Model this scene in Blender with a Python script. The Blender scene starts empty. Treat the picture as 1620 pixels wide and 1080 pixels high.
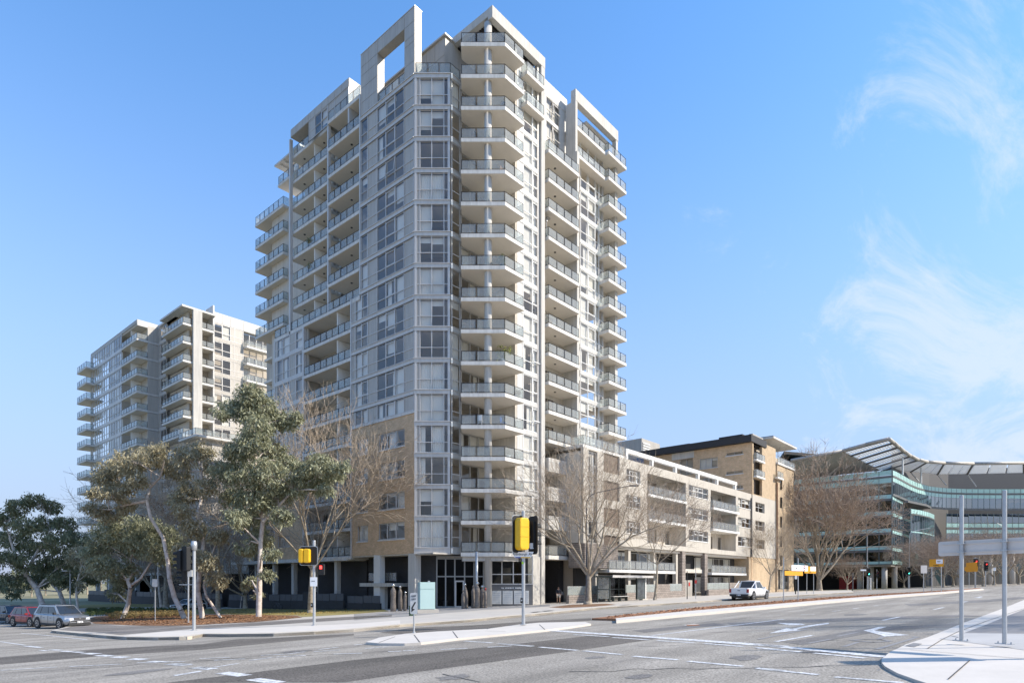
import bpy, bmesh, math, random
from mathutils import Vector, Matrix

# ------------------------------------------------------------------ camera, sky, sun
SC = bpy.context.scene
COL = SC.collection
FPX, CX, HY, EYE = 1003.0, 810.0, 922.0, 1.58      # focal length in photo pixels, centre, horizon row, eye height
cam = bpy.data.cameras.new("camera"); camo = bpy.data.objects.new("camera", cam); COL.objects.link(camo)
cam.sensor_width = 36.0; cam.lens = FPX / 1620 * 36.0
cam.shift_y = (HY - 540.0) / 1620.0
cam.clip_start = .1; cam.clip_end = 6000
camo.location = (0, 0, EYE); camo.rotation_euler = (math.radians(90), 0, math.radians(-48.8))
SC.camera = camo

SUN_AZ = Vector((.53, -.848)).normalized(); SUN_EL = math.radians(37)
sun = bpy.data.lights.new("sun", 'SUN'); sun.energy = 2.15; sun.angle = math.radians(.53); sun.color = (1.0, .92, .81)
suno = bpy.data.objects.new("sun", sun); COL.objects.link(suno)
sdir = Vector((SUN_AZ.x * math.cos(SUN_EL), SUN_AZ.y * math.cos(SUN_EL), math.sin(SUN_EL)))
suno.rotation_euler = sdir.to_track_quat('Z', 'Y').to_euler(); suno.location = (20, -30, 60)

w = bpy.data.worlds.new("World"); SC.world = w; w.use_nodes = True
nt = w.node_tree; nt.nodes.clear()
def wn(t, **k):
    n = nt.nodes.new(t)
    for a, b in k.items(): setattr(n, a, b)
    return n
sky = wn('ShaderNodeTexSky', sky_type='NISHITA', sun_disc=False, sun_elevation=SUN_EL,
         sun_rotation=math.atan2(SUN_AZ.x, SUN_AZ.y), altitude=600, air_density=1.0, dust_density=.3, ozone_density=1.6)
tc = wn('ShaderNodeTexCoord'); sep = wn('ShaderNodeSeparateXYZ'); nt.links.new(tc.outputs['Generated'], sep.inputs[0])
addz = wn('ShaderNodeMath', operation='ADD'); nt.links.new(sep.outputs[2], addz.inputs[0]); addz.inputs[1].default_value = .25
dx = wn('ShaderNodeMath', operation='DIVIDE'); nt.links.new(sep.outputs[0], dx.inputs[0]); nt.links.new(addz.outputs[0], dx.inputs[1])
dy = wn('ShaderNodeMath', operation='DIVIDE'); nt.links.new(sep.outputs[1], dy.inputs[0]); nt.links.new(addz.outputs[0], dy.inputs[1])
cmb = wn('ShaderNodeCombineXYZ'); nt.links.new(dx.outputs[0], cmb.inputs[0]); nt.links.new(dy.outputs[0], cmb.inputs[1])
mp = wn('ShaderNodeMapping'); nt.links.new(cmb.outputs[0], mp.inputs[0])
mp.inputs['Rotation'].default_value = (0, 0, math.radians(20)); mp.inputs['Scale'].default_value = (1.0, 1.9, 1); mp.inputs['Location'].default_value = (.2, .2, 0)
n1 = wn('ShaderNodeTexNoise'); n1.inputs['Scale'].default_value = 2.0; n1.inputs['Detail'].default_value = 9; n1.inputs['Roughness'].default_value = .68; n1.inputs['Distortion'].default_value = .7
nt.links.new(mp.outputs[0], n1.inputs['Vector'])
n2 = wn('ShaderNodeTexNoise'); n2.inputs['Scale'].default_value = .55; n2.inputs['Detail'].default_value = 2
nt.links.new(mp.outputs[0], n2.inputs['Vector'])
# broad cloud bank lies to the south-east (right of the buildings)
side = wn('ShaderNodeVectorMath', operation='DOT_PRODUCT'); nt.links.new(tc.outputs['Generated'], side.inputs[0]); side.inputs[1].default_value = (.66, -.75, 0)
sm = wn('ShaderNodeMapRange'); nt.links.new(side.outputs['Value'], sm.inputs[0])
sm.inputs[1].default_value = .15; sm.inputs[2].default_value = .75; sm.inputs[3].default_value = -.30; sm.inputs[4].default_value = .10
a1 = wn('ShaderNodeMath', operation='ADD'); nt.links.new(n1.outputs[0], a1.inputs[0]); nt.links.new(sm.outputs[0], a1.inputs[1])
a2 = wn('ShaderNodeMath', operation='MULTIPLY_ADD'); nt.links.new(n2.outputs[0], a2.inputs[0]); a2.inputs[1].default_value = .5; nt.links.new(a1.outputs[0], a2.inputs[2])
cr = wn('ShaderNodeMapRange', interpolation_type='SMOOTHSTEP'); nt.links.new(a2.outputs[0], cr.inputs[0])
cr.inputs[1].default_value = .62; cr.inputs[2].default_value = .84; cr.inputs[3].default_value = 0.0; cr.inputs[4].default_value = .66
hzf = wn('ShaderNodeMapRange', interpolation_type='SMOOTHSTEP'); nt.links.new(sep.outputs[2], hzf.inputs[0]); hzf.inputs[1].default_value = -.05; hzf.inputs[2].default_value = .72; hzf.inputs[3].default_value = 1.0; hzf.inputs[4].default_value = 0.0
hz = wn('ShaderNodeMix', data_type='RGBA'); nt.links.new(hzf.outputs[0], hz.inputs[0]); nt.links.new(sky.outputs[0], hz.inputs[6]); hz.inputs[7].default_value = (1.42, 1.62, 2.12, 1)
mx = wn('ShaderNodeMix', data_type='RGBA'); nt.links.new(cr.outputs[0], mx.inputs[0]); nt.links.new(hz.outputs[2], mx.inputs[6]); mx.inputs[7].default_value = (2.35, 2.55, 2.85, 1)
hs = wn('ShaderNodeHueSaturation'); hs.inputs['Saturation'].default_value = 1.22; nt.links.new(mx.outputs[2], hs.inputs['Color'])
bg = wn('ShaderNodeBackground'); bg.inputs[1].default_value = .128; nt.links.new(hs.outputs[0], bg.inputs[0])
wo = wn('ShaderNodeOutputWorld'); nt.links.new(bg.outputs[0], wo.inputs[0])
vs = SC.view_settings; vs.view_transform = 'Standard'; vs.look = 'None'; vs.exposure = 1.5; vs.gamma = 1; vs.use_curve_mapping = False
SC.cycles.max_bounces = 7; SC.cycles.transparent_max_bounces = 10; SC.cycles.diffuse_bounces = 5; SC.cycles.glossy_bounces = 3
SC.cycles.caustics_reflective = False; SC.cycles.caustics_refractive = False

# ------------------------------------------------------------------ place geometry helpers
# world axes: x = s runs along the avenue, y = t runs along the side street
DA = (.6587, .7524); DB = (-.7525, .6586)
def ff(s):
    if s < 40: return .0134 * s
    if s < 100: return .536 + .0134 * (s - 40) - .0074 * (s - 40) ** 2 / 120
    return .536 + .0134 * 60 - .0074 * 30 + .006 * (min(s, 320) - 100)
def gg(t):
    if t < 45: return -.0335 * max(t, -120)
    if t < 95: return -.0335 * 45 - .0335 * ((t - 45) - (t - 45) ** 2 / 100)
    return -.0335 * 70
def gz(s, t): return ff(s) + gg(t)
def ray(px):
    r = (px - CX) / FPX
    return r * DA[0] + DA[1], r * DB[0] + DB[1]
def G(px, py):
    a, b = ray(px); k = (py - HY) / FPX; D = 1.0
    while D < 900 and EYE - k * D - gz(a * D, b * D) > 0: D += .1
    return (a * D, b * D)
def At(px, py, D):                                  # a point at depth D
    a, b = ray(px); return Vector((a * D, b * D, EYE + (HY - py) / FPX * D))
def sT(px, t): a, b = ray(px); return a * t / b      # s where the sight line meets the wall plane t
def tS(px, s): a, b = ray(px); return b * s / a
R0 = random.Random(7)

# ------------------------------------------------------------------ materials
MATS = {}
def mat(name, col=(.5, .5, .5), rough=.6, metal=0, var=0, scale=3.0, bump=0, bscale=30.0, emit=None, spec=.5, var2=None, island=0, streak=0):
    if name in MATS: return MATS[name]
    m = bpy.data.materials.new(name); m.use_nodes = True; n = m.node_tree; p = n.nodes['Principled BSDF']
    p.inputs['Base Color'].default_value = (*col, 1); p.inputs['Roughness'].default_value = rough; p.inputs['Metallic'].default_value = metal
    p.inputs['Specular IOR Level'].default_value = spec
    tcn = n.nodes.new('ShaderNodeTexCoord')
    if var or island:
        mixn = n.nodes.new('ShaderNodeMix'); mixn.data_type = 'RGBA'
        c2 = var2 or tuple(max(0, c * (1 - var)) for c in col)
        mixn.inputs[6].default_value = (*col, 1); mixn.inputs[7].default_value = (*c2, 1)
        if island:
            g = n.nodes.new('ShaderNodeNewGeometry'); n.links.new(g.outputs['Random Per Island'], mixn.inputs[0])
        else:
            no = n.nodes.new('ShaderNodeTexNoise'); no.inputs['Scale'].default_value = scale; no.inputs['Detail'].default_value = 8; no.inputs['Roughness'].default_value = .65
            n.links.new(tcn.outputs['Object'], no.inputs['Vector'])
            rmp = n.nodes.new('ShaderNodeMapRange'); rmp.inputs[1].default_value = .3; rmp.inputs[2].default_value = .7
            n.links.new(no.outputs[0], rmp.inputs[0]); n.links.new(rmp.outputs[0], mixn.inputs[0])
        colout = mixn.outputs[2]
        if streak:                                    # rain streaks and grime running down the face
            ms_ = n.nodes.new('ShaderNodeMapping'); ms_.inputs['Scale'].default_value = (2.2, 2.2, .16); geo = n.nodes.new('ShaderNodeNewGeometry'); n.links.new(geo.outputs['Position'], ms_.inputs[0])
            ns = n.nodes.new('ShaderNodeTexNoise'); ns.inputs['Scale'].default_value = 1.6; ns.inputs['Detail'].default_value = 7; ns.inputs['Roughness'].default_value = .7; n.links.new(ms_.outputs[0], ns.inputs['Vector'])
            rs = n.nodes.new('ShaderNodeMapRange'); rs.inputs[1].default_value = .42; rs.inputs[2].default_value = .75; rs.inputs[3].default_value = 1.0; rs.inputs[4].default_value = 1 - streak; n.links.new(ns.outputs[0], rs.inputs[0])
            mm_ = n.nodes.new('ShaderNodeMix'); mm_.data_type = 'RGBA'; mm_.blend_type = 'MULTIPLY'; mm_.inputs[0].default_value = 1; n.links.new(colout, mm_.inputs[6]); n.links.new(rs.outputs[0], mm_.inputs[7]); colout = mm_.outputs[2]
        n.links.new(colout, p.inputs['Base Color'])
    if bump:
        nb = n.nodes.new('ShaderNodeTexNoise'); nb.inputs['Scale'].default_value = bscale; nb.inputs['Detail'].default_value = 4
        n.links.new(tcn.outputs['Object'], nb.inputs['Vector'])
        bp = n.nodes.new('ShaderNodeBump'); bp.inputs['Strength'].default_value = bump; bp.inputs['Distance'].default_value = .02
        n.links.new(nb.outputs[0], bp.inputs['Height']); n.links.new(bp.outputs[0], p.inputs['Normal'])
    if emit:
        p.inputs['Emission Color'].default_value = (*emit[0], 1); p.inputs['Emission Strength'].default_value = emit[1]
    MATS[name] = m; return m

def glassmat(name, tint, trans, rough=.03, refl=.09, diff=0.0, dcol=(.8, .85, .85), ior=1.5):
    m = bpy.data.materials.new(name); m.use_nodes = True; n = m.node_tree; n.nodes.clear()
    out = n.nodes.new('ShaderNodeOutputMaterial'); tr = n.nodes.new('ShaderNodeBsdfTransparent'); tr.inputs[0].default_value = (*[c * trans for c in tint], 1)
    gl = n.nodes.new('ShaderNodeBsdfGlossy'); gl.inputs['Roughness'].default_value = rough; gl.inputs[0].default_value = (.95, .97, 1, 1)
    lw = n.nodes.new('ShaderNodeFresnel'); lw.inputs[0].default_value = ior
    geo_ = n.nodes.new('ShaderNodeNewGeometry'); mr_ = n.nodes.new('ShaderNodeMapRange'); n.links.new(geo_.outputs['Backfacing'], mr_.inputs[0]); mr_.inputs[3].default_value = ior; mr_.inputs[4].default_value = 1 / ior; n.links.new(mr_.outputs[0], lw.inputs[0])
    ad = n.nodes.new('ShaderNodeMath'); ad.operation = 'ADD'; ad.inputs[1].default_value = refl; ad.use_clamp = True; n.links.new(lw.outputs[0], ad.inputs[0])
    # each pane sits a touch out of true, which breaks up the reflections
    tcn = n.nodes.new('ShaderNodeTexCoord'); no = n.nodes.new('ShaderNodeTexNoise'); no.inputs['Scale'].default_value = .8; no.inputs['Detail'].default_value = 1
    n.links.new(tcn.outputs['Object'], no.inputs['Vector']); bp = n.nodes.new('ShaderNodeBump'); bp.inputs['Strength'].default_value = .25; bp.inputs['Distance'].default_value = .03
    n.links.new(no.outputs[0], bp.inputs['Height']); n.links.new(bp.outputs[0], gl.inputs['Normal'])
    base = tr
    if diff:
        df = n.nodes.new('ShaderNodeBsdfDiffuse'); df.inputs[0].default_value = (*dcol, 1)
        tl = n.nodes.new('ShaderNodeBsdfTranslucent'); tl.inputs[0].default_value = (*dcol, 1)
        md = n.nodes.new('ShaderNodeMixShader'); md.inputs[0].default_value = .4; n.links.new(df.outputs[0], md.inputs[1]); n.links.new(tl.outputs[0], md.inputs[2])
        m2 = n.nodes.new('ShaderNodeMixShader'); m2.inputs[0].default_value = diff; n.links.new(tr.outputs[0], m2.inputs[1]); n.links.new(md.outputs[0], m2.inputs[2]); base = m2
    ms = n.nodes.new('ShaderNodeMixShader'); n.links.new(ad.outputs[0], ms.inputs[0]); n.links.new(base.outputs[0], ms.inputs[1]); n.links.new(gl.outputs[0], ms.inputs[2])
    n.links.new(ms.outputs[0], out.inputs[0]); MATS[name] = m; return m

def brickmat(name, c1, c2, mortar, sc=1.0, swap=False):
    m = bpy.data.materials.new(name); m.use_nodes = True; n = m.node_tree; p = n.nodes['Principled BSDF']; p.inputs['Roughness'].default_value = .9
    t_ = n.nodes.new('ShaderNodeTexCoord'); sp = n.nodes.new('ShaderNodeSeparateXYZ'); n.links.new(t_.outputs['Object'], sp.inputs[0])
    ad = n.nodes.new('ShaderNodeMath'); ad.operation = 'ADD'; n.links.new(sp.outputs[0], ad.inputs[0]); n.links.new(sp.outputs[1], ad.inputs[1])
    cb = n.nodes.new('ShaderNodeCombineXYZ'); n.links.new(ad.outputs[0], cb.inputs[0]); n.links.new(sp.outputs[2], cb.inputs[1])
    b = n.nodes.new('ShaderNodeTexBrick'); b.inputs['Scale'].default_value = sc; b.inputs['Brick Width'].default_value = .24 * 1; b.inputs['Row Height'].default_value = .086
    b.inputs['Mortar Size'].default_value = .006; b.inputs['Color1'].default_value = (*c1, 1); b.inputs['Color2'].default_value = (*c2, 1); b.inputs['Mortar'].default_value = (*mortar, 1); b.inputs['Bias'].default_value = -.1
    n.links.new(cb.outputs[0], b.inputs['Vector'])
    no = n.nodes.new('ShaderNodeTexNoise'); no.inputs['Scale'].default_value = 1.3; no.inputs['Detail'].default_value = 8; n.links.new(t_.outputs['Object'], no.inputs['Vector'])
    mm = n.nodes.new('ShaderNodeMix'); mm.data_type = 'RGBA'; mm.blend_type = 'MULTIPLY'; mm.inputs[0].default_value = .45
    n.links.new(b.outputs[0], mm.inputs[6]); rr = n.nodes.new('ShaderNodeMapRange'); rr.inputs[1].default_value = .3; rr.inputs[2].default_value = .7; rr.inputs[3].default_value = .6; rr.inputs[4].default_value = 1.1
    n.links.new(no.outputs[0], rr.inputs[0]); n.links.new(rr.outputs[0], mm.inputs[7]); n.links.new(mm.outputs[2], p.inputs['Base Color'])
    MATS[name] = m; return m

def asphaltmat(name, col, col2, fleck=.35):
    m = bpy.data.materials.new(name); m.use_nodes = True; n = m.node_tree; p = n.nodes['Principled BSDF']; p.inputs['Roughness'].default_value = .88; p.inputs['Specular IOR Level'].default_value = .3
    t_ = n.nodes.new('ShaderNodeTexCoord')
    def noise(s, d, dist=0, vec=None):
        q = n.nodes.new('ShaderNodeTexNoise'); q.inputs['Scale'].default_value = s; q.inputs['Detail'].default_value = d; q.inputs['Distortion'].default_value = dist
        n.links.new(vec or t_.outputs['Object'], q.inputs['Vector']); return q.outputs[0]
    def rng(src, a, b, c, d):
        q = n.nodes.new('ShaderNodeMapRange'); q.inputs[1].default_value = a; q.inputs[2].default_value = b; q.inputs[3].default_value = c; q.inputs[4].default_value = d; n.links.new(src, q.inputs[0]); return q.outputs[0]
    mpn = n.nodes.new('ShaderNodeMapping'); mpn.inputs['Scale'].default_value = (.08, .8, 1); n.links.new(t_.outputs['Object'], mpn.inputs[0])
    mx1 = n.nodes.new('ShaderNodeMix'); mx1.data_type = 'RGBA'; mx1.inputs[6].default_value = (*col, 1); mx1.inputs[7].default_value = (*col2, 1)
    n.links.new(rng(noise(.35, 8, .6), .35, .65, 0, 1), mx1.inputs[0])
    mul = n.nodes.new('ShaderNodeMix'); mul.data_type = 'RGBA'; mul.blend_type = 'MULTIPLY'; mul.inputs[0].default_value = 1
    n.links.new(mx1.outputs[2], mul.inputs[6]); n.links.new(rng(noise(1.0, 7, .5, mpn.outputs[0]), .35, .68, 1.12, .72), mul.inputs[7])
    mul2 = n.nodes.new('ShaderNodeMix'); mul2.data_type = 'RGBA'; mul2.blend_type = 'MULTIPLY'; mul2.inputs[0].default_value = 1
    n.links.new(mul.outputs[2], mul2.inputs[6]); n.links.new(rng(noise(26, 6), .3, .7, 1 - fleck * 1.7, 1 + fleck * 1.7), mul2.inputs[7])
    n.links.new(mul2.outputs[2], p.inputs['Base Color'])
    bp = n.nodes.new('ShaderNodeBump'); bp.inputs['Strength'].default_value = .5; bp.inputs['Distance'].default_value = .01; n.links.new(noise(60, 3), bp.inputs['Height']); n.links.new(bp.outputs[0], p.inputs['Normal'])
    MATS[name] = m; return m

def wornpaint(name, col, amount):                    # road paint with worn-through spots
    m = bpy.data.materials.new(name); m.use_nodes = True; n = m.node_tree; p = n.nodes['Principled BSDF']; p.inputs['Roughness'].default_value = .75
    t_ = n.nodes.new('ShaderNodeTexCoord'); q = n.nodes.new('ShaderNodeTexNoise'); q.inputs['Scale'].default_value = 9; q.inputs['Detail'].default_value = 9; q.inputs['Roughness'].default_value = .75
    n.links.new(t_.outputs['Object'], q.inputs['Vector'])
    r = n.nodes.new('ShaderNodeMapRange'); r.inputs[1].default_value = .5 - amount * .2; r.inputs[2].default_value = .72 - amount * .25; n.links.new(q.outputs[0], r.inputs[0])
    mx_ = n.nodes.new('ShaderNodeMix'); mx_.data_type = 'RGBA'; mx_.inputs[6].default_value = (*col, 1); mx_.inputs[7].default_value = (.26, .25, .24, 1); n.links.new(r.outputs[0], mx_.inputs[0])
    n.links.new(mx_.outputs[2], p.inputs['Base Color']); MATS[name] = m; return m

M_clad = mat('grey_cladding', (.50, .465, .41), .5, .05, var=.14, scale=.5, streak=.22)
M_clad_l = mat('pale_cladding', (.58, .565, .53), .5, .05, var=.08, scale=.5, streak=.2)
M_frame = mat('aluminium_frame', (.60, .575, .54), .35, .15, var=.08, scale=2)
M_frame_w = mat('white_window_frame', (.8, .8, .78), .4, 0)
M_band = mat('aluminium_band', (.62, .59, .545), .4, .1, var=.12, scale=.4, streak=.2)
M_rend = mat('cream_render', (.60, .575, .525), .8, var=.12, scale=.5, streak=.25, bump=.15, bscale=25)
M_rend2 = mat('beige_render', (.66, .605, .52), .85, var=.12, scale=.4, streak=.25, bump=.15, bscale=25)
M_pod = mat('podium_render', (.56, .515, .44), .85, var=.12, scale=.5, bump=.15, bscale=25, streak=.22)
M_slab = mat('painted_slab', (.76, .735, .68), .75, var=.16, scale=.5, streak=.28)
M_soff = mat('soffit', (.80, .73, .63), .85, var=.14, scale=.35)
M_rail = mat('dark_rail', (.05, .05, .052), .4, .4)
M_rail_l = mat('grey_rail', (.32, .32, .31), .4, .4)
M_white = mat('white_metal', (.74, .73, .69), .5, var=.06, scale=2)
M_int = mat('room_wall', (.52, .46, .38), .9)
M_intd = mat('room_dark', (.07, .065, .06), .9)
M_curt = mat('curtain', (.90, .88, .82), .95)
M_blind = mat('roller_blind', (.85, .83, .77), .9)
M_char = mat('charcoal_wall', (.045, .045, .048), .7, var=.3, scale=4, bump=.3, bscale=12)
M_charp = mat('charcoal_panel', (.10, .105, .115), .5, .2)
M_galv = mat('galvanised_steel', (.52, .53, .53), .45, .55, var=.18, scale=6)
M_black = mat('black_plastic', (.012, .012, .012), .7)
M_yel = mat('yellow_bag', (.90, .50, .01), .5, var=.15, scale=6, bump=.4, bscale=14)
M_orange = mat('orange_sign_back', (.80, .36, .01), .55, var=.1, scale=5)
M_grey = mat('grey_sign_back', (.68, .62, .56), .6, var=.1, scale=3)
M_signw = mat('white_sign', (.88, .88, .87), .5)
M_conc = mat('concrete', (.54, .495, .43), .9, var=.16, scale=.7, bump=.2, bscale=18)
M_concw = mat('new_concrete', (.66, .605, .53), .9, var=.12, scale=1.4, bump=.15, bscale=22)
M_conco = mat('dark_concrete', (.30, .285, .27), .92, var=.25, scale=1.1, bump=.3, bscale=18)
M_kerb = mat('kerb_concrete', (.64, .56, .44), .9, var=.2, scale=2, bump=.2, bscale=15)
M_seam = mat('joint', (.08, .075, .07), .95)
M_asph = asphaltmat('asphalt', (.36, .325, .275), (.30, .27, .225), .3)
M_asph2 = asphaltmat('dark_asphalt', (.165, .145, .122), (.135, .12, .10), .4)
M_asph3 = asphaltmat('path_asphalt', (.25, .225, .20), (.19, .17, .15), .3)
M_paint = wornpaint('road_paint', (.80, .80, .78), .35)
M_paintf = wornpaint('faded_paint', (.52, .51, .49), 1.3)
M_gravel = mat('orange_gravel', (.42, .20, .10), .95, var=.5, scale=14, bump=.9, bscale=30)
M_mulch = mat('bark_mulch', (.30, .16, .08), .95, var=.6, scale=7, bump=1.0, bscale=25)
M_grass = mat('winter_lawn', (.24, .215, .06), .95, var2=(.36, .28, .11), var=.3, scale=1.2, bump=.8, bscale=20)
M_field = mat('dry_field', (.36, .31, .18), .95, var2=(.12, .12, .05), var=.3, scale=.06, bump=.3, bscale=5)
M_brick = brickmat('tan_brick', (.72, .50, .30), (.58, .39, .215), (.60, .50, .38))
M_brickl = brickmat('cream_brick', (.56, .42, .27), (.48, .35, .22), (.50, .42, .30))
M_stone = brickmat('block_wall', (.34, .29, .25), (.25, .21, .18), (.08, .07, .06), .4)
M_glass = glassmat('window_glass', (.96, .95, .92), .92, refl=.04, ior=1.5)
M_glassd = glassmat('lobby_glass', (.6, .63, .64), .55, refl=-.02, ior=1.38)
M_gpanel = glassmat('balustrade_glass', (.88, .93, .93), .9, refl=0.01, diff=.24, dcol=(.90, .88, .84), ior=1.33)
M_green = glassmat('green_glass', (.07, .42, .40), .75, refl=.09)
M_greenp = mat('green_spandrel', (.48, .74, .68), .3, var=.12, scale=.3, spec=.7)
M_teal = glassmat('teal_glass', (.06, .32, .34), .8, refl=.12)
M_blueg = glassmat('blue_glass', (.10, .22, .36), .7, refl=.25)
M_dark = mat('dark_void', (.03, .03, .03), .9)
M_bark_g = mat('gum_bark', (.74, .67, .60), .85, var2=(.40, .32, .26), var=.5, scale=2.5, bump=.5, bscale=8)
M_bark_p = mat('plane_bark', (.52, .45, .34), .9, var2=(.22, .17, .12), var=.5, scale=3.5, bump=.5, bscale=8)
M_twig = mat('bare_twigs', (.42, .33, .25), .9, island=1, var2=(.26, .195, .145))
M_twig_l = mat('pale_twigs', (.48, .39, .29), .9, island=1, var2=(.30, .235, .17))
def leafmat(name, c1, c2):
    m = mat(name, c1, .6, island=1, var2=c2); n = m.node_tree
    p = n.nodes['Principled BSDF']; mixs = n.nodes.new('ShaderNodeMixShader'); tl = n.nodes.new('ShaderNodeBsdfTranslucent'); mixs.inputs[0].default_value = .25
    src = p.inputs['Base Color'].links[0].from_socket; n.links.new(src, tl.inputs[0])
    out = [q for q in n.nodes if q.type == 'OUTPUT_MATERIAL'][0]; n.links.new(p.outputs[0], mixs.inputs[1]); n.links.new(tl.outputs[0], mixs.inputs[2]); n.links.new(mixs.outputs[0], out.inputs[0]); return m
M_leaf = leafmat('gum_leaves', (.42, .42, .27), (.20, .21, .12))
M_leafy = leafmat('dry_gum_leaves', (.48, .43, .28), (.25, .22, .13))
M_leafd = leafmat('dark_leaves', (.30, .30, .17), (.13, .145, .07))
M_leafr = leafmat('russet_leaves', (.26, .13, .06), (.15, .09, .05))

# ------------------------------------------------------------------ mesh builder
class MB:
    def __init__(s): s.v = []; s.f = []
    def box(s, x0, x1, y0, y1, z0, z1):
        i = len(s.v); s.v += [(x, y, z) for z in (z0, z1) for y in (y0, y1) for x in (x0, x1)]
        s.f += [tuple(i + k for k in q) for q in ((0, 2, 3, 1), (4, 5, 7, 6), (0, 1, 5, 4), (2, 6, 7, 3), (0, 4, 6, 2), (1, 3, 7, 5))]; return s
    def prism(s, poly, z0, z1):
        a = sum(p[0] * q[1] - q[0] * p[1] for p, q in zip(poly, poly[1:] + poly[:1]))
        if a < 0: poly = poly[::-1]
        n = len(poly); i = len(s.v); s.v += [(p[0], p[1], z0) for p in poly] + [(p[0], p[1], z1) for p in poly]
        s.f += [tuple(i + k for k in range(n))[::-1], tuple(i + n + k for k in range(n))]
        s.f += [(i + k, i + (k + 1) % n, i + n + (k + 1) % n, i + n + k) for k in range(n)]; return s
    def quad(s, *p):
        i = len(s.v); s.v += [tuple(q) for q in p]; s.f.append(tuple(range(i, i + len(p)))); return s
    def tube(s, p0, p1, r0, r1=None, n=8, cap=True):
        r1 = r0 if r1 is None else r1; p0 = Vector(p0); p1 = Vector(p1); d = (p1 - p0)
        if d.length < 1e-6: return s
        d.normalize(); a = d.cross(Vector((0, 0, 1)) if abs(d.z) < .9 else Vector((1, 0, 0))).normalized(); b = d.cross(a)
        i = len(s.v)
        for P_, r in ((p0, r0), (p1, r1)):
            for k in range(n):
                t = 2 * math.pi * k / n; q = P_ + (a * math.cos(t) + b * math.sin(t)) * r; s.v.append((q.x, q.y, q.z))
        s.f += [(i + (k + 1) % n, i + k, i + n + k, i + n + (k + 1) % n) for k in range(n)]
        if cap: s.f += [tuple(i + k for k in range(n)), tuple(i + n + k for k in range(n))[::-1]]
        return s
    def lathe(s, prof, n=16, c=(0, 0)):
        i = len(s.v)
        for r, z in prof:
            for k in range(n): t = 2 * math.pi * k / n; s.v.append((c[0] + r * math.cos(t), c[1] + r * math.sin(t), z))
        for j in range(len(prof) - 1):
            for k in range(n): s.f.append((i + j * n + k, i + j * n + (k + 1) % n, i + (j + 1) * n + (k + 1) % n, i + (j + 1) * n + k))
        s.f += [tuple(i + k for k in range(n))[::-1], tuple(i + (len(prof) - 1) * n + k for k in range(n))]; return s
    def mesh(s, name, m, smooth=False):
        me = bpy.data.meshes.new(name); me.from_pydata(s.v, [], s.f); me.materials.append(m)
        if smooth: me.polygons.foreach_set('use_smooth', [True] * len(me.polygons))
        me.update(); return me
    def obj(s, name, m, parent=None, loc=(0, 0, 0), rz=0, smooth=False): return put(name, s.mesh(name, m, smooth), parent, loc, rz)
WR = {}                                               # roots whose parts are given in world coordinates
def put(name, me, parent=None, loc=(0, 0, 0), rz=0):
    o = bpy.data.objects.new(name, me); COL.objects.link(o); o.location = loc
    if rz: o.rotation_euler = (0, 0, rz)
    if parent is not None:
        o.parent = parent
        if parent.name in WR: o.matrix_parent_inverse = Matrix.Translation(-WR[parent.name])
    return o
def tag(o, label=None, cat=None, group=None, kind=None):
    for k, v in (('label', label), ('category', cat), ('group', group), ('kind', kind)):
        if v: o[k] = v
    return o
def root(name, label, cat, loc=(0, 0, 0), rz=0, group=None, world=False):
    o = bpy.data.objects.new(name, None); COL.objects.link(o); o.location = loc; o.rotation_euler = (0, 0, rz); o.empty_display_size = .3
    if world: WR[o.name] = Vector(loc)
    return tag(o, label, cat, group)
def kids(o): return [c for c in o.children]
def copy_tree(o, parent=None):
    c = o.copy(); COL.objects.link(c)
    if parent is not None:
        mi = o.matrix_parent_inverse.copy(); c.parent = parent; c.matrix_parent_inverse = mi
    for ch in KID.get(o.name, ()): copy_tree(ch, c)
    return c
KID = {}
def clone(o, children, **kw):                          # a thing or part with a known list of children (one level)
    c = o.copy(); COL.objects.link(c)
    for ch in children:
        d = ch.copy(); COL.objects.link(d); d.parent = c; d.matrix_parent_inverse = ch.matrix_parent_inverse.copy()
    return c
MC = {}
def cached(key, fn):
    if key not in MC: MC[key] = fn()
    return MC[key]
class Fr:                                              # a facade: x runs left to right as seen from outside, y runs inward
    def __init__(s, ox, oy, deg): s.o = (ox, oy); s.a = math.radians(deg); s.c = math.cos(s.a); s.s = math.sin(s.a)
    def W(s, x, y, z=0): return (s.o[0] + x * s.c - y * s.s, s.o[1] + x * s.s + y * s.c, z)

def facade_box(R, F, name, m, x0, x1, z0, z1, y0, y1):
    return put(name, cached(('b', m.name, round(x1 - x0, 2), round(z1 - z0, 2), round(y1 - y0, 2)), lambda: MB().box(0, x1 - x0, 0, y1 - y0, 0, z1 - z0).mesh(name, m)), R, F.W(x0, y0, z0), F.a)

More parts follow.
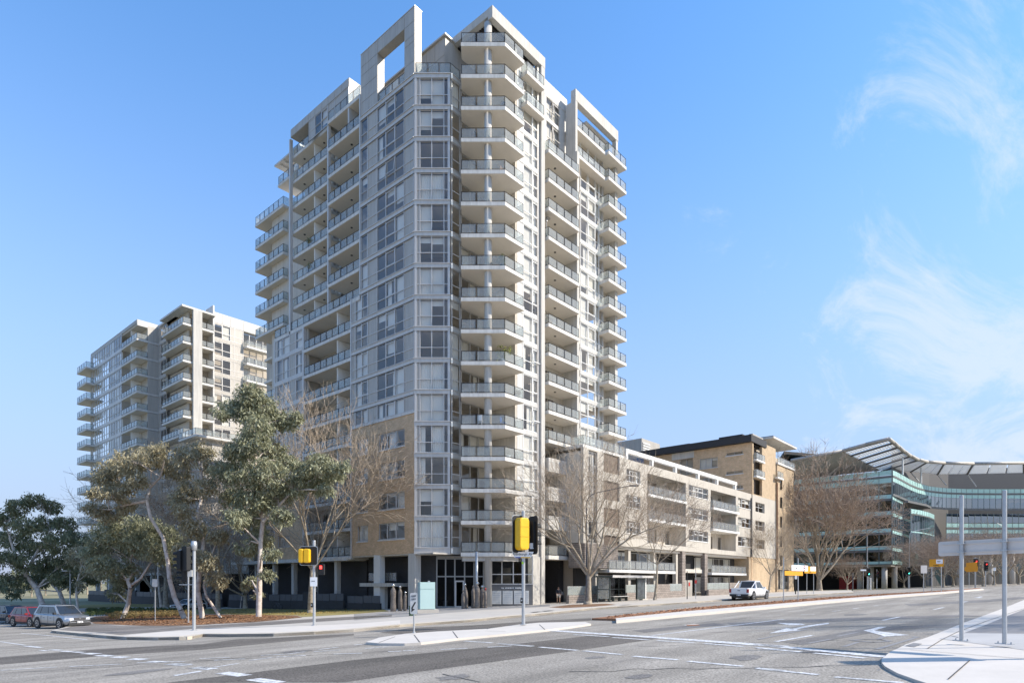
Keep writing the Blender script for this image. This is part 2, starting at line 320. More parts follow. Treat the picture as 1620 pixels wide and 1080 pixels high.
def wall_holes(R, F, name, m, x0, x1, z0, z1, holes, th=.3, y=0):
    """a wall with real openings; reveals are built"""
    xs = sorted({x0, x1, *[h[0] for h in holes], *[h[1] for h in holes]}); zs = sorted({z0, z1, *[h[2] for h in holes], *[h[3] for h in holes]})
    xs = [x for x in xs if x0 <= x <= x1]; zs = [z for z in zs if z0 <= z <= z1]
    def solid(i, j):
        if i < 0 or j < 0 or i >= len(xs) - 1 or j >= len(zs) - 1: return False
        cx, cz = (xs[i] + xs[i + 1]) / 2, (zs[j] + zs[j + 1]) / 2
        return not any(h[0] < cx < h[1] and h[2] < cz < h[3] for h in holes)
    b = MB()
    for i in range(len(xs) - 1):
        for j in range(len(zs) - 1):
            if not solid(i, j): continue
            a, c, p, q = xs[i] - x0, xs[i + 1] - x0, zs[j], zs[j + 1]
            b.quad((a, 0, p), (c, 0, p), (c, 0, q), (a, 0, q)); b.quad((c, th, p), (a, th, p), (a, th, q), (c, th, q))
            if not solid(i - 1, j): b.quad((a, th, p), (a, 0, p), (a, 0, q), (a, th, q))
            if not solid(i + 1, j): b.quad((c, 0, p), (c, th, p), (c, th, q), (c, 0, q))
            if not solid(i, j - 1): b.quad((a, th, p), (c, th, p), (c, 0, p), (a, 0, p))
            if not solid(i, j + 1): b.quad((a, 0, q), (c, 0, q), (c, th, q), (a, th, q))
    return b.obj(name, m, R, F.W(x0, y, 0), F.a)

def curtain_mesh(wd, h, kind):
    b = MB()
    if kind == 'blind': b.box(0, wd, 0, .01, 0, h); return b.mesh('blind', M_blind)
    n = max(4, int(wd / .09))
    for i in range(n):
        x0, x1 = wd * i / n, wd * (i + 1) / n; y0, y1 = (.0, .05) if i % 2 else (.05, .0)
        b.quad((x0, y0, 0), (x1, y1, 0), (x1, y1, h), (x0, y0, h))
    return b.mesh('curtain', M_curt)

def window(R, F, xs, zs, cells, y=0.0, fw=.06, cur=.5, frame=None, name='window', rng=R0, glass=None, panel=None, open_p=.0, pkids=True, depth=.1):
    """one window: frame mesh + a child per pane / panel / curtain. cells: rows bottom to top, g glass, p panel, o opening sash, . empty"""
    frame = frame or M_frame; glass = glass or M_glass; panel = panel or M_clad
    X = [round(x - xs[0], 3) for x in xs]; Zs = [round(z - zs[0], 3) for z in zs]
    def mk():
        b = MB(); h = Zs[-1]
        for i, x in enumerate(X):
            a = x - fw / 2 if 0 < i < len(X) - 1 else (x if i == 0 else x - fw)
            b.box(a, a + fw, -depth / 2, depth / 2, 0, h)
        for j, z in enumerate(Zs):
            a = z - fw / 2 if 0 < j < len(Zs) - 1 else (z if j == 0 else z - fw)
            b.box(.004, X[-1] - .004, -depth / 2 + .012, depth / 2 - .012, a + .003, a + fw - .003)
        return b.mesh(name, frame)
    o = put(name, cached(('w', frame.name, fw, depth, tuple(X), tuple(Zs)), mk), R, F.W(xs[0], y, zs[0]), F.a)
    style = rng.random()
    for c in range(len(X) - 1):
        wd = X[c + 1] - X[c]
        hasg = False
        for r in range(len(Zs) - 1):
            k = cells[r][c]; h = Zs[r + 1] - Zs[r]
            if k == '.': continue
            if k == 'p':
                put('panel', cached(('p', panel.name, round(wd, 2), round(h, 2)), lambda: MB().box(.015, wd - .015, 0, .05, .015, h - .015).mesh('panel', panel)), o, (X[c], -.01, Zs[r])); continue
            hasg = True
            g = put('pane', cached(('g', glass.name, round(wd, 2), round(h, 2)), lambda: MB().quad((.02, 0, .02), (wd - .02, 0, .02), (wd - .02, 0, h - .02), (.02, 0, h - .02)).mesh('pane', glass)), o, (X[c], .01, Zs[r]))
            if k == 'o':
                sash = put('sash', cached(('s', frame.name, round(wd, 2), round(h, 2)), lambda: MB().box(.03, wd - .03, -.07, -.02, .03, .10).box(.03, wd - .03, -.07, -.02, h - .26, h - .19).box(.03, .09, -.066, -.02, .10, h - .26).box(wd - .09, wd - .03, -.066, -.02, .10, h - .26).mesh('sash', frame)), o, (X[c], 0, Zs[r]))
                if rng.random() < open_p:
                    sash.rotation_euler = (math.radians(-9), 0, 0); sash.location.z += .05; sash.location.y -= .18
        if hasg and rng.random() < cur and wd > .45:
            h0 = 0.05; H_ = Zs[-1] - .06
            rr = rng.random()
            if style < .4: kind, z0 = 'blind', (0.05 if rr < .45 else H_ * rng.choice((.3, .55, .75, .8)))
            else: kind, z0 = 'curtain', .05
            wd2 = wd - .04; xo = .02
            if kind == 'curtain' and rr < .4: wd2 = wd * .42; xo = .02 if rr < .2 else wd - wd2 - .02
            z0 = round(z0, 1)
            put(kind, cached(('c', kind, round(wd2, 2), round(H_ - z0, 2)), lambda: curtain_mesh(wd2, H_ - z0, kind)), o, (X[c] + xo, .17, z0))
    return o

def rail_objs(slab, pts, h=1.0, glass=None, railm=None, seg=1.25, z=0.0, y_in=.06, bars=False):
    """glass balustrade along an open path of local points; posts, rails and one child per glass panel"""
    glass = glass or M_gpanel; railm = railm or M_rail
    b = MB(); out = []
    for (p, q) in zip(pts, pts[1:]):
        p = Vector((*p, 0)); q = Vector((*q, 0)); d = q - p; L = d.length
        if L < .15: continue
        d.normalize(); nrm = Vector((-d.y, d.x, 0)); n = max(1, round(L / seg)); st = L / n
        b.tube(p + Vector((0, 0, z + h)), q + Vector((0, 0, z + h)), .03, n=4); b.tube(p + Vector((0, 0, z + .1)), q + Vector((0, 0, z + .1)), .018, n=4)
        for i in range(n + 1):
            c = p + d * st * i
            b.tube(c + Vector((0, 0, z)), c + Vector((0, 0, z + h)), .03, n=4, cap=False)
            if 0 < i < n: b.tube(c + d * .11 + Vector((0, 0, z)), c + d * .11 + Vector((0, 0, z + h)), .022, n=4, cap=False)
        for i in range(n):
            a0 = p + d * (st * i + (.13 if i else .05)); a1 = p + d * (st * (i + 1) - .04)
            a0 = a0 - nrm * .0; wd = (a1 - a0).length
            me = cached(('gp', glass.name, round(wd, 2), h), lambda: MB().box(0, wd, -.006, .006, .14, h - .06).mesh('glass_panel', glass))
            o = put('glass_panel', me, slab, (a0.x, a0.y, z), math.atan2(d.y, d.x)); out.append(o)
    r = b.obj('railing', railm, slab); out.append(r); return out

def balcony(R, poly, path, z, th=.34, name='balcony', m=None, h=1.0, railm=None, seg=1.25, glass=None, soff=True, light=None):
    """slab (world polygon, top at z) + soffit + balustrade as children; returns (object, children)"""
    x0, y0 = poly[0]; P_ = [(x - x0, y - y0) for x, y in poly]
    o = MB().prism(P_, -th, 0).obj(name, m or M_slab, R, (x0, y0, z))
    ch = rail_objs(o, [(x - x0, y - y0) for x, y in path], h, glass, railm, seg)
    cxm = sum(p[0] for p in P_) / len(P_); cym = sum(p[1] for p in P_) / len(P_)
    if soff:
        ins = [(cxm + (x - cxm) * .985, cym + (y - cym) * .975) for x, y in P_]
        ch.append(MB().prism(ins, -th - .012, -th - .004).obj('soffit', M_soff, o))
    if light: ch.append(MB().lathe([(.12, -th - .06), (.13, -th - .012)], 10, (light[0] - x0, light[1] - y0)).obj('downlight', M_char, o))
    return o, ch
def stack_up(R, proto, ch, zs):
    for z in zs:
        c = proto.copy(); COL.objects.link(c); c.location.z = z
        for k in ch: d = k.copy(); COL.objects.link(d); d.parent = c
# ------------------------------------------------------------------ ground, roads, pavements
BR_S = [-100, -50] + list(range(0, 105, 5)) + [130, 160, 200, 260, 320]; BR_T = [-120, 0] + list(range(45, 100, 5)) + [140, 200, 320]
def sheet(name, poly, dz, m, kind='structure', skirt=0.0, parent=None, label=None):
    bm = bmesh.new(); f = bm.faces.new([bm.verts.new((p[0], p[1], 0)) for p in poly]); f.normal_update()
    if f.normal.z < 0: f.normal_flip()
    bmesh.ops.triangulate(bm, faces=bm.faces[:])
    xs = [v.co.x for v in bm.verts]; ys = [v.co.y for v in bm.verts]
    for s_ in BR_S:
        if s_ >= 40 and min(xs) < s_ < max(xs): bmesh.ops.bisect_plane(bm, geom=bm.verts[:] + bm.edges[:] + bm.faces[:], plane_co=(s_, 0, 0), plane_no=(1, 0, 0))
    for t_ in BR_T:
        if t_ >= 45 and min(ys) < t_ < max(ys): bmesh.ops.bisect_plane(bm, geom=bm.verts[:] + bm.edges[:] + bm.faces[:], plane_co=(0, t_, 0), plane_no=(0, 1, 0))
    if skirt:
        be = [e for e in bm.edges if len(e.link_faces) == 1]
        r = bmesh.ops.extrude_edge_only(bm, edges=be); low = [g for g in r['geom'] if isinstance(g, bmesh.types.BMVert)]
        lows = set(low)
    else: lows = set()
    for v in bm.verts: v.co.z = gz(v.co.x, v.co.y) + dz - (skirt if v in lows else 0)
    bmesh.ops.recalc_face_normals(bm, faces=bm.faces[:])
    up = sum(f.normal.z * f.calc_area() for f in bm.faces)
    if up < 0: bmesh.ops.reverse_faces(bm, faces=bm.faces[:])
    me = bpy.data.meshes.new(name); bm.to_mesh(me); bm.free(); me.materials.append(m)
    o = put(name, me, parent)
    if kind and parent is None: o['kind'] = kind
    if label: o['label'] = label
    return o
def gp(*pts): return [G(*p) for p in pts]

# terrain
bm = bmesh.new(); S_ = [-900, -400] + BR_S + [600, 1500, 3000]; T_ = [-3000, -900, -400] + BR_T + [600, 1500, 3000]
vv = {(i, j): bm.verts.new((s_, t_, gz(s_ if s_ > -900 else -900, t_) - .02)) for i, s_ in enumerate(S_) for j, t_ in enumerate(T_)}
for i in range(len(S_) - 1):
    for j in range(len(T_) - 1): bm.faces.new((vv[i, j], vv[i + 1, j], vv[i + 1, j + 1], vv[i, j + 1]))
me = bpy.data.meshes.new('ground'); bm.to_mesh(me); bm.free(); me.materials.append(M_field); put('ground', me)['kind'] = 'structure'
GP = 23.7     # kerb of the avenue's far pavement
road = [(-100, -60), (320, -60), (320, 1.0), (320, 24.6), (136, 25.2), (134, 45), (134, 200), (122, 200), (122, 34), (118, 26), (14, 30), (13.9, 52), (13.9, 200), (-2, 200), (-2, 60), (-100, 60)]
sheet('road', road, 0.0, M_asph)
# two resurfaced strips, then a darker strip behind the island
sheet('road_patch', gp((262, 1079.5), (374, 1067), (560, 1044), (766, 1024), (940, 1004), (1000, 1003.5), (1040, 1010), (900, 1030), (760, 1049.6), (630, 1066.4), (545, 1079.5)), .004, M_asph2)
sheet('road_patch', gp((-60, 1044), (0, 1039), (154, 1026), (320, 1018.3), (374, 1011), (433, 1008.5), (560, 1002), (560, 1004.6), (433, 1016), (320, 1027), (154, 1038), (0, 1051), (-60, 1056)), .004, M_asph2)
sheet('road_patch', gp((600, 1000), (650, 992.5), (760, 988), (860, 981), (935, 977), (935, 981), (850, 985.5), (770, 995), (691, 999), (640, 1003)), .004, M_asph2)
# pavements
pv_px = [(81, 1000), (128, 1005), (168, 1009), (200, 1011.5), (250, 1012.3), (296, 1011.5), (321, 1006.6), (362, 1007), (433, 1006), (497, 1003), (560, 999), (633, 991.4), (734, 984.3), (802, 977.3), (877, 970.7), (940, 963.5), (1010, 959), (1080, 954.6), (1145, 950), (1220, 945.5), (1298, 940.5), (1350, 937.5)]
pv = gp(*pv_px)
pavement = pv + [(116, 27), (119, 30), (120.5, 36), (121, 60), (110, 60), (100, 60), (39, 60), (39, 96), (22, 120), (22, 160), (15.5, 160), (14.4, 120), (14.3, 52.5), (12.5, 51.5)]
sheet('pavement', pavement, .13, M_conc, skirt=.3)
kp = MB()                                            # kerb stones along the avenue
def kerb_run(pts, wdt=.32, up=.145, parent=None, name='kerb', m=M_kerb, step=2.4, inset=.0, side=1):
    run = put(name, None, parent); 
    if parent is None: run['kind'] = 'structure'
    cnt = 0
    for (a, b_) in zip(pts, pts[1:]):
        a = Vector((a[0], a[1], 0)); b_ = Vector((b_[0], b_[1], 0)); L = (b_ - a).length
        if L < .2: continue
        d = (b_ - a) / L; nrm = Vector((-d.y, d.x, 0)) * side; n = max(1, round(L / step))
        for i in range(n):
            p = a + d * (L * i / n + .012); q = a + d * (L * (i + 1) / n - .012)
            o_ = a + d * (L * i / n); zc = gz(o_.x, o_.y)
            mb = MB(); v = []
            for (pt, k) in ((p, 0), (q, 0), (q, wdt), (p, wdt)):
                w_ = pt + nrm * k; v.append((w_.x - o_.x, w_.y - o_.y, gz(w_.x, w_.y) - zc))
            top = [(x, y, z + up - (.03 if i2 < 2 else 0)) for i2, (x, y, z) in enumerate(v)]; bot = [(x, y, z - .1) for x, y, z in v]
            mb.v = bot + top; mb.f = [(0, 1, 5, 4), (1, 2, 6, 5), (2, 3, 7, 6), (3, 0, 4, 7), (4, 5, 6, 7)]
            mb.obj('kerb_stone', m, run, (o_.x, o_.y, zc)); cnt += 1
    return run
kerb_run(pv, side=1)
# surface zones on the pavement
sheet('concrete_ramp', gp((196, 1011.3), (250, 1012), (296, 1011.2), (321, 1006.2), (433, 1005.6), (497, 1002.6), (560, 998.6), (633, 991), (633, 984), (560, 990.3), (497, 992.5), (400, 996.5), (330, 998.5), (262, 1002.6), (196, 1009.5)), .134, M_concw)
sheet('asphalt_path', gp((150, 1003.5), (90, 999), (140, 987), (190, 992), (300, 993.3), (380, 988.5), (430, 985), (520, 979.5), (620, 974.6), (620, 977.5), (560, 982.5), (430, 991.5), (300, 998.5), (190, 1008)), .134, M_asph3)
sheet('mulch_bed', gp((136, 982), (150, 988.5), (200, 991.5), (250, 993), (300, 992.5), (345, 989.5), (400, 987), (440, 983.2), (478, 979), (470, 976), (420, 974.4), (350, 973.4), (260, 972.5), (190, 973.5), (150, 977)), .145, M_mulch)
sheet('lawn', gp((120, 975), (190, 972.8), (260, 971.8), (350, 972.8), (470, 975.3), (478, 978), (560, 973.2), (615, 968.6), (600, 962), (520, 962.5), (330, 964), (180, 966), (120, 970)), .14, M_grass)
sheet('lawn', gp((112, 963.5), (200, 961.5), (330, 960), (330, 957), (200, 956), (130, 957.5)), .138, M_grass)
sheet('paving_near_entry', gp((560, 973.5), (640, 968.6), (850, 959.5), (870, 957), (870, 961), (760, 967), (640, 978), (560, 984)), .134, mat('grey_paving', (.36, .34, .315), .92, var=.3, scale=.8, bump=.2))
sheet('tree_surround', gp((868, 962.5), (905, 958), (960, 956.5), (975, 958.5), (940, 961.5), (890, 964)), .136, M_mulch)
for a, b_, c, d in (((876.5, 971), (884.5, 968.8), (896, 967.6), (889, 969.8)),): pass
# drain slots in the kerb
for (x0, y0, x1, y1) in ((843.5, 971.4, 857, 970), (861, 969.6, 875, 968.2), (984, 959.4, 998.5, 958.4)):
    p, q = G(x0, y0 + .2), G(x1, y1 + .2); dv = Vector((q[0] - p[0], q[1] - p[1], 0)); L = dv.length; dv.normalize(); nv = Vector((-dv.y, dv.x, 0))
    pl = [(p[0] - nv.x * .12, p[1] - nv.y * .12), (q[0] - nv.x * .12, q[1] - nv.y * .12), (q[0] + nv.x * .3, q[1] + nv.y * .3), (p[0] + nv.x * .3, p[1] + nv.y * .3)]
    sheet('drain_slot', pl, .156, M_dark)
# traffic island
isl = gp((579, 1018.5), (600, 1020.6), (640, 1021), (666, 1019.5), (724, 1012.5), (800, 1005.4), (863, 998.6), (900, 994), (935, 988.8), (926, 985.8), (890, 986), (853, 986.7), (820, 990), (771, 997), (730, 999), (691, 1001), (640, 1005), (600, 1011))
sheet('traffic_island', isl, .075, M_concw, skirt=.2)
for a, b_ in (((664, 1019.4), (655, 1007)), ((724, 1012.2), (716, 1001)), ((768, 1000.5), (800, 1001.5)), ((862, 998.4), (853, 990)), ((771, 997.4), (779, 993.2)), ((600, 1019.5), (625, 1010))):
    p, q = Vector((*G(*a), 0)), Vector((*G(*b_), 0)); d = (q - p).normalized(); n_ = Vector((-d.y, d.x, 0)) * .018
    sheet('joint', [(p - n_)[:2], (q - n_)[:2], (q + n_)[:2], (p + n_)[:2]], .079, M_seam)
# median: white kerb apron in front, orange gravel behind
med_b = [(975, 985.5), (1080, 975.6), (1200, 964.5), (1304, 954.6), (1407, 945.6), (1493, 939), (1556, 932.8)]
med_m = [(974, 981.6), (1080, 970.2), (1200, 960.2), (1304, 951), (1407, 943), (1493, 937.3), (1554, 932)]
med_t = [(936, 980.5), (1000, 973.5), (1100, 963.2), (1240, 952), (1356, 943.2), (1493, 934.9), (1550, 930.4)]
sheet('median', gp(*med_b, *med_m[::-1]), .13, M_concw, skirt=.25)
sheet('gravel_strip', gp(*med_m, *med_t[::-1]), .10, M_gravel, skirt=.2)
# near right pavement
rk = [(1700, 931), (1620, 949.4), (1589, 962.4), (1556, 975), (1524, 987), (1495, 999), (1467, 1010.4), (1433, 1022), (1420.4, 1028.5), (1408, 1034), (1402, 1039), (1394.5, 1045.4), (1394.5, 1051), (1399.6, 1057), (1408, 1063), (1420.4, 1068.7), (1449, 1080), (1510, 1100), (1640, 1150)]
rkp = gp(*rk)
near = rkp + [(9, -14), (90, -14), (200, -14), (200, -1)]
sheet('pavement', near, .045, M_concw, skirt=.2)
sheet('grey_paving', gp((1524, 1003.5), (1560, 990), (1600, 973), (1640, 957), (1700, 945), (1850, 960), (1850, 1006), (1700, 1005.5), (1620, 1005)), .05, M_conco)  # darker grey sheet laid over the pale concrete
sheet('mid_grey_paving', gp((1524, 1004), (1620, 1005.3), (1850, 1006.5), (1850, 1050), (1620, 1031.5), (1550, 1022), (1485, 1012.7)), .05, mat('greyer_concrete', (.50, .485, .46), .92, var=.15, scale=1, bump=.2))  # mid-grey sheet between the dark and the pale paving
def strip(name, pts, wd, dz, m, kind='structure', joined=None):
    V = [Vector((*p, 0)) for p in pts]
    for p, q in zip(V, V[1:]):
        d = (q - p).normalized(); n_ = Vector((-d.y, d.x, 0)) * wd / 2
        sheet(name, [(p - n_)[:2], (q - n_)[:2], (q + n_)[:2], (p + n_)[:2]], dz, m)
for pl in ([(1500, 1080), (1534, 1049)], [(1440, 1031), (1620, 1046)], [(1467, 1029.5), (1490, 1015), (1515, 1002), (1560, 984.5), (1605, 969), (1640, 957.5)], [(1505, 1008.5), (1516, 1011)], [(1395.5, 1059.5), (1399, 1059)]):
    strip('joint', gp(*pl), .022, .055, M_seam)
strip('gutter_channel', gp((1465, 1010.8), (1495, 999.3), (1524, 987.3), (1556, 975.3), (1589, 962.7), (1620, 949.7), (1690, 932.5)), .06, .006, M_seam)
sheet('drain_cover', gp((1432, 1024.5), (1445, 1019.8), (1459, 1021.5), (1447, 1026.5)), .054, M_conco)
sheet('manhole_cover', gp((1085, 988.0), (1104, 987.3), (1108, 989), (1088, 989.8)), .006, M_gravel)
sheet('manhole_surround', gp((1081, 988.2), (1098, 985.9), (1115, 988.2), (1098, 990.6)), .004, M_concw)

# sealed cracks, oil drips and tyre darkened bands
rc = random.Random(17)
M_seal = mat('crack_sealant', (.085, .08, .075), .7, var=.3, scale=6)
def wiggle(a, b_, n, amp): 
    return [(a[0] + (b_[0] - a[0]) * i / n, a[1] + (b_[1] - a[1]) * i / n + (rc.uniform(-amp, amp) if 0 < i < n else 0)) for i in range(n + 1)]
for a, b_, n, am in (((0, 1064), (250, 1050), 9, 1.2), ((300, 1045), (620, 1030), 10, 1.0), ((900, 1062), (1380, 1052), 14, 1.5), ((1010, 1022), (1330, 1012), 10, .8), ((1120, 1000), (1500, 985), 12, .7), ((1150, 975), (1420, 962), 8, .4), ((980, 996), (1180, 978), 8, .5), ((700, 1066), (760, 1079), 4, .6)):
    P__ = gp(*wiggle(a, b_, n, am))
    for p, q in zip(P__, P__[1:]): strip('crack_seal', [p, q], rc.uniform(.02, .05), .0065, M_seal)
M_asphm = asphaltmat('tyre_polished_asphalt', (.235, .22, .20), (.20, .185, .17), .3)
for pl in ([(1240, 1016), (1380, 992), (1520, 986), (1530, 989), (1400, 997), (1270, 1020)], [(1150, 985), (1330, 977), (1520, 972), (1560, 974), (1330, 982), (1160, 990)], [(1430, 955), (1560, 948), (1620, 943), (1640, 945), (1560, 952), (1440, 958)], [(1000, 997), (1130, 985), (1150, 988), (1020, 1000)]):
    sheet('tyre_band', gp(*pl), .0045, M_asphm)
for px, py, r_ in ((1180, 1040, .35), (720, 1071, .3), (470, 1030, .4), (1010, 1070, .25), (1290, 1030, .3), (220, 1062, .45), (1350, 972, .5), (940, 1040, .22)):
    c = G(px, py); sheet('oil_stain', [(c[0] + r_ * rc.uniform(.6, 1.2) * math.cos(k * .7) * 1.6, c[1] + r_ * rc.uniform(.6, 1.2) * math.sin(k * .7)) for k in range(9)], .0055, M_asphm)
# ---- painted markings
def cropA(*q): return [(x / 5.0625, 880 + y / 5.0625) for x, y in q]
def cropB(*q): return [(260 + x / 4.91, 860 + y / 4.91) for x, y in q]
def cropC(*q): return [(560 + x / 4.263, 860 + y / 4.263) for x, y in q]
def cropD(*q): return [(760 + x / 3.375, 860 + y / 3.375) for x, y in q]
def cropE(*q): return [(1200 + x / 3.857, 860 + y / 3.857) for x, y in q]
def lines(fn, L, wd, m):
    for l in L:
        pts = fn(*[(l[i], l[i + 1]) for i in range(0, len(l), 2)]); strip('road_marking', gp(*pts), wd, .008, m)
lines(cropA, [(0, 912, 460, 885), (560, 882, 975, 862), (0, 680, 200, 710), (1095, 852, 1480, 842), (1400, 955, 1610, 918), (170, 612, 420, 635, 700, 665)], .11, M_paint)
lines(cropA, [(205, 715, 330, 728), (330, 752, 380, 755), (410, 745, 490, 750), (495, 756, 575, 762), (590, 763, 670, 768), (1200, 840, 1360, 845)], .22, M_paint)
lines(cropA, [(680, 774, 780, 780), (785, 790, 895, 797), (910, 804, 1010, 809), (1050, 820, 1160, 826), (1360, 859, 1500, 869), (1560, 889, 1650, 896)], .32, M_paint)
lines(cropA, [(0, 737, 230, 725), (160, 696, 520, 682), (400, 715, 680, 703)], .09, M_paintf)
lines(cropB, [(40, 933, 180, 943), (230, 961, 385, 974), (450, 1003, 630, 1024), (690, 1052, 890, 1082)], .32, M_paint)
lines(cropB, [(80, 1025, 285, 990), (385, 958, 575, 930), (275, 893, 510, 882), (385, 903, 630, 893), (665, 905, 840, 882), (750, 866, 950, 857, 1100, 838), (870, 880, 1100, 866), (1160, 837, 1365, 823), (1200, 820, 1350, 803), (1315, 857, 1473, 850)], .11, M_paint)
lines(cropC, [(0, 738, 55, 737), (75, 705, 240, 692), (0, 682, 85, 675), (230, 727, 320, 724), (330, 722, 412, 719), (585, 712, 765, 705), (745, 655, 935, 668), (985, 672, 1210, 690), (900, 697, 1065, 688)], .13, M_paint)
lines(cropC, [(0, 630, 190, 632), (270, 587, 420, 588), (440, 587, 570, 587), (590, 588, 700, 588)], .09, M_paintf)
lines(cropD, [(380, 462, 900, 497, 1620, 549)], .42, M_paint)
lines(cropD, [(500, 484, 685, 495), (705, 499, 905, 513), (945, 517, 1140, 528), (1195, 533, 1410, 550), (1470, 555, 1620, 568), (100, 533, 280, 547), (315, 552, 520, 570), (555, 572, 760, 592), (815, 600, 1055, 620), (1110, 627, 1400, 657), (1475, 666, 1620, 682), (915, 490, 1260, 447, 1620, 402)], .15, M_paint)
lines(cropE, [(0, 616, 775, 691)], .32, M_paint)
lines(cropE, [(0, 637, 260, 660), (340, 668, 650, 700), (0, 763, 370, 803), (470, 813, 880, 849), (755, 467, 860, 445), (1070, 400, 1130, 387), (1240, 357, 1272, 350), (255, 432, 345, 430), (450, 411, 500, 407), (575, 396, 610, 391), (695, 379, 730, 376), (770, 366, 840, 364), (100, 597, 330, 558)], .14, M_paint)
lines(cropE, [(0, 582, 300, 520), (300, 607, 440, 583), (520, 627, 610, 600), (720, 645, 975, 568), (560, 590, 640, 582, 760, 585, 805, 594, 700, 600, 580, 590), (735, 580, 775, 560), (940, 566, 975, 570), (480, 565, 600, 540)], .12, M_paintf)
for pl in ([(65, 547), (170, 513), (205, 519), (300, 497), (425, 482), (432, 488), (330, 503), (232, 521), (255, 527)], [(112, 482), (262, 486), (285, 494), (190, 498)],
           [(640, 530), (735, 506), (782, 507), (705, 528), (790, 543), (765, 537), (920, 558), (770, 566), (740, 556)], [(1315, 326), (1345, 330), (1370, 321), (1352, 320), (1340, 325)]):
    sheet('turn_arrow', gp(*cropE(*pl)), .009, M_paint)
# ------------------------------------------------------------------ the tall tower
def L(k): return 4.97 + 3 * (k - 1)
def FFL(k): return L(k) - .5
TW = root('apartment_tower', 'tallest grey and cream apartment tower with stacked corner balconies and tan brick base', 'apartment tower', (45, 48, -.9), world=True)
FL = Fr(39.3, 0, -90); FC = Fr(39.3, 46.7, -48.8); FM = Fr(0, 44.1, 0); F1 = Fr(0, 41.0, 0); F3 = Fr(0, 42.0, 0)
def xL(px, s=39.3): return -tS(px, s)
def clad_grid(R, F, xs, zs, y=0, m=None, name='cladding_panel', skip=()):
    m = m or M_clad
    for i in range(len(xs) - 1):
        for j in range(len(zs) - 1):
            if (i, j) in skip: continue
            facade_box(R, F, name, m, xs[i] + .02, xs[i + 1] - .02, zs[j] + .02, zs[j + 1] - .02, y - .03, y - .002)
rt = random.Random(11)
# inner core and floor plates
core = [(42.6, 49.2), (44.2, 47.0), (49.9, 47.0), (49.9, 44.4), (62, 45.2), (64.3, 45.2), (64.3, 62), (54, 84), (44, 84), (44, 57)]
MB().prism(core, -1.5, 49.4).obj('core_wall', M_int, TW)
plate = [(39.5, 46.9), (41.6, 44.35), (47.45, 44.3), (47.5, 41.25), (51.4, 41.25), (51.4, 42.75), (57.6, 42.75), (57.7, 42.2), (64.4, 42.2), (64.5, 42.9), (66.6, 42.9), (66.6, 62), (56, 83), (42.6, 82), (42.6, 70), (41.6, 69.8), (41.6, 57.2), (39.5, 57.0)]
pl = MB().prism([(x - 45, y - 48) for x, y in plate], 0, .3).mesh('floor_plate', M_soff)
for k in range(1, 17): put('floor_plate', pl, TW, (45, 48, L(k) - .40))
tA, tB = tS(571.2, 39.3), tS(557, 39.3)              # left ends of the glazed face (upper, lower)
# corner glazing
for k in range(1, 16):
    window(TW, FC, [.15, .5, 1.62, 2.78, 3.2], [L(k), L(k) + 1.0, L(k + 1) - .42], ['pggg', 'pggg'], cur=.72 if k > 1 else 1.0, rng=rt, fw=.07, depth=.16)
for k in range(1, 17):
    hb = .42 if k > 1 else .62
    facade_box(TW, FC, 'spandrel_band', M_band, -.05, 3.4, L(k) - hb, L(k) - .05, -.12, .2)
    facade_box(TW, FC, 'ledge', M_frame, -.07, 3.42, L(k) - .05, L(k) + .01, -.19, .2)
    if k > 1: facade_box(TW, FC, 'shadow_joint', M_char, .14, 3.22, L(k) - .47, L(k) - .425, -.07, .2)  # charcoal joint strip, paints in the shadow line below the band
    facade_box(TW, FM, 'spandrel_band', M_band, 41.55, 42.8, L(k) - hb, L(k) - .05, -.10, .2)
    facade_box(TW, FM, 'ledge', M_frame, 41.55, 42.82, L(k) - .05, L(k) + .01, -.17, .2)
    # bolted bracket where the two faces meet
    MB().box(-.07, .07, -.07, .07, -.35, .12).obj('bracket', M_white, TW, (41.52, 43.95, L(k) - .2), math.radians(-25))
for x in (0.0, 3.22): facade_box(TW, FC, 'corner_post', M_frame, x - .02, x + .14, 4.35, 50.0, -.10, .12)
for k in range(1, 16):
    window(TW, FM, [41.62, 42.75], [L(k), L(k) + 1.0, L(k + 1) - .42], ['g', 'g'], cur=.3, rng=rt, fw=.08)
    window(TW, FM, [42.85, 44.1, 45.3, 47.2], [FFL(k) + .02, L(k + 1) - .86], ['ggg'], cur=.3, rng=rt, fw=.08)
# grey glazed left face
xsU = [xL(p) for p in (571.6, 582.3, 597.2, 611, 625.5, 639.8, 655.4)]
xsW = [xL(p) for p in (557.6, 562.8, 572.8, 582.3, 597.2, 611, 625.5, 639.8, 655.4)]
for k in range(5, 16):
    lo = L(k) if k > 5 else 18.05
    up = k >= 10; xs = xsU if up else xsW
    rows = [('gpgggp' if up else 'pggpgggp'), ('gpgogp' if up else 'pgopgogp')]
    zs = [lo, L(k) + 1.0, L(k + 1) - .42] if k > 5 else [lo, L(k + 1) - .42]
    if k == 5: rows = ['pggpgogp']
    window(TW, FL, xs, zs, rows, cur=.6, rng=rt, fw=.07, open_p=.12, depth=.14)
for k in range(6, 17):
    xe = xL(571.2) if k > 9 else xL(557)
    facade_box(TW, FL, 'spandrel_band', M_band, xe, -46.72, L(k) - .42, L(k) - .05, -.10, .2)
    facade_box(TW, FL, 'ledge', M_frame, xe, -46.74, L(k) - .05, L(k) + .01, -.17, .2); facade_box(TW, FL, 'shadow_joint', M_char, xe, -46.76, L(k) - .47, L(k) - .425, -.075, .2)  # the dark strip here also paints the shadow line under the ledge
facade_box(TW, FL, 'corner_post', M_frame, xL(571.2) - .16, xL(571.2), L(10) - .4, 52.4, -.12, .3)
facade_box(TW, FL, 'corner_post', M_frame, xL(557) - .16, xL(557), 4.4, L(10) - .42, -.12, .3)
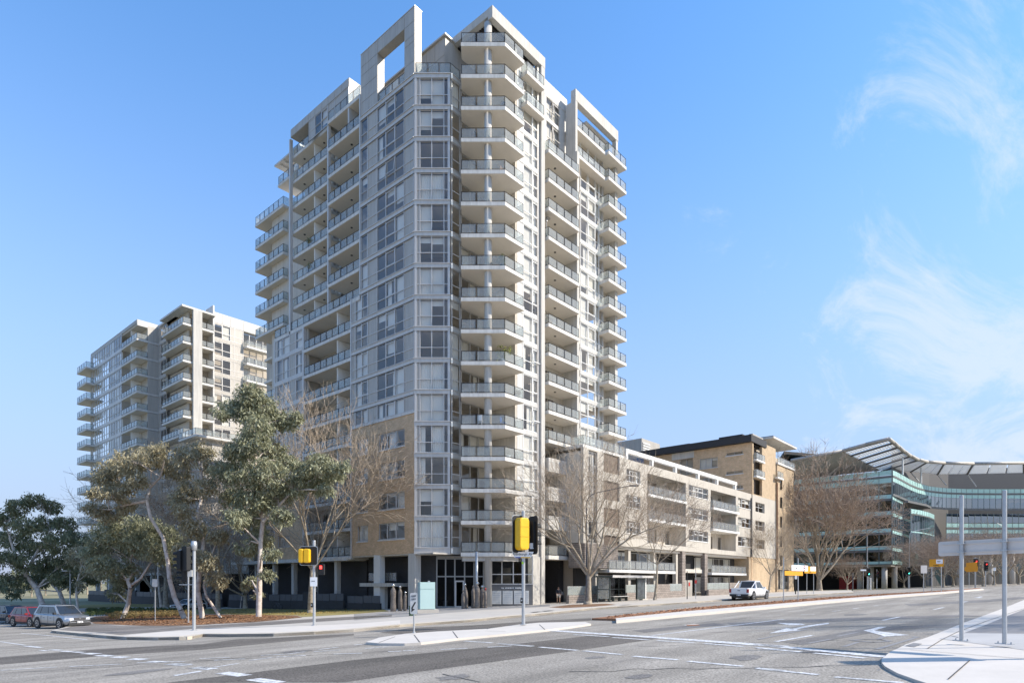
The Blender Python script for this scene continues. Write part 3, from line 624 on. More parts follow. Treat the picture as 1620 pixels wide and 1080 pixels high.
# brick base with window openings
wins = [(xL(598), xL(639.6)), (xL(564.4), xL(581.6))]
holes = [(a, b, L(k) + .95, L(k) + 2.6) for k in range(1, 5) for a, b in wins]
wall_holes(TW, FL, 'brick_wall', M_brick, xL(557), -46.68, 4.45, 17.8, holes, th=.35, y=.03)
facade_box(TW, FL, 'sill_band', M_slab, xL(557), -46.69, 17.8, 18.04, -.05, .4)
for k in range(1, 5):
    window(TW, FL, [xL(p) for p in (598, 611.2, 625.5, 639.6)], [L(k) + .96, L(k) + 2.59], ['gog'], y=.16, cur=.6, rng=rt, fw=.08)
    window(TW, FL, [xL(p) for p in (564.4, 571.4, 581.6)], [L(k) + .96, L(k) + 2.59], ['go'], y=.16, cur=.6, rng=rt, fw=.08)
    for a, b in wins: facade_box(TW, FL, 'window_sill', M_slab, a - .05, b + .05, L(k) + .83, L(k) + .95, -.05, .2)
# roof portal over the left face
x0, x1, x2, x3 = xL(571), xL(597.4), xL(640), -46.7
wall_holes(TW, FL, 'roof_frame', M_clad, x0, x3, 50.02, 56.45, [(x1, x2, 50.03, 55.1)], th=.85)
for (a, b, zs) in ((x0, x1, [50.1, 51.4, 52.9, 54.2, 55.1, 56.42]), (x2, x3, [50.1, 51.3, 53.2, 53.8, 55.1, 56.42]), (x1, x2, [55.1, 56.42])):
    n = max(2, round((b - a) / 1.25)) if b != x3 else 1
    clad_grid(TW, FL, [a + (b - a) * i / n for i in range(n + 1)], zs)
facade_box(TW, FL, 'coping', M_frame, x0 - .03, x3 + .03, 56.45, 56.53, -.05, .9)
# roof terrace balustrade
b0 = MB().prism([(0, 0), (2.25, -2.55), (3.6, -2.55), (3.6, .6), (1, 4)], -.12, 0).obj('terrace_deck', M_slab, TW, (39.3, 46.7, 50.0))
rail_objs(b0, [(.1, .0), (2.28, -2.48), (3.5, -2.48)], 1.1, seg=1.3)
t16 = MB().box(0, .1, 0, .1, 0, .05).obj('terrace_upstand', M_slab, TW, (39.45, 0, 50.0)); rail_objs(t16, [(0, -x1), (0, -x2)], 1.1, seg=1.2)
# penthouse
MB().box(42.5, 56, 45.9, 57.5, 49.6, 55.2).obj('penthouse_wall', M_clad, TW)
FP = Fr(42.5, 0, -90); clad_grid(TW, FP, [-57.4 + 1.25 * i for i in range(0, 9)] + [-45.95], [50.1, 51.6, 53.4, 55.1], m=M_clad)
window(TW, FP, [-50.3, -48.9, -47.4], [51.1, 53.4], ['gg'], y=-.06, cur=0, rng=rt)
MB().box(42.3, 56.2, 45.7, 57.5, 55.2, 55.35).obj('roof_slab', M_band, TW)
MB().box(47.3, 51.4, 41.3, 46, 50.1, 54.4).obj('penthouse_wall', M_rend, TW)
# upper left block
UB0, UB1 = tS(552, 39.3), tS(460, 39.3)
MB().box(41.6, 52, UB0, UB1, 52.4, 55.2).obj('upper_block', M_clad, TW)
MB().box(39.3, 52.2, UB0 - .01, UB1 + .01, 54.35, 55.3).obj('roof_slab', M_clad, TW)
MB().box(39.32, 42.4, UB0 - .02, UB0 + .25, 50.5, 55.29).obj('end_wall', M_clad_l, TW)
n = 9; clad_grid(TW, FL, [-UB1 + (UB1 - UB0) * i / n for i in range(n + 1)], [54.37, 55.28])
xa, xb = xL(489), xL(519)
window(TW, FL, [xa, (xa * 2 + xb) / 3, (xa + 2 * xb) / 3, xb], [52.1, 53.1, 54.3], ['pgg', 'pgo'], cur=.4, rng=rt)
window(TW, FL, [xb, xb + 1.3, xL(552)], [52.5, 54.3], ['pp'], cur=0, rng=rt, y=.03)
MB().box(41.2, 41.6, tS(489, 39.3), UB1, 52.1, 54.35).obj('recess_wall', M_rend2, TW)
# left face balcony stacks
BW = Fr(41.5, 0, -90)
def back_wall(F, xa, xb, k, doors, m=M_rend, y=0, hgt=2.55):
    holes = [(a, b, FFL(k) + .02, FFL(k) + 2.15) for a, b in doors]
    wall_holes(TW, F, 'recess_wall', m, xa, xb, FFL(k), FFL(k) + 2.66, holes, th=.2, y=y)
    for a, b in doors:
        window(TW, F, [a, (a + b) / 2, b], [FFL(k) + .04, FFL(k) + 2.13], ['gg'], y=y + .1, cur=.35, rng=rt, frame=M_frame, name='door')
a1, a2 = tS(571.2, 39.3) + .17, tS(519.5, 39.3); 
poly = [(39.25, a1), (39.25, a2), (41.5, a2), (41.5, a1)]
o, ch = balcony(TW, poly, [(39.32, a1 + .02), (39.32, a2 - .05), (41.4, a2 - .05)], FFL(17), light=(40.3, (a1 + a2) / 2))
stack_up(TW, o, ch, [FFL(k) for k in range(11, 17)])
for k in range(10, 17): back_wall(BW, -a2, -a1, k, [(-a2 + .5, -a2 + 2.1), (-a1 - 1.9, -a1 - .2)])
for k in range(10, 18): MB().box(39.5, 41.45, a1 + 1.9, a1 + 1.96, FFL(k) + .0, FFL(k) + .01)
b1, b2 = tS(517.5, 39.7), tS(460.5, 39.7)
o, ch = balcony(TW, [(39.7, b1), (39.7, b2), (41.5, b2), (41.5, b1)], [(39.77, b1 + .05), (39.77, b2 - .05)], FFL(17), light=(40.6, b1 + 2))
ch.append(put('light_fitting', ch[-1].data, o, ch[-1].location[:]));  ch[-1].location.y += 4.2
stack_up(TW, o, ch, [FFL(k) for k in range(11, 17)])
for k in range(10, 17):
    back_wall(BW, -b2, -b1, k, [(-b2 + .4, -b2 + 2.0), (-b1 - 4.2, -b1 - 2.4), (-b1 - 1.7, -b1 - .2)])
    MB().box(39.9, 41.45, b1 + 2.9, b1 + 2.98, FFL(k) + .02, FFL(k) + 2.6).obj('privacy_screen', M_curt, TW)
for p_ in (518.6, 458.3): facade_box(TW, FL, 'mullion_post', M_frame, xL(p_) - .13, xL(p_) + .1, L(10) - .9 if p_ > 500 else 30.8, 54.3, .0, .35)
for k in range(11, 17): MB().box(39.38, 39.72, tS(520, 39.3) - .06, tS(516, 39.3), L(k) - .44, L(k) - .02).obj('slab_edge', M_band, TW)
# stepped balconies at the far left
c1, c2 = 74.5, tS(403.5, 41.2)
MB().box(41.9, 46, 70, 78.6, -1, 49.3).obj('rear_wall', M_rend2, TW)
o, ch = balcony(TW, [(41.2, c1), (41.2, c2), (43.5, c2), (43.5, c2 - 2), (44.0, c1)], [(43.0, c1 + .05), (41.27, c1 + .05), (41.27, c2 - .05), (43.3, c2 - .06)], FFL(16), light=(42, 77))
stack_up(TW, o, ch, [FFL(k) for k in range(11, 16)])
MB().box(43.0, 43.4, 79.6, 80.0, 25, 49.1).obj('column', M_rend2, TW)
o, ch = balcony(TW, [(41.3, 71), (41.3, 76.0), (44, 76.0), (44, 71)], [(41.37, 71.05), (41.37, 75.9), (43.9, 75.9)], FFL(17), th=.3)
MB().prism([(41.0, 70.2), (41.0, 76.3), (44.5, 76.3), (44.5, 70.2)], 54.8, 55.0).obj('canopy', M_band, TW)
for y in (73.2, 74.2, 75.2): MB().box(41.3, 44.4, y, y + .1, 54.62, 54.79).obj('canopy_beam', M_white, TW)
# lower left: wide balconies, glazed bay, terrace
d0, d1_, d2_ = tS(556.2, 39.3) + .02, tS(480, 39.3), tS(434, 39.3)
o, ch = balcony(TW, [(39.25, d0), (39.25, d1_), (41.5, d1_), (41.5, d0)], [(39.32, d0 + .05), (39.32, d1_ - .05)], FFL(9), light=(40.4, d0 + 4))
stack_up(TW, o, ch, [FFL(k) for k in range(1, 9)])
o, ch = balcony(TW, [(39.25, tA + .17), (39.25, d1_), (41.5, d1_), (41.5, tA + .17)], [(39.32, tA + .22), (39.32, d1_ - .05), (41.4, d1_ - .05)], FFL(10))
o, ch = balcony(TW, [(39.3, d1_ + .02), (39.3, d2_), (46, d2_), (46, d1_ + .02)], [(39.37, d1_ + .05), (39.37, d2_ - .05), (41.0, d2_ - .05)], FFL(10))
xq = [xL(p) for p in (434.4, 439, 448, 458.5, 468.5, 479.4)]
for k in range(1, 10):
    back_wall(BW, -d1_, -d0, k, [(-d1_ + .3, -d1_ + 1.6), (-d1_ + 5.0, -d1_ + 6.8), (-d0 - 1.7, -d0 - .25)])
    MB().box(39.5, 41.4, d0 + 2.9, d0 + 3.0, FFL(k) + .02, FFL(k) + 2.6).obj('privacy_screen', M_curt, TW)
    if k > 3:
        window(TW, FL, xq, [L(k), L(k) + .95, L(k + 1) - .42 if k < 9 else FFL(10) - .36], ['pggpg', 'pggpo'], cur=.4, rng=rt, fw=.08, open_p=.3)
        facade_box(TW, FL, 'spandrel_band', M_band, xq[0], xq[-1], L(k) - .42, L(k) - .03, -.08, .2)
    else: 
        wall_holes(TW, FL, 'brick_wall', M_brick, xq[0], xq[-1], L(k) - .6, L(k) + 2.4 if k < 3 else L(4) - .43, [(xq[1], xq[3], L(k) + .9, L(k) + 2.3)], th=.3)
        window(TW, FL, xq[1:4], [L(k) + .92, L(k) + 2.28], ['go'], y=.12, cur=.5, rng=rt)
    facade_box(TW, FL, 'corner_post', M_rend, xq[-1], xq[-1] + .35, FFL(k), FFL(k) + 2.66, .35, .6)
for p_ in (434.4, 480): facade_box(TW, FL, 'mullion_post', M_frame, xL(p_) - .1, xL(p_) + .12, 4.4, 31.2, -.06, .3)
MB().box(39.6, 41.6, d1_ + .1, d2_ - .1, 4.4, 31.1).obj('bay_wall', M_int, TW)
o, ch = balcony(TW, [(41.0, d2_ + .02), (41.0, 82.5), (44, 82.5), (44, d2_ + .02)], [(41.07, d2_ + .1), (41.07, 82.4), (43.9, 82.4)], FFL(8))
stack_up(TW, o, ch, [FFL(k) for k in range(2, 8)])
MB().box(43.5, 46, d2_, 82.3, -2, 30.9).obj('rear_wall', M_rend2, TW)
# ---------------- front corner balconies
cb = [(41.75, 42.95), (44.5, 39.8), (47.3, 39.8), (47.3, 44.0), (42.85, 44.0)]
o, ch = balcony(TW, cb, [(42.75, 43.85), (41.87, 43.0), (44.53, 39.88), (47.22, 39.88), (47.22, 40.9)], FFL(17), th=.36, railm=M_rail, seg=1.3)
stack_up(TW, o, ch, [FFL(k) for k in range(1, 17)])
MB().prism([(42.1, 43.1), (44.6, 40.2), (47.2, 40.2), (47.2, 44.0), (42.9, 44.0)], FFL(1) - .78, FFL(1) - .38).obj('transfer_beam', M_rend, TW)
MB().lathe([(.36, -1.2), (.36, 54.7)], 24, (43.86, 41.42)).obj('round_column', M_rend, TW, smooth=True)
MB().box(47.3, 47.6, 41.0, 44.3, 4.2, 54.6).obj('blade_wall', M_rend2, TW)
MB().box(47.3, 51.2, 44.3, 44.6, 4.2, 54).obj('recess_wall', M_rend, TW)
# portal frame at the corner
MB().box(43.6, 51.62, 40.62, 41.2, 54.75, 55.85).obj('portal_beam', M_rend, TW)
MB().box(51.02, 51.60, 40.64, 41.25, -1, 54.75).obj('portal_column', M_rend, TW)
MB().box(50.7, 51.01, 40.9, 41.3, 4.0, 54.7).obj('downpipe_casing', M_frame, TW)
MB().box(43.62, 44.15, 41.2, 46.4, 55.1, 55.84).obj('portal_beam', M_rend, TW)
MB().box(43.9, 51, 41.2, 46.4, 55.25, 55.4).obj('pergola_roof', M_frame, TW)
for i in range(16): MB().box(44.2, 51, 0, .09, 54.95, 55.24).obj('pergola_slat', M_rail, TW, (0, 41.35 + i * .3, 0))
# ---------------- bright glazed bay right of the corner balconies
xs1 = [sT(p, 41.0) for p in (818, 827.5, 841.5, 855.2)]
for k in range(1, 17):
    window(TW, F1, xs1, [L(k), L(k) + 1.0, L(k + 1) - .42], ['pgg', 'pgo'], cur=.95, rng=rt, fw=.07, panel=M_clad_l, frame=M_frame_w, open_p=.1)
    facade_box(TW, F1, 'spandrel_band', M_clad_l, xs1[0], xs1[-1], L(k) - .42, L(k) - .03, -.08, .2)
for k in (16, 17):
    o, ch = balcony(TW, [(48.2, 40.2), (51.0, 40.2), (51.0, 41.0), (48.2, 41.0)], [(48.25, 40.95), (48.25, 40.27), (50.95, 40.27)], FFL(k) - .15, railm=M_rail)
facade_box(TW, F1, 'spandrel_band', M_clad_l, xs1[0], xs1[-1], 4.3, 4.52, -.08, .2)
# ---------------- recessed balconies right of the portal column
FR2 = Fr(0, 42.6, 0)
r2 = [(51.8, 40.3), (57.3, 40.3), (57.3, 42.6), (51.65, 42.6), (51.65, 41.3), (51.8, 41.2)]
o, ch = balcony(TW, r2, [(51.88, 41.1), (51.88, 40.37), (57.22, 40.37), (57.22, 40.7)], FFL(15), th=.36, railm=M_rail, seg=1.35, light=(54.3, 41.4))
stack_up(TW, o, ch, [FFL(k) for k in range(5, 15)])
for k in range(1, 16):
    wall_holes(TW, FR2, 'recess_wall', M_rend2, 51.65, 57.3, FFL(k), FFL(k) + 2.64, [(52.0, 55.6, FFL(k) + .02, FFL(k) + 2.2)], th=.2)
    window(TW, FR2, [52.0, 53.2, 54.4, 55.6], [FFL(k) + .04, FFL(k) + 2.18], ['ggg'], y=.1, cur=.35, rng=rt, frame=M_rail)
MB().box(57.3, 57.72, 40.62, 42.62, 17.05, 49.2).obj('blade_wall', M_rend, TW)
xm = 54.9
for k in (2, 3, 4):
    po = [(51.8, 40.3), (xm, 40.3), (xm, 42.6), (51.65, 42.6), (51.65, 41.3), (51.8, 41.2)]
    MB().prism(po, FFL(k) - .3, FFL(k)).obj('balcony_slab', M_slab, TW)
    MB().prism([(51.8, 40.3), (xm, 40.3), (xm, 40.45), (51.95, 40.45), (51.95, 41.2), (51.8, 41.2)], FFL(k) + .002, FFL(k) + 1.1).obj('solid_parapet', M_rend, TW)
    MB().prism([(51.79, 40.29), (xm, 40.29), (xm, 40.44), (51.79, 40.44)], FFL(k) - .32, FFL(k) - .01).obj('parapet_base', M_rend, TW)
o, ch = balcony(TW, [(51.8, 40.3), (xm + 1, 40.3), (xm + 1, 42.6), (51.65, 42.6)], [(51.88, 41.1), (51.88, 40.37), (xm, 40.37)], FFL(1), th=.4, railm=M_rail_l)
# wall above the recessed balconies
FU = Fr(0, 42.5, 0)
wall_holes(TW, FU, 'clad_wall', M_clad_l, 51.6, 58, 49.1, 56.1, [(54.2, 56.6, 49.2, 51.8), (54.2, 56.6, 52.2, 54.4)], th=.3)
for zz in ((49.2, 51.8), (52.2, 54.4)): window(TW, FU, [54.2, 55.4, 56.6], [zz[0], zz[0] + 1.0, zz[1]], ['gg', 'go'], y=.1, cur=.1, rng=rt, frame=M_frame, open_p=.9)
clad_grid(TW, FU, [51.62, 53.4, 54.15], [46.4, 49.1, 52.0, 54.5, 56.05], m=M_clad_l); clad_grid(TW, FU, [54.2, 55.4, 56.6, 57.9], [54.5, 56.05], m=M_clad_l)
MB().box(51.6, 58.0, 42.85, 50, 49.3, 56.0).obj('upper_block', M_clad_l, TW)
# ---------------- second glazed bay and end balconies
xs3 = [sT(p, 42.0) for p in (917.8, 929.4, 941, 947, 953)]
for k in range(5, 17):
    window(TW, F3, xs3, [L(k), L(k) + 1.0, L(k + 1) - .42], ['gggg', 'gogg'], cur=.92, rng=rt, fw=.07, frame=M_frame_w, open_p=.1)
    facade_box(TW, F3, 'spandrel_band', M_clad_l, xs3[0] - .1, xs3[-1], L(k) - .42, L(k) - .03, -.08, .2)
MB().box(64.3, 64.62, 41.95, 43.0, 16, 53).obj('corner_pier', M_frame, TW)
e1, e2 = sT(963, 40.6), sT(991, 40.6)
o, ch = balcony(TW, [(e1, 40.6), (e2, 40.6), (e2, 43), (64.3, 43), (e1, 42)], [(e1 + .07, 42.0), (e1 + .07, 40.67), (e2 - .07, 40.67), (e2 - .07, 42.9)], FFL(17), th=.36, railm=M_rail, seg=1.3)
stack_up(TW, o, ch, [FFL(k) for k in range(6, 17)])
MB().box(64.7, 66.75, 42.6, 43.2, 16.4, 52).obj('end_wall', M_rend2, TW); MB().box(66.2, 66.75, 41.3, 42.6, 16.4, 52.0).obj('blade_wall', M_rend, TW)
for k in (16, 17):
    o, ch = balcony(TW, [(57.7, 41.0), (e1 - .02, 41.0), (e1 - .02, 43), (57.7, 43)], [(57.8, 41.07), (e1 - .1, 41.07)], FFL(k) - .05, th=.36, railm=M_rail)
MB().box(57.75, 66, 43.4, 50, 49.4, 54.5).obj('penthouse_wall', M_clad, TW)
MB().box(60.5, 66.0, 41.6, 50, 54.5, 54.7).obj('roof_slab', M_band, TW)
MB().box(57.35, 57.74, 40.88, 42.2, 49.2, 54.95).obj('portal_leg', M_rend, TW)
MB().box(57.35, 66.2, 40.86, 41.5, 54.95, 56.2).obj('portal_beam', M_rend, TW)
MB().box(65.75, 66.18, 40.9, 41.45, 53.4, 54.95).obj('portal_leg', M_rend, TW)
# ---------------- entrance level
def gzp(x, y): return gz(x, y) + .13
FE = Fr(41.6, 47.6, -48.8)     # lobby glass, parallel to the chamfer, set back
def onE(px):                   # x along the lobby glass for a sight line
    a, b = ray(px); c, s_ = FE.c, FE.s
    D = (FE.o[0] * s_ - FE.o[1] * c) / (a * s_ - b * c); return (a * D - FE.o[0]) * c + (b * D - FE.o[1]) * s_
xe = [onE(p) for p in (690, 705, 719.5, 735, 750, 766)]
z0 = -.82
window(TW, FE, xe, [z0, 1.35 + .9, 4.0, 4.3], ['ggggg', 'ggggg', 'ppppp'], cur=0, rng=rt, fw=.13, glass=M_glassd, frame=M_rail_l, name='lobby_glazing')
window(TW, FE, [onE(719.8), onE(734.5)], [z0 + .02, 1.85], ['g'], y=-.12, cur=0, rng=rt, fw=.14, glass=M_glassd, name='entrance_door')
wall_holes(TW, FE, 'lobby_wall', M_char, onE(655), xe[0], z0 - .5, 4.35, [], th=.3)
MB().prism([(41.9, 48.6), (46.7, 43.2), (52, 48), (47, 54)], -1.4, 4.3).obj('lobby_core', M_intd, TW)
FE2 = Fr(44.5, 42.9, -48.8)
def onE2(px):
    a, b = ray(px); c, s_ = FE2.c, FE2.s
    D = (FE2.o[0] * s_ - FE2.o[1] * c) / (a * s_ - b * c); return (a * D - FE2.o[0]) * c + (b * D - FE2.o[1]) * s_
xf = [onE2(p) for p in (777, 794, 812, 829, 843)]
window(TW, FE2, xf, [1.45, 2.45, 4.25], ['gggg', 'gggg'], cur=0, rng=rt, fw=.1, glass=M_glassd, name='shopfront')
facade_box(TW, FE2, 'mailbox_wall', mat('grey_panel', (.16, .155, .15), .6), xf[0], xf[-1], -1.1, 1.45, 0, .25)
for i, (p0, p1) in enumerate(((777.5, 793), (795, 811), (813, 829), (831, 836.5))):
    xa_, xb_ = onE2(p0), onE2(p1)
    mb_ = facade_box(TW, FE2, 'mailbox_bank', M_white, xa_, xb_, -.45, .85, -.06, -.004)
    for j in range(7):
        MB().box(.03, xb_ - xa_ - .03, -.025, -.001, .03 + j * .18, .18 + j * .18).obj('mailbox', M_white, mb_)
        MB().box(.1, xb_ - xa_ - .1, -.031, -.026, .14 + j * .18, .155 + j * .18).obj('slot', M_rail_l, mb_)
def text(R, name, s_, size, m, loc, rz, parent_is_thing=True, rx=90, ext=.004, align='CENTER', ry=0):
    if s_[0] == '~':                                  # print too small to read in the photograph: a row of uneven marks of its size
        n = len(s_); rm = random.Random(n * 7 + int(size * 1000)); mb = MB(); x = -n * size * .3
        for i in range(n - 1):
            if s_[i + 1] != ' ': mb.box(x, x + size * rm.uniform(.28, .5), -size * rm.uniform(.2, .38), size * rm.uniform(.2, .38), -ext, ext)
            x += size * .6
        o = mb.obj('print_marks', m, R, loc); o.rotation_euler = (math.radians(rx), 0, rz); o['kind'] = 'stuff'; return o
    c = bpy.data.curves.new(name, 'FONT'); c.body = s_; c.size = size; c.extrude = ext; c.align_x = align; c.align_y = 'CENTER'; c.resolution_u = 2; c.materials.append(m)
    tmp = bpy.data.objects.new('tmp', c); COL.objects.link(tmp); bpy.context.view_layer.update()
    me = bpy.data.meshes.new_from_object(tmp.evaluated_get(bpy.context.evaluated_depsgraph_get())); bpy.data.objects.remove(tmp)
    o = bpy.data.objects.new(name, me); COL.objects.link(o); o.location = loc; o.rotation_euler = (math.radians(rx), 0, rz); o['kind'] = 'stuff'
    if R is not None:
        o.parent = R
        if R.name in WR: o.matrix_parent_inverse = Matrix.Translation(-WR[R.name])
    return o
tx = FE2.W(onE2(811), -.02, 1.12); text(TW, 'lettering', '~xx xxxxxxx xxxxxx', .2, M_signw, tx, FE2.a)
MB().prism([(45.4, 42.4), (48.6, 42.2), (52, 47.5), (46.5, 47.8)], -1.2, 4.2).obj('shop_core', M_intd, TW)
# pillars and the undercroft
def pillar(x0, x1, y0, y1, z1, m=M_rend): MB().box(x0, x1, y0, y1, gz(x0, y0) - .2, z1).obj('pillar', m, TW)
pillar(39.35, 40.1, 46.75, 47.75, 4.44); pillar(39.36, 40.0, 52.2, 53.2, 4.44, M_white)
MB().box(39.4, 41.9, 44.2, 57, 4.3, 4.44).obj('undercroft_soffit', M_rend2, TW)
pillar(49.0, 51.0, 40.75, 41.4, 4.3); pillar(57.4, 58.1, 40.6, 41.4, 4.3)
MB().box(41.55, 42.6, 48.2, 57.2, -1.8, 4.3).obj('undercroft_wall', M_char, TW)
MB().box(47.6, 51.0, 41.3, 42.2, 4.1, 4.5).obj('transfer_beam', M_rend, TW)
MB().box(39.2, 41.5, 50.2, 55.4, 1.25, 1.6).obj('entry_canopy', M_rend, TW); pillar(39.8, 40.5, 52.4, 53.1, 1.25, M_rend)
bal = MB().box(0, .05, 0, 4.6, 0, .03).obj('stair_deck', M_char, TW, (40.2, 50.6, 1.7)); rail_objs(bal, [(0, 0), (0, 4.6)], 1.0, railm=M_rail, seg=1.1)
# doorway passage between shopfront and podium
MB().box(56.2, 57.0, 42.3, 49, -1, 4.2).obj('passage_wall', M_char, TW)
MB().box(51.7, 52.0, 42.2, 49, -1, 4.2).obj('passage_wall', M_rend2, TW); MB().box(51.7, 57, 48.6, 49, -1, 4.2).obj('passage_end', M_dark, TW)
MB().box(52.1, 53.5, 42.9, 43.0, -.75, 1.9).obj('timber_door', mat('timber_door_brown', (.22, .12, .05), .5, var=.2), TW)
MB().box(53.6, 53.75, 42.6, 42.75, -.75, 2.1).obj('door_post', M_frame, TW)
MB().box(52.2, 53.3, 42.86, 42.9, 2.0, 2.3).obj('door_notice', M_yel, TW)
MB().box(51.65, 57.2, 41.0, 48.6, 4.15, 4.45).obj('passage_ceiling', M_rend2, TW)
# charcoal garden walls along the side street
def low_wall(pts, h, m, panels=True, R=TW, name='garden_wall', pm=M_charp, step=2.6, ph=(.9, 1.6), side=-1):
    for (a, b_) in zip(pts, pts[1:]):
        a = Vector((*a, 0)); b_ = Vector((*b_, 0)); d = b_ - a; Ln = d.length; d.normalize(); ang = math.atan2(d.y, d.x); n = max(1, round(Ln / step)); st = Ln / n
        for i in range(n):
            p = a + d * st * i; zb = gz(p.x, p.y)
            hh = h if i % 4 != 3 else h + .25
            MB().box(0, st - .02, 0, .25, -.5, hh - (.75 if panels and i % 4 != 3 else 0)).obj(name, m, R, (p.x, p.y, zb), ang)
            if panels and i % 4 != 3:
                wq = (st - .08) / 2
                for q in range(2): MB().box(0, wq - .04, 0, .06, 0, .74).obj('screen_panel', pm, R, (p.x + d.x * (.03 + q * wq) - d.y * .08, p.y + d.y * (.03 + q * wq) + d.x * .08, zb + hh - .74), ang)
low_wall([(38.6, 84), (38.6, 57.5)], 1.9, M_char); low_wall([(38.9, 57.3), (38.9, 51.6)], 1.6, M_char)
MB().box(39.0, 41.6, 57.6, 84, 4.0, 4.4).obj('first_floor_edge', M_slab, TW)
MB().box(41.4, 41.8, 57.2, 84, -2.5, 4.0).obj('undercroft_wall', M_char, TW)
for t_ in (60, 64.5, 69, 73.5, 78): pillar(39.5, 40.0, t_, t_ + .5, 4.0, M_rend)
for k in range(0, 11): pass

# ------------------------------------------------------------------ long cream podium
PD = root('podium_building', 'long five-storey cream apartment block with white rooftop frame along the avenue', 'apartment block', (75, 40, -.3), world=True)
FPd = Fr(0, 38.1, 0); PX = lambda p: sT(p, 38.1)
rp = random.Random(5)
pe = PX(1227.5); ps = PX(923)
zr = [(14.8, 13.35), (11.8, 10.35), (8.8, 7.35)]
holes = []
Wn = []
for (zt_, zb_) in zr:
    for (a, b_) in ((991, 1013), (1089.6, 1120), (1167.5, 1187)): holes.append((PX(a), PX(b_), zb_, zt_)); Wn.append((a, b_, zb_, zt_))
    holes.append((PX(1195), PX(1209.5), zb_ - .1, zt_))
p1a, p1b, p2a, p2b = PX(1024), PX(1085), PX(1124.3), PX(1164)
holes += [(p1a, p1b, 6.45, 14.85), (p2a, p2b, 6.45, 14.85)]
g0, g1 = PX(931), PX(945); q0, q1 = PX(955), PX(980)
holes.append((g0, g1, 5.9, 15.7))
for k in (5, 4, 3, 2): holes.append((q0, q1, FFL(k) - 2.7 + .0, FFL(k) - .6))
wall_holes(PD, FPd, 'rendered_wall', M_pod, ps, pe, 5.8, 15.85, holes, th=.35)
MB().box(ps, pe, 38.45, 45.5, 4.6, 5.8 - .02)
MB().box(ps + .35, 101.6, 40.6, 47, 4.6, 16.3).obj('inner_wall', M_int, PD); MB().box(57.3, 101.6, 40.92, 47, -1.5, 4.58).obj('inner_wall', M_int, PD)
for z_ in (6.4, 9.4, 12.4, 15.4): MB().box(ps + .05, pe - .1, 38.46, 40.6, z_ - .3, z_).obj('floor_plate', M_soff, PD)
MB().box(ps, ps + .3, 38.47, 42.6, 5.85, 15.8).obj('return_wall', M_rend2, PD)
MB().box(ps + .3, pe, 38.48, 46, 5.5, 5.79).obj('soffit_slab', M_soff, PD)
for (a, b_, zb_, zt_) in Wn:
    a_, b2 = PX(a), PX(b_); f1, f2 = a_ + (b2 - a_) * .26, a_ + (b2 - a_) * .74
    if a == 1167.5: window(PD, FPd, [a_, a_ + (b2 - a_) * .35, a_ + (b2 - a_) * .62, b2], [zb_, (zb_ + zt_) / 2, zt_], ['ggg', 'gog'], y=.15, cur=.3, rng=rp, frame=M_white, open_p=.5)
    else: window(PD, FPd, [a_, f1, (f1 + f2) / 2, f2, b2], [zb_, (zb_ + zt_) / 2, zt_], ['gggg', 'goog'], y=.15, cur=.25, rng=rp, frame=M_white, open_p=.12)
    facade_box(PD, FPd, 'window_sill', M_white, a_ - .05, b2 + .05, zb_ - .1, zb_, -.06, .1)
for (zt_, zb_) in zr: window(PD, FPd, [PX(1195), (PX(1195) + PX(1209.5)) / 2, PX(1209.5)], [zb_ - .1, (zb_ + zt_) / 2, zt_], ['gg', 'gg'], y=.3, cur=.3, rng=rp, frame=M_white)
for k, z_ in enumerate((6.4, 9.4, 12.4)):
    for (a, b_, d) in ((p1a, p1b, 0), (p2a, p2b, 1)):
        F_ = Fr(0, 40.3, 0)
        wall_holes(PD, F_, 'recess_wall', M_rend2, a, b_, z_, z_ + 2.7, [(a + .3, a + (b_ - a) * .62, z_ + .02, z_ + 2.2), (b_ - 1.6, b_ - .4, z_ + .02, z_ + 2.2)], th=.2)
        window(PD, F_, [a + .3, a + .3 + (b_ - a) * .2, a + (b_ - a) * .45, a + (b_ - a) * .62], [z_ + .03, z_ + 2.18], ['ggg'], y=.1, cur=.3, rng=rp, frame=M_rail_l)
        window(PD, F_, [b_ - 1.6, b_ - 1.0, b_ - .4], [z_ + .03, z_ + 2.18], ['gg'], y=.1, cur=.5, rng=rp, frame=M_rail_l)
        MB().box(b_, b_ + .3, 38.46, 40.5, z_, z_ + 2.9).obj('side_wall', M_rend2, PD); MB().box(a - .3, a, 38.46, 40.5, z_, z_ + 2.9).obj('side_wall', M_rend2, PD)
        if k == 0: continue
        pr = .35 if d else .12
        o, ch = balcony(PD, [(a + .02, 38.1 - pr), (b_ + (.6 if d else -.02), 38.1 - pr), (b_ + (.6 if d else -.02), 38.08), (b_ - .02, 38.08), (b_ - .02, 40.3), (a + .02, 40.3)], [(a + .08, 38.1), (a + .08, 38.17 - pr), (b_ + (.52 if d else -.08), 38.17 - pr)], z_ - .0, th=.32, railm=M_rail_l, seg=1.35, soff=False, m=M_white)
# dark recesses with bronze screens and stair glazing near the tower
for k in (5, 4, 3, 2): facade_box(PD, FPd, 'bronze_screen', mat('bronze_screen_metal', (.17, .125, .09), .6, var=.25, scale=5), q0 + .02, q1 - .02, FFL(k) - 2.7 + .02, FFL(k) - .62, .22, .3)
for z_ in range(4): window(PD, FPd, [g0, (g0 + g1) / 2, g1], [5.9 + 2.45 * z_, 6.8 + 2.45 * z_, 8.35 + 2.45 * z_ - .1], ['gg', 'gg'], y=.2, cur=.4, rng=rp, frame=M_frame)
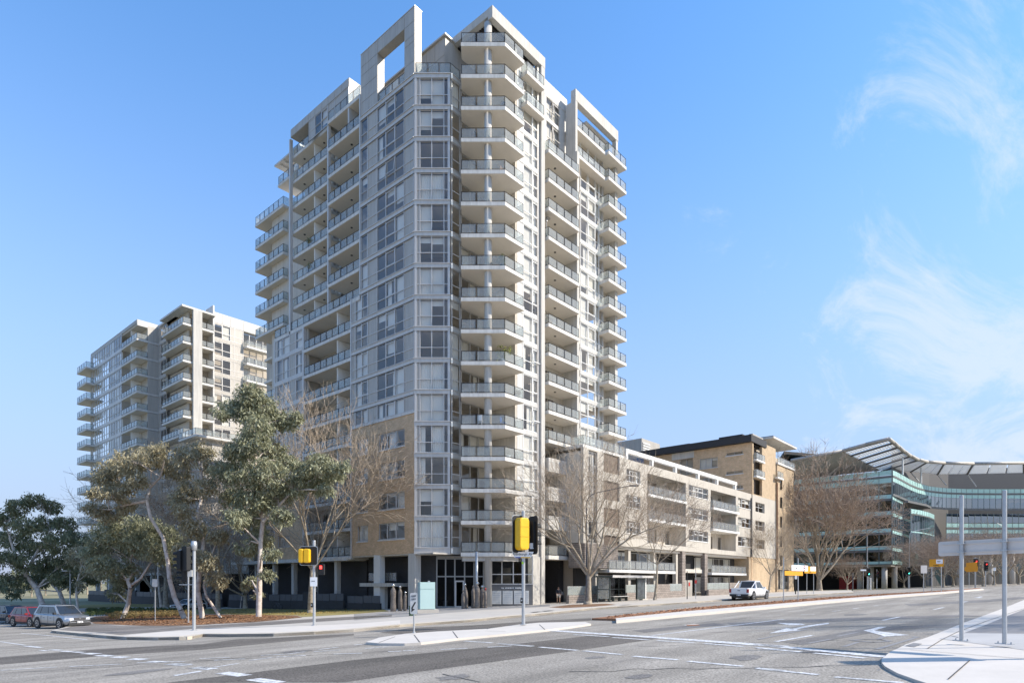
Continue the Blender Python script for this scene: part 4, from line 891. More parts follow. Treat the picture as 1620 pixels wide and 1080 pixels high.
# roof terrace and white frame
o, ch = balcony(PD, [(ps, 38.15), (PX(990), 38.15), (PX(990), 42), (ps, 42)], [(ps + .1, 39.8), (ps + .1, 38.22), (PX(990) - .05, 38.22)], 16.15, th=.28, railm=M_rail_l, soff=False)
ra, rb = PX(990.5), PX(1166)
MB().box(ra, rb, 38.08, 38.5, 16.58, 17.06).obj('roof_frame_beam', M_white, PD)
for p_ in (990.5, 1031.5, 1068.5, 1104.6, 1134.5, 1163): MB().box(PX(p_), PX(p_) + .42, 38.09, 38.49, 15.86, 16.57).obj('roof_frame_post', M_white, PD)
MB().box(ra, rb, 43.0, 43.3, 15.8, 16.9).obj('terrace_back_wall', M_pod, PD)
MB().box(ps, 101.8, 38.46, 47, 15.5, 15.84).obj('roof_deck', M_slab, PD)
MB().box(PX(1187.2), PX(1188.8), 37.95, 38.1, 5.8, 15.2).obj('downpipe', M_char, PD)
# street level of the podium
GR = Fr(0, 40.2, 0)
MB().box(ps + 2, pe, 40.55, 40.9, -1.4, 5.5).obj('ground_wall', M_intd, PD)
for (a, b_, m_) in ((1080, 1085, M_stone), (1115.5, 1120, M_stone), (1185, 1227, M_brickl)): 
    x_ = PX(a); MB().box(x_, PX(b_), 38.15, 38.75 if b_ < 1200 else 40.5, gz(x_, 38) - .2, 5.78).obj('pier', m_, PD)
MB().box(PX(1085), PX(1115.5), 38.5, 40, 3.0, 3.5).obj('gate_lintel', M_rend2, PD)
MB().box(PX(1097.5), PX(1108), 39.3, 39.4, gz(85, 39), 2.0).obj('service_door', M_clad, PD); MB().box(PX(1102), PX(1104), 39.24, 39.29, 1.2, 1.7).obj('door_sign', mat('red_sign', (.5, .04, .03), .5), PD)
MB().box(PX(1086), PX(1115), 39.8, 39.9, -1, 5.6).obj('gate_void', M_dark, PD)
for (a, b_, zf) in ((958, 1063, 3.1), (1121, 1176, 3.1)):
    x0_, x1_ = PX(a), PX(b_)
    o, ch = balcony(PD, [(x0_, 37.6), (x1_, 37.6), (x1_, 40.2), (x0_, 40.2)], [(x0_ + .1, 37.7), (x1_ - .1, 37.7)], zf, th=.32, railm=M_rail_l, seg=1.4, m=M_white, soff=False)
    n = round((x1_ - x0_) / 2.2); xx = [x0_ + .3 + (x1_ - x0_ - .6) * i / n for i in range(n + 1)]
    window(PD, GR, xx, [zf + .05, zf + 2.2], ['g' * n], cur=.55, rng=rp, frame=M_frame); window(PD, GR, xx, [.2, 2.5], ['g' * n], cur=.4, rng=rp, frame=M_frame)
for p_ in (948, 1000, 1040, 1075): MB().box(PX(p_), PX(p_) + .5, 38.6, 39.1, -1, 5.6).obj('pillar', M_pod, PD)
MB().box(ps - .05, PX(975), 37.9, 40.0, 3.2, 5.78).obj('stone_wall', M_stone, PD)
# block walls with pale glass screens
def front_wall(a, b_, y, R=PD):
    x0_, x1_ = sT(a, y), sT(b_, y); n = max(1, round((x1_ - x0_) / 3.2)); st = (x1_ - x0_) / n
    for i in range(n):
        x = x0_ + st * i; zb = gz(x, y) + .1
        MB().box(0, st - .02, 0, .3, -.3, .85 if i % 3 != 2 else 1.75).obj('block_wall', M_stone, R, (x, y, zb))
        if i % 3 != 2:
            for q in range(2): MB().box(0, st / 2 - .06, .06, .12, .86, 1.75).obj('glass_screen', M_gpanel, R, (x + .03 + q * st / 2, y, zb))
            MB().box(.02, st - .04, .18, .2, .86, 1.74).obj('screen_backing', M_clad_l, R, (x, y, zb))
front_wall(900, 958, 37.0); front_wall(992, 1080, 36.8); front_wall(1121, 1184, 36.8)
# ------------------------------------------------------------------ tan brick apartment building beyond the podium
BB = root('brick_apartments', 'tan brick apartment building with dark roof fascia and slim balconies beyond the cream podium', 'apartment building', (108, 45, 0), world=True)
FS = Fr(101.9, 0, -90); rb_ = random.Random(3)
sx = lambda px: -tS(px, 101.9)
wn_ = [(sx(1107), sx(1135), 20.9, 22.6), (sx(1107), sx(1129), 17.8, 19.3)]
sl = [(sx(1149), sx(1175), 22.5, 23.0), (sx(1149), sx(1175), 19.4, 19.9), (sx(1166), sx(1175), 16.9, 17.5)]
op = (sx(1075), sx(1096), 20.2, 23.0)
wall_holes(BB, FS, 'brick_wall', M_brick, -57.5, -38.1, -1, 24.2, wn_ + sl + [op], th=.35)
for a, b_, c, d in wn_: window(BB, FS, [a, a + (b_ - a) * .33, a + (b_ - a) * .67, b_], [c, d], ['gog'], y=.1, cur=.95, rng=rb_, frame=M_frame); facade_box(BB, FS, 'window_sill', M_slab, a - .1, b_ + .1, c - .12, c, -.08, .1)
for a, b_, c, d in sl: window(BB, FS, [a, (a + b_) / 2, b_], [c, d], ['gg'], y=.12, cur=0, rng=rb_); facade_box(BB, FS, 'window_surround', M_slab, a - .15, b_ + .15, c - .14, c, -.06, .1)
window(BB, FS, [op[0], (op[0] + op[1]) / 2, op[1]], [20.2, 21.2, 23.0], ['gg', 'gg'], y=.25, cur=.6, rng=rb_)
facade_box(BB, FS, 'render_panel', M_rend2, -52, sx(1098), 23.0, 24.18, -.08, -.01)
MB().box(101.3, 108.2, 37.9, 58.2, 24.25, 25.35).obj('dark_roof_fascia', M_char, BB)
MB().box(103, 108, 40, 44, 25.36, 26.0).obj('roof_plant', M_char, BB); MB().box(104, 106, 46.5, 52, 25.36, 25.9).obj('roof_plant', M_char, BB)
FB_ = Fr(0, 38.1, 0); PB = lambda p: sT(p, 38.1)
wall_holes(BB, FB_, 'brick_wall', M_brickl, PB(1189) + .02, PB(1227), 15.86, 24.9, [(PB(1192), PB(1205.5), z_, z_ + 2.6) for z_ in (16.0, 19.0, 22.0 - .35)] , th=.4)
facade_box(BB, FB_, 'grey_head', M_clad, PB(1189.5), PB(1206), 24.3, 25.6, -.12, .5)
for z_ in (16.0, 19.0, 21.65):
    a, b_ = PB(1192), PB(1205.5)
    if z_ > 17: balcony(BB, [(a, 37.6), (b_ + .1, 37.6), (b_ + .1, 38.08), (a, 38.08)], [(a + .05, 38.0), (a + .05, 37.66), (b_, 37.66)], z_ - .02, th=.3, railm=M_rail_l, soff=False, m=M_white)
    window(BB, FB_, [a + .05, (a + b_) / 2, b_ - .05], [z_ + .02, z_ + 2.5], ['gg'], y=1.2, cur=.4, rng=rb_)
MB().box(102.3, 122, 39.6, 57, -1, 24.2).obj('inner_wall', M_int, BB)
# right section
c0, c1_ = PB(1227.3), PB(1254)
hl = [(PB(1232), PB(1235.5), z_, z_ + 1.9) for z_ in (4.6, 8.0, 11.4, 14.8, 18.0)]
wall_holes(BB, Fr(0, 37.9, 0), 'brick_wall', M_brickl, c0, c1_, -1, 22.3, hl + [(PB(1229), PB(1246), .5, 4.0)], th=.4)
for h_ in hl: window(BB, Fr(0, 37.9, 0), [h_[0], h_[1]], [h_[2], (h_[2] + h_[3]) / 2, h_[3]], ['g', 'g'], y=.12, cur=0, rng=rb_, frame=M_rail)
window(BB, Fr(0, 37.9, 0), [PB(1229), PB(1235), PB(1241), PB(1246)], [.5, 1.8, 4.0], ['ggg', 'ggg'], y=.12, cur=.1, rng=rb_, frame=M_rail_l)
o, ch = balcony(BB, [(c0, 37.7), (c1_ + .2, 37.7), (c1_ + .2, 41), (c0, 41)], [(c0 + .1, 37.8), (c1_ + .1, 37.8), (c1_ + .1, 40.8)], 22.6, th=.35, railm=M_rail_l, m=M_white, soff=False)
o, ch = balcony(BB, [(c0 - 1.0, 37.4), (c0 + 2.0, 37.4), (c0 + 2.0, 37.88), (c0 - 1.0, 37.88)], [(c0 - .9, 37.5), (c0 + 1.9, 37.5)], 19.9, th=.3, railm=M_rail_l, m=M_white, soff=False)
MB().box(c0 + .3, c1_ - 1.5, 40.8, 41.1, 22.3, 26.2).obj('recess_wall', M_rend2, BB)
MB().box(c0 - 3.2, c1_ + .2, 37.4, 46, 26.2, 26.5).obj('roof_slab', M_slab, BB); MB().box(c0 - 3.1, c1_ + .1, 37.5, 46, 26.51, 26.62).obj('roof_sheet', M_char, BB)
MB().box(c0 - .12, c0 - .02, 37.75, 37.88, 5.0, 19).obj('downpipe', mat('rusty_pipe', (.20, .09, .05), .7), BB)
for z_ in (5, 8.4, 11.8, 15.2): MB().box(c1_, c1_ + .25, 37.95, 42, z_, z_ + .25).obj('slab_edge', M_slab, BB)
# grey building behind the podium roof
GBk = root('rooftop_plant_building', 'grey metal-clad plant room peeking above the cream podium roof', 'building', (118, 70, 0), world=True)
MB().box(115.3, 123, 65.6, 82, -1, 31.3).obj('grey_wall', M_clad, GBk); clad_grid(GBk, Fr(115.3, 0, -90), [-82 + 2.3 * i for i in range(8)], [20, 24, 28, 31.2])
for i in range(7): MB().box(115.6, 118.5, 65.4, 65.58, 27.2 + i * .5, 27.5 + i * .5).obj('louvre', M_white, GBk)
MB().box(112, 115.2, 62, 66.5, -1, 26.6).obj('blue_box', mat('blue_steel', (.05, .13, .24), .5), GBk)
MB().box(125, 135, 60, 72, -1, 30.6).obj('stair_head', M_clad_l, GBk); MB().box(124.6, 135.4, 59.6, 72.4, 30.65, 30.9).obj('roof_sheet', M_char, GBk)

# ------------------------------------------------------------------ the second tower, at the left
LB = root('second_tower', 'lower grey apartment tower with stepped balconies standing left behind the gum trees', 'apartment tower', (45, 125, -1.5), world=True)
rl = random.Random(23)
ZL = [43.5 - 3 * j for j in range(14)]
FA = Fr(39.4, 0, -90); FB2 = Fr(42.8, 0, -90); FT = Fr(0, 119.8, 0); FCt = Fr(0, 110.0, 0)
T0, T1, T2 = 119.8, 127.4, 145.0
MB().prism([(41.9, 121.2), (44.5, 121.2), (44.5, 111.5), (49, 111.5), (58.5, 111.5), (58.5, 143), (41.9, 143)], -2, 46.4).obj('core_wall', M_int, LB)
for j, z in enumerate(ZL):
    if z < 3: break
    n = 13
    xs = [-T2 + (T2 - T1) * i / n for i in range(n + 1)]
    window(LB, FA, xs, [z + .1, z + 1.0, z + 2.6], ['pg' + 'gg' * 5 + 'g', 'pg' + 'gg' * 5 + 'g'], cur=.4, rng=rl, fw=.09)
    facade_box(LB, FA, 'spandrel_band', M_band, -T2, -T1, z - .38, z + .06, -.08, .25)
    if j < 14: 
        window(LB, FB2, [-119.7, -118.7, -117.4, -116.2], [z + .1, z + 1.0, z + 2.6], ['pgg', 'pgg'], cur=.3, rng=rl, fw=.1); facade_box(LB, FB2, 'spandrel_band', M_band, -119.7, -116.2, z - .38, z + .06, -.08, .25)
    facade_box(LB, FT, 'cladding_panel', M_clad, 41.05, 42.78, z + .06, z + 2.58, -.03, .2); facade_box(LB, FT, 'spandrel_band', M_band, 41.0, 42.78, z - .38, z + .02, -.07, .2)
    # corner C: bright windows
    xc = [sT(p, 110) for p in (325.5, 338.5, 351.5, 364.5, 371, 385)]
    window(LB, FCt, xc, [z + .25, z + 1.25, z + 2.75], ['gggpp', 'gogpp'], cur=.4, rng=rl, fw=.10, frame=M_frame, panel=M_clad)
    facade_box(LB, FCt, 'spandrel_band', M_clad, xc[0] - .1, xc[-1], z - .22, z + .2, -.08, .25)
    window(LB, FCt, [sT(p, 110) for p in (385.5, 396, 407, 418)], [z + .25, z + 2.75], ['ggg'], y=.4, cur=.3, rng=rl, fw=.10, frame=M_frame)
    MB().box(43.3, 43.5, 108.5, 116.1, z, z + 2.65).obj('recess_wall', M_rend2, LB)
    window(LB, Fr(43.25, 0, -90), [-115.8, -114.2, -112.6], [z + .02, z + 2.3], ['gg'], y=-.02, cur=.4, rng=rl)
    window(LB, Fr(41.2, 0, -90), [-T1 + .4, -T1 + 2.4, -T1 + 4.2], [z + .02, z + 2.3], ['gg'], y=0, cur=.3, rng=rl)
    MB().box(41.2, 41.4, T0 + .1, T1, z, z + 2.65).obj('recess_wall', M_rend2, LB); MB().box(39.6, 41.2, T0 + 3.6, T0 + 3.7, z, z + 2.6).obj('privacy_screen', M_curt, LB)
def stk(poly, path, zs, **k):
    o, ch = balcony(LB, poly, path, zs[0], **k); stack_up(LB, o, ch, zs[1:])
stk([(39.3, T0 - .05), (39.3, T1), (41.2, T1), (41.2, T0 - .05)], [(41.0, T0), (39.37, T0 + .02), (39.37, T1 - .05)], [z for z in ZL if z > 3], seg=1.3)
stk([(42.0, 107.4), (42.0, 116.2), (43.4, 116.2), (43.4, 109.5), (47.0, 109.5), (47.0, 107.4)], [(42.07, 116.0), (42.07, 107.47), (47.0, 107.47)], [z + .2 for z in ZL if z > 3], seg=1.3)
stk([(38.0, 142.8), (38.0, 148.7), (41, 148.7), (41, 142.8)], [(39.3, 142.87), (38.07, 142.87), (38.07, 148.6), (40.9, 148.6)], [z for z in ZL if z > 3], seg=1.3)
stk([(xc[-1] + .1, 108.9), (60, 108.9), (60, 110.2), (xc[-1] + .1, 110.2)], [(xc[-1] + .15, 110), (xc[-1] + .15, 108.97), (60, 108.97)], [z for z in ZL if z > 24], railm=M_rail_l, m=M_white)
MB().box(39.4, 41.3, T0, T2, 46.35, 46.75).obj('roof_slab', M_clad, LB); clad_grid(LB, FA, [-T2 + (T2 - T0) * i / 18 for i in range(19)], [46.1, 46.74])
MB().box(39.42, 43, T1 + .01, T2, 46.1, 46.34).obj('parapet', M_clad, LB); MB().box(39.42, 42.8, T0 - .02, T0 + .3, 45.75, 46.74).obj('end_fascia', M_clad_l, LB)
MB().box(39.5, 41.2, T0 + .1, T1, 45.8, 46.34).obj('roof_soffit', M_rend2, LB)
MB().box(42.6, 47.2, 107.2, 119, 46.2, 46.5).obj('roof_slab', M_slab, LB); MB().box(41.8, 42.59, 107.2, 116.5, 46.2, 46.5).obj('roof_slab', M_slab, LB)
MB().box(42.8, 58, 112.5, 119.8, 46.2, 46.75).obj('parapet', M_clad_l, LB)
MB().box(43.5, 44.9, 107.0, 107.45, -1, 46.19).obj('tall_pillar', M_rend, LB)
wl = MB().box(47.1, 59.5, 110.02, 111, 46.25, 48.1).obj('parapet', M_clad_l, LB); clad_grid(LB, FCt, [xc[0], xc[1], xc[2], xc[3], xc[5], sT(400, 110), sT(418, 110)], [46.3, 48.05], m=M_clad_l)
MB().box(46.9, 47.15, 107.6, 110.3, 0, 48.1).obj('return_wall', M_clad_l, LB)
MB().box(43.6, 46.9, 109.6, 111.4, -1, 46.1).obj('recess_wall', M_int, LB)
# podium of the second tower
MB().box(43, 66, 103.5, 109, -2, 24.6).obj('podium_wall', M_rend2, LB)
FPo = Fr(0, 103.4, 0)
for z in (3.5, 6.5, 9.5, 12.5, 15.5, 18.5, 21.5):
    window(LB, FPo, [43.3, 45, 46.7, 48.4, 50.1, 51.8, 53.5, 55.2], [z + .2, z + 2.5], ['gpggpgg'], cur=.5, rng=rl, fw=.12)
    MB().box(42.6, 60, 102.6, 103.35, z - .25, z).obj('slab_edge', M_slab, LB)
o, ch = balcony(LB, [(41.9, 102.4), (66, 102.4), (66, 109), (41.9, 109)], [(41.97, 108.9), (41.97, 102.47), (66, 102.47)], 24.9, th=.35)
low_wall([(38.4, 143), (38.4, 85.5)], 2.0, M_char, R=LB, step=3.2)
for t_ in range(92, 144, 7): MB().box(39.3, 39.9, t_, t_ + .6, -2.5, 3.4).obj('pillar', M_rend, LB)
MB().box(39.2, 42, 86, 144, 2.9, 3.3).obj('slab_edge', M_slab, LB); MB().box(41.9, 42.3, 86, 144, -2.5, 2.9).obj('undercroft_wall', M_char, LB)
MB().box(42.4, 60, 84.5, 101, -2, 12).obj('link_wall', M_rend2, LB)
for z in (3.6, 6.6, 9.6): 
    window(LB, Fr(42.35, 0, -90), [-100, -98, -96.5, -94.5, -93, -91, -89.5, -87.5], [z, z + 2.1], ['gpgpgpg'], cur=.5, rng=rl, fw=.12)

# ------------------------------------------------------------------ green glass office building with the sweeping roof
OB = root('glass_office_building', 'green glass office building with a sweeping louvred roof at the far right of the avenue', 'office building', (165, 40, 0), world=True)
FG = Fr(155, 0, -90); t0, t1 = 28.1, 57
rows = [(6.15, 9.7), (9.7, 13.4), (13.4, 17.1), (17.1, 20.6), (20.6, 24.4)]
M_gband = mat('grey_fascia', (.18, .18, .175), .5, .2, var=.1)
M_mull = mat('steel_mullion', (.20, .25, .25), .4, .4)
def curtain(R, pts, zs, spec, glass_for, name='curtain_wall', wtarget=2.4):
    """glazed wall along a plan polyline, resampled into equal bays. spec: list of (z0,z1,kind)"""
    P_ = [Vector((*p, 0)) for p in pts]; seg = [(b - a).length for a, b in zip(P_, P_[1:])]; T = sum(seg); n = max(1, round(T / wtarget))
    def at(d):
        for a, b, l in zip(P_, P_[1:], seg):
            if d <= l + 1e-6: return a + (b - a) * (d / l)
            d -= l
        return P_[-1]
    Q = [at(T * i / n) for i in range(n + 1)]
    fr = MB()
    for q in Q: fr.tube((q.x, q.y, zs[0]), (q.x, q.y, zs[1]), .07, n=4)
    o = fr.obj(name, M_mull, R)
    o['kind'] = 'thing'
    for a, b in zip(Q, Q[1:]):
        d = b - a; l = d.length; ang = math.atan2(d.y, d.x)
        for (z0_, z1_, kd) in spec:
            if kd == 'band': me_ = cached(('cb', round(l, 2), round(z1_ - z0_, 2)), lambda: MB().box(-.02, l + .02, -.12, .2, 0, z1_ - z0_).mesh('fascia', M_gband)); put('fascia', me_, o, (a.x, a.y, z0_), ang)
            elif kd == 'light': me_ = cached(('cl', round(l, 2), round(z1_ - z0_, 2)), lambda: MB().box(.07, l - .07, -.03, .05, .04, z1_ - z0_ - .04).mesh('spandrel_pane', M_greenp)); put('spandrel_pane', me_, o, (a.x, a.y, z0_), ang)
            else:
                g_ = glass_for(kd); me_ = cached(('cg', g_.name, round(l, 2), round(z1_ - z0_, 2)), lambda: MB().quad((.04, 0, 0), (l - .04, 0, 0), (l - .04, 0, z1_ - z0_), (.04, 0, z1_ - z0_)).mesh('pane', g_)); put('pane', me_, o, (a.x, a.y, z0_), ang)
    return o
gf = lambda k: {'g': M_green, 't': M_teal, 'b': M_blueg, 'c': M_gpanel}[k]
spec = []
for (a, b) in rows: spec += [(a - .45, a, 'band'), (b - .45 - .0, b - .45, 'band')] if False else [(a - .45, a - .02, 'band')]
spec = [(5.55, 6.15 - .5, 'band'), (5.65, 6.3, 'light')]
for (a, b) in rows[:4]: spec += [(a + .15, b - 1.4, 'g'), (b - 1.4, b - 1.0, 'g'), (b - .95, b - .5, 'band')][:1] + [(b - 1.4, b - .98, 'band'), (b - .95, b - .05, 'light')]
spec += [(20.6, 23.0, 'b'), (23.0, 24.1, 'light'), (24.1, 24.55, 'band'), (24.6, 25.7, 'light')]
curtain(OB, [(155, 57), (155, 28.1)], (5.6, 25.75), spec, gf)
curtain(OB, [(155.02, 28.0), (166.3, 28.0)], (5.6, 20.6), [(5.65, 6.5, 'light')] + sum([[(a + .3, b - 1.2, 'g' if i % 2 else 't'), (b - 1.2, b - .5, 'light'), (b - .45, b - .1, 'band')] for i, (a, b) in enumerate(rows[:4])], []), gf, wtarget=2.2)
def pd(px, D): a, b = ray(px); return (a * D, b * D)
curtain(OB, [(166.4, 27.9), (166.4, 26.5)], (5.6, 18.5), [(5.6, 9.4, 't'), (9.4, 9.7, 'band'), (9.7, 13.2, 't'), (13.2, 13.5, 'band'), (13.5, 17, 't'), (17, 17.3, 'band'), (17.3, 18.5, 't')], gf, wtarget=1.4)
curtain(OB, [(166.5, 26.45), (171.5, 25.3), (178, 24.6), (185, 24.5)], (8.5, 18.4), [(8.6, 13.0, 'g'), (13.0, 13.35, 'light'), (13.4, 17.0, 'g'), (17.0, 17.2, 'band'), (17.25, 18.35, 'light')], gf, wtarget=1.6)
rib = [pd(*q) for q in ((1410, 135), (1418, 137), (1428, 141.5), (1440, 147.5), (1452, 152.5), (1470, 157.5), (1495, 160.5), (1530, 162), (1580, 162.3), (1640, 162), (1760, 158))]
rib[0] = (155.1, 27.95)
curtain(OB, rib, (20.3, 25.75), [(20.2, 20.65, 'band'), (20.7, 23.2, 'b'), (23.2, 24.15, 'light'), (24.15, 24.5, 'band'), (24.55, 25.65, 'light')], gf, wtarget=1.55, name='ribbon_glazing')
rib2 = [pd(*q) for q in ((1497, 168), (1530, 169), (1640, 169), (1760, 165))]
curtain(OB, rib2, (2, 20.2), [(17.6, 20.0, 'b'), (16.4, 17.5, 'light'), (15.9, 16.35, 'band'), (14.8, 15.85, 'light'), (11.5, 14.7, 'b'), (11, 11.4, 'band'), (9.8, 10.9, 'light'), (5.5, 9.7, 'g')], gf, wtarget=1.7)
back = [pd(*q) for q in ((1410, 143), (1440, 156), (1470, 167), (1500, 172), (1640, 173), (1760, 170))]
for (a, b) in zip(back, back[1:]):
    MB().quad((*a, -1), (*b, -1), (*b, 33.0), (*a, 33.0)).obj('rear_wall', M_dark if False else mat('dusk_grey', (.12, .115, .11), .8), OB)
for z in (6.0, 9.6, 13.3, 17.0, 20.3): MB().prism([(155.3, 56), (155.3, 28.4), (166, 28.4), (166.6, 27), (178, 25), (184.5, 25), (190, 60)], z - .5, z - .02).obj('floor_plate', M_gband, OB)
MB().prism([(161, 56), (161, 31), (186, 28), (190, 60)], 5, 25).obj('core_wall', mat('office_core', (.03, .085, .08), .8), OB)
MB().prism([(155.1, 57), (155.1, 28.3), (166, 28.3), (178, 25), (184, 25), (190, 60)], 5.2, 5.5).obj('undercroft_soffit', M_clad, OB)
for (px, D) in ((1399, 137), (1415, 140), (1430, 144), (1446, 149), (1378, 140), (1360, 143)):
    x, y = pd(px, D); MB().lathe([(.55, -.6), (.55, 5.3)], 14, (x, y)).obj('round_column', M_rend, OB, smooth=True)
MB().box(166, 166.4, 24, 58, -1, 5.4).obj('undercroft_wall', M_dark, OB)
for px in (1565, 1600, 1515): x, y = pd(px, 166); MB().lathe([(.8, -.5), (.8, 10)], 12, (x, y)).obj('round_column', M_clad, OB, smooth=True)
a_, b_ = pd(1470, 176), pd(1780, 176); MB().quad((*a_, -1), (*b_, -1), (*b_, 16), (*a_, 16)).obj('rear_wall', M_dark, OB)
# sweeping roof
def at3(q): return At(*q)
O_ = [at3(q) for q in ((1333, 713, 136), (1370, 702.5, 132), (1405.5, 693.8, 128.6))]
Re = [at3(q) for q in ((1405.5, 693.8, 128.6), (1413, 699, 131), (1421, 706, 133.5), (1430, 713.5, 137), (1440, 720.5, 141), (1452, 726.5, 145))]
Bl, Cl = O_[0], at3((1394, 744, 143)); Dl = Re[-1]
def lp(a, b, t): return a + (b - a) * t
def edge(pl, t):
    k = t * (len(pl) - 1); i = min(int(k), len(pl) - 2); return lp(pl[i], pl[i + 1], k - i)
def S1(u, v):   # u along left edge B->A, v down the sweep
    l = lp(Bl, Cl, v); r = edge(Re, v); b = lp(O_[0], O_[2], u); return lp(l, r, u) + (b - lp(O_[0], O_[2], u))
rows_n, sl_n = 5, 15
M_louv = leafmat('white_louvre', (.85, .85, .83), (.8, .8, .78)); [n_ for n_ in M_louv.node_tree.nodes if n_.type == 'MIX_SHADER'][0].inputs[0].default_value = .6; M_ribs = mat('roof_rib', (.12, .115, .11), .5)
for r in range(rows_n):
    for c in range(sl_n):
        u0, u1 = (c + .12) / sl_n, (c + .78) / sl_n; v0, v1 = (r + .08) / rows_n, (r + .9) / rows_n
        p = [S1(u0, v0), S1(u1, v0), S1(u1, v1), S1(u0, v1)]; up = Vector((0, 0, .12))
        mbx = MB(); mbx.v = [tuple(q) for q in p] + [tuple(q + up) for q in p]; mbx.f = [(0, 1, 2, 3), (7, 6, 5, 4), (0, 4, 5, 1), (1, 5, 6, 2), (2, 6, 7, 3), (3, 7, 4, 0)]; mbx.obj('louvre_slat', M_louv, OB)
for r in range(rows_n + 1):
    mbx = MB()
    for c in range(6): mbx.tube(S1(c / 6, r / rows_n) - Vector((0, 0, .2)), S1((c + 1) / 6, r / rows_n) - Vector((0, 0, .2)), .22, n=6)
    mbx.obj('roof_rib', M_ribs, OB)
for (pl_, nm) in (([at3((1251, 728.3, 141)), O_[0], O_[1], O_[2]], 'roof_edge'), (Re + [at3(q) for q in ((1467, 730, 149), (1494, 732, 153), (1540, 733, 155), (1620, 732, 155), (1760, 731, 152))], 'roof_edge')):
    mbx = MB()
    for a, b in zip(pl_, pl_[1:]): mbx.tube(a, b, .38, n=8)
    mbx.obj(nm, M_clad, OB, smooth=True)
Ro = [Re[-1]] + [at3(q) for q in ((1467, 730, 149), (1494, 732, 153), (1540, 733, 155), (1620, 732, 155), (1760, 731, 152))]
Ri = [Cl] + [at3(q) for q in ((1440, 746, 153), (1483, 750, 159), (1530, 749.5, 161), (1620, 747.5, 162), (1760, 745, 159))]
for i in range(len(Ro) - 1):
    for j in range(3):
        t_a, t_b = j / 3, (j + 1) / 3
        q4 = [lp(Ro[i], Ro[i + 1], t_a + .03), lp(Ro[i], Ro[i + 1], t_b - .0), lp(Ri[i], Ri[i + 1], t_b), lp(Ri[i], Ri[i + 1], t_a + .03)]
        mbx = MB(); up = Vector((0, 0, .3)); mbx.v = [tuple(q) for q in q4] + [tuple(q + up) for q in q4]; mbx.f = [(0, 1, 2, 3), (7, 6, 5, 4), (0, 4, 5, 1), (1, 5, 6, 2), (2, 6, 7, 3), (3, 7, 4, 0)]; mbx.obj('roof_panel', M_louv, OB)
    MB().tube(Ro[i + 1], Ri[i + 1], .28, n=6).obj('roof_rib', M_ribs, OB)
    q = Ri[i + 1]; bq = Vector((q.x, q.y, 25.7)) + Vector((-1.5, -2.0, 0)); MB().tube(q, bq, .14, n=6).obj('strut', M_frame, OB)
sf = [at3((1251, 728.3, 141)), Bl, Cl, Vector((156, 30, 26.0)), Vector((156, 50, 26.0))]
MB().quad(sf[0], sf[1], sf[2], sf[3], sf[4]).obj('roof_soffit', M_clad_l, OB)
for k in range(4): a = lp(sf[0], sf[2], .35 + k * .18); MB().tube(a - Vector((0, 0, .1)), (155.6, 46 - k * 5, 25.7), .13, n=6).obj('strut', M_frame, OB)
for px_, D_ in ((1428, 140), (1457, 152)): a = At(px_, 722 + (px_ - 1428) * .3, D_); MB().tube((a.x, a.y, 25.5), a, .2, n=8).obj('mast', M_white, OB)
x, y = pd(1240, 165); x2, y2 = pd(1326, 172)
MB().prism([(x, y), (x2, y2), (x2 + 12, y2 + 6), (x + 12, y + 6)], 20, 33.5).obj('far_block', M_charp, OB); MB().prism([(x - 3, y - 1), (x2 - 1, y2 - 3), (x2 + 12, y2 + 6), (x + 12, y + 6)], 34.6, 35.3).obj('far_roof', M_char, OB)
MB().prism([(x + 2, y + 2), (x2 + 1, y2 + 1), (x2 + 12, y2 + 6), (x + 12, y + 6)], 33.5, 34.6).obj('far_clerestory', M_blueg, OB)
x, y = pd(1350, 146); MB().box(x, x + 6, y, y + 3, 0, 3.2).obj('red_hoarding', mat('red_board', (.35, .03, .03), .6), OB)
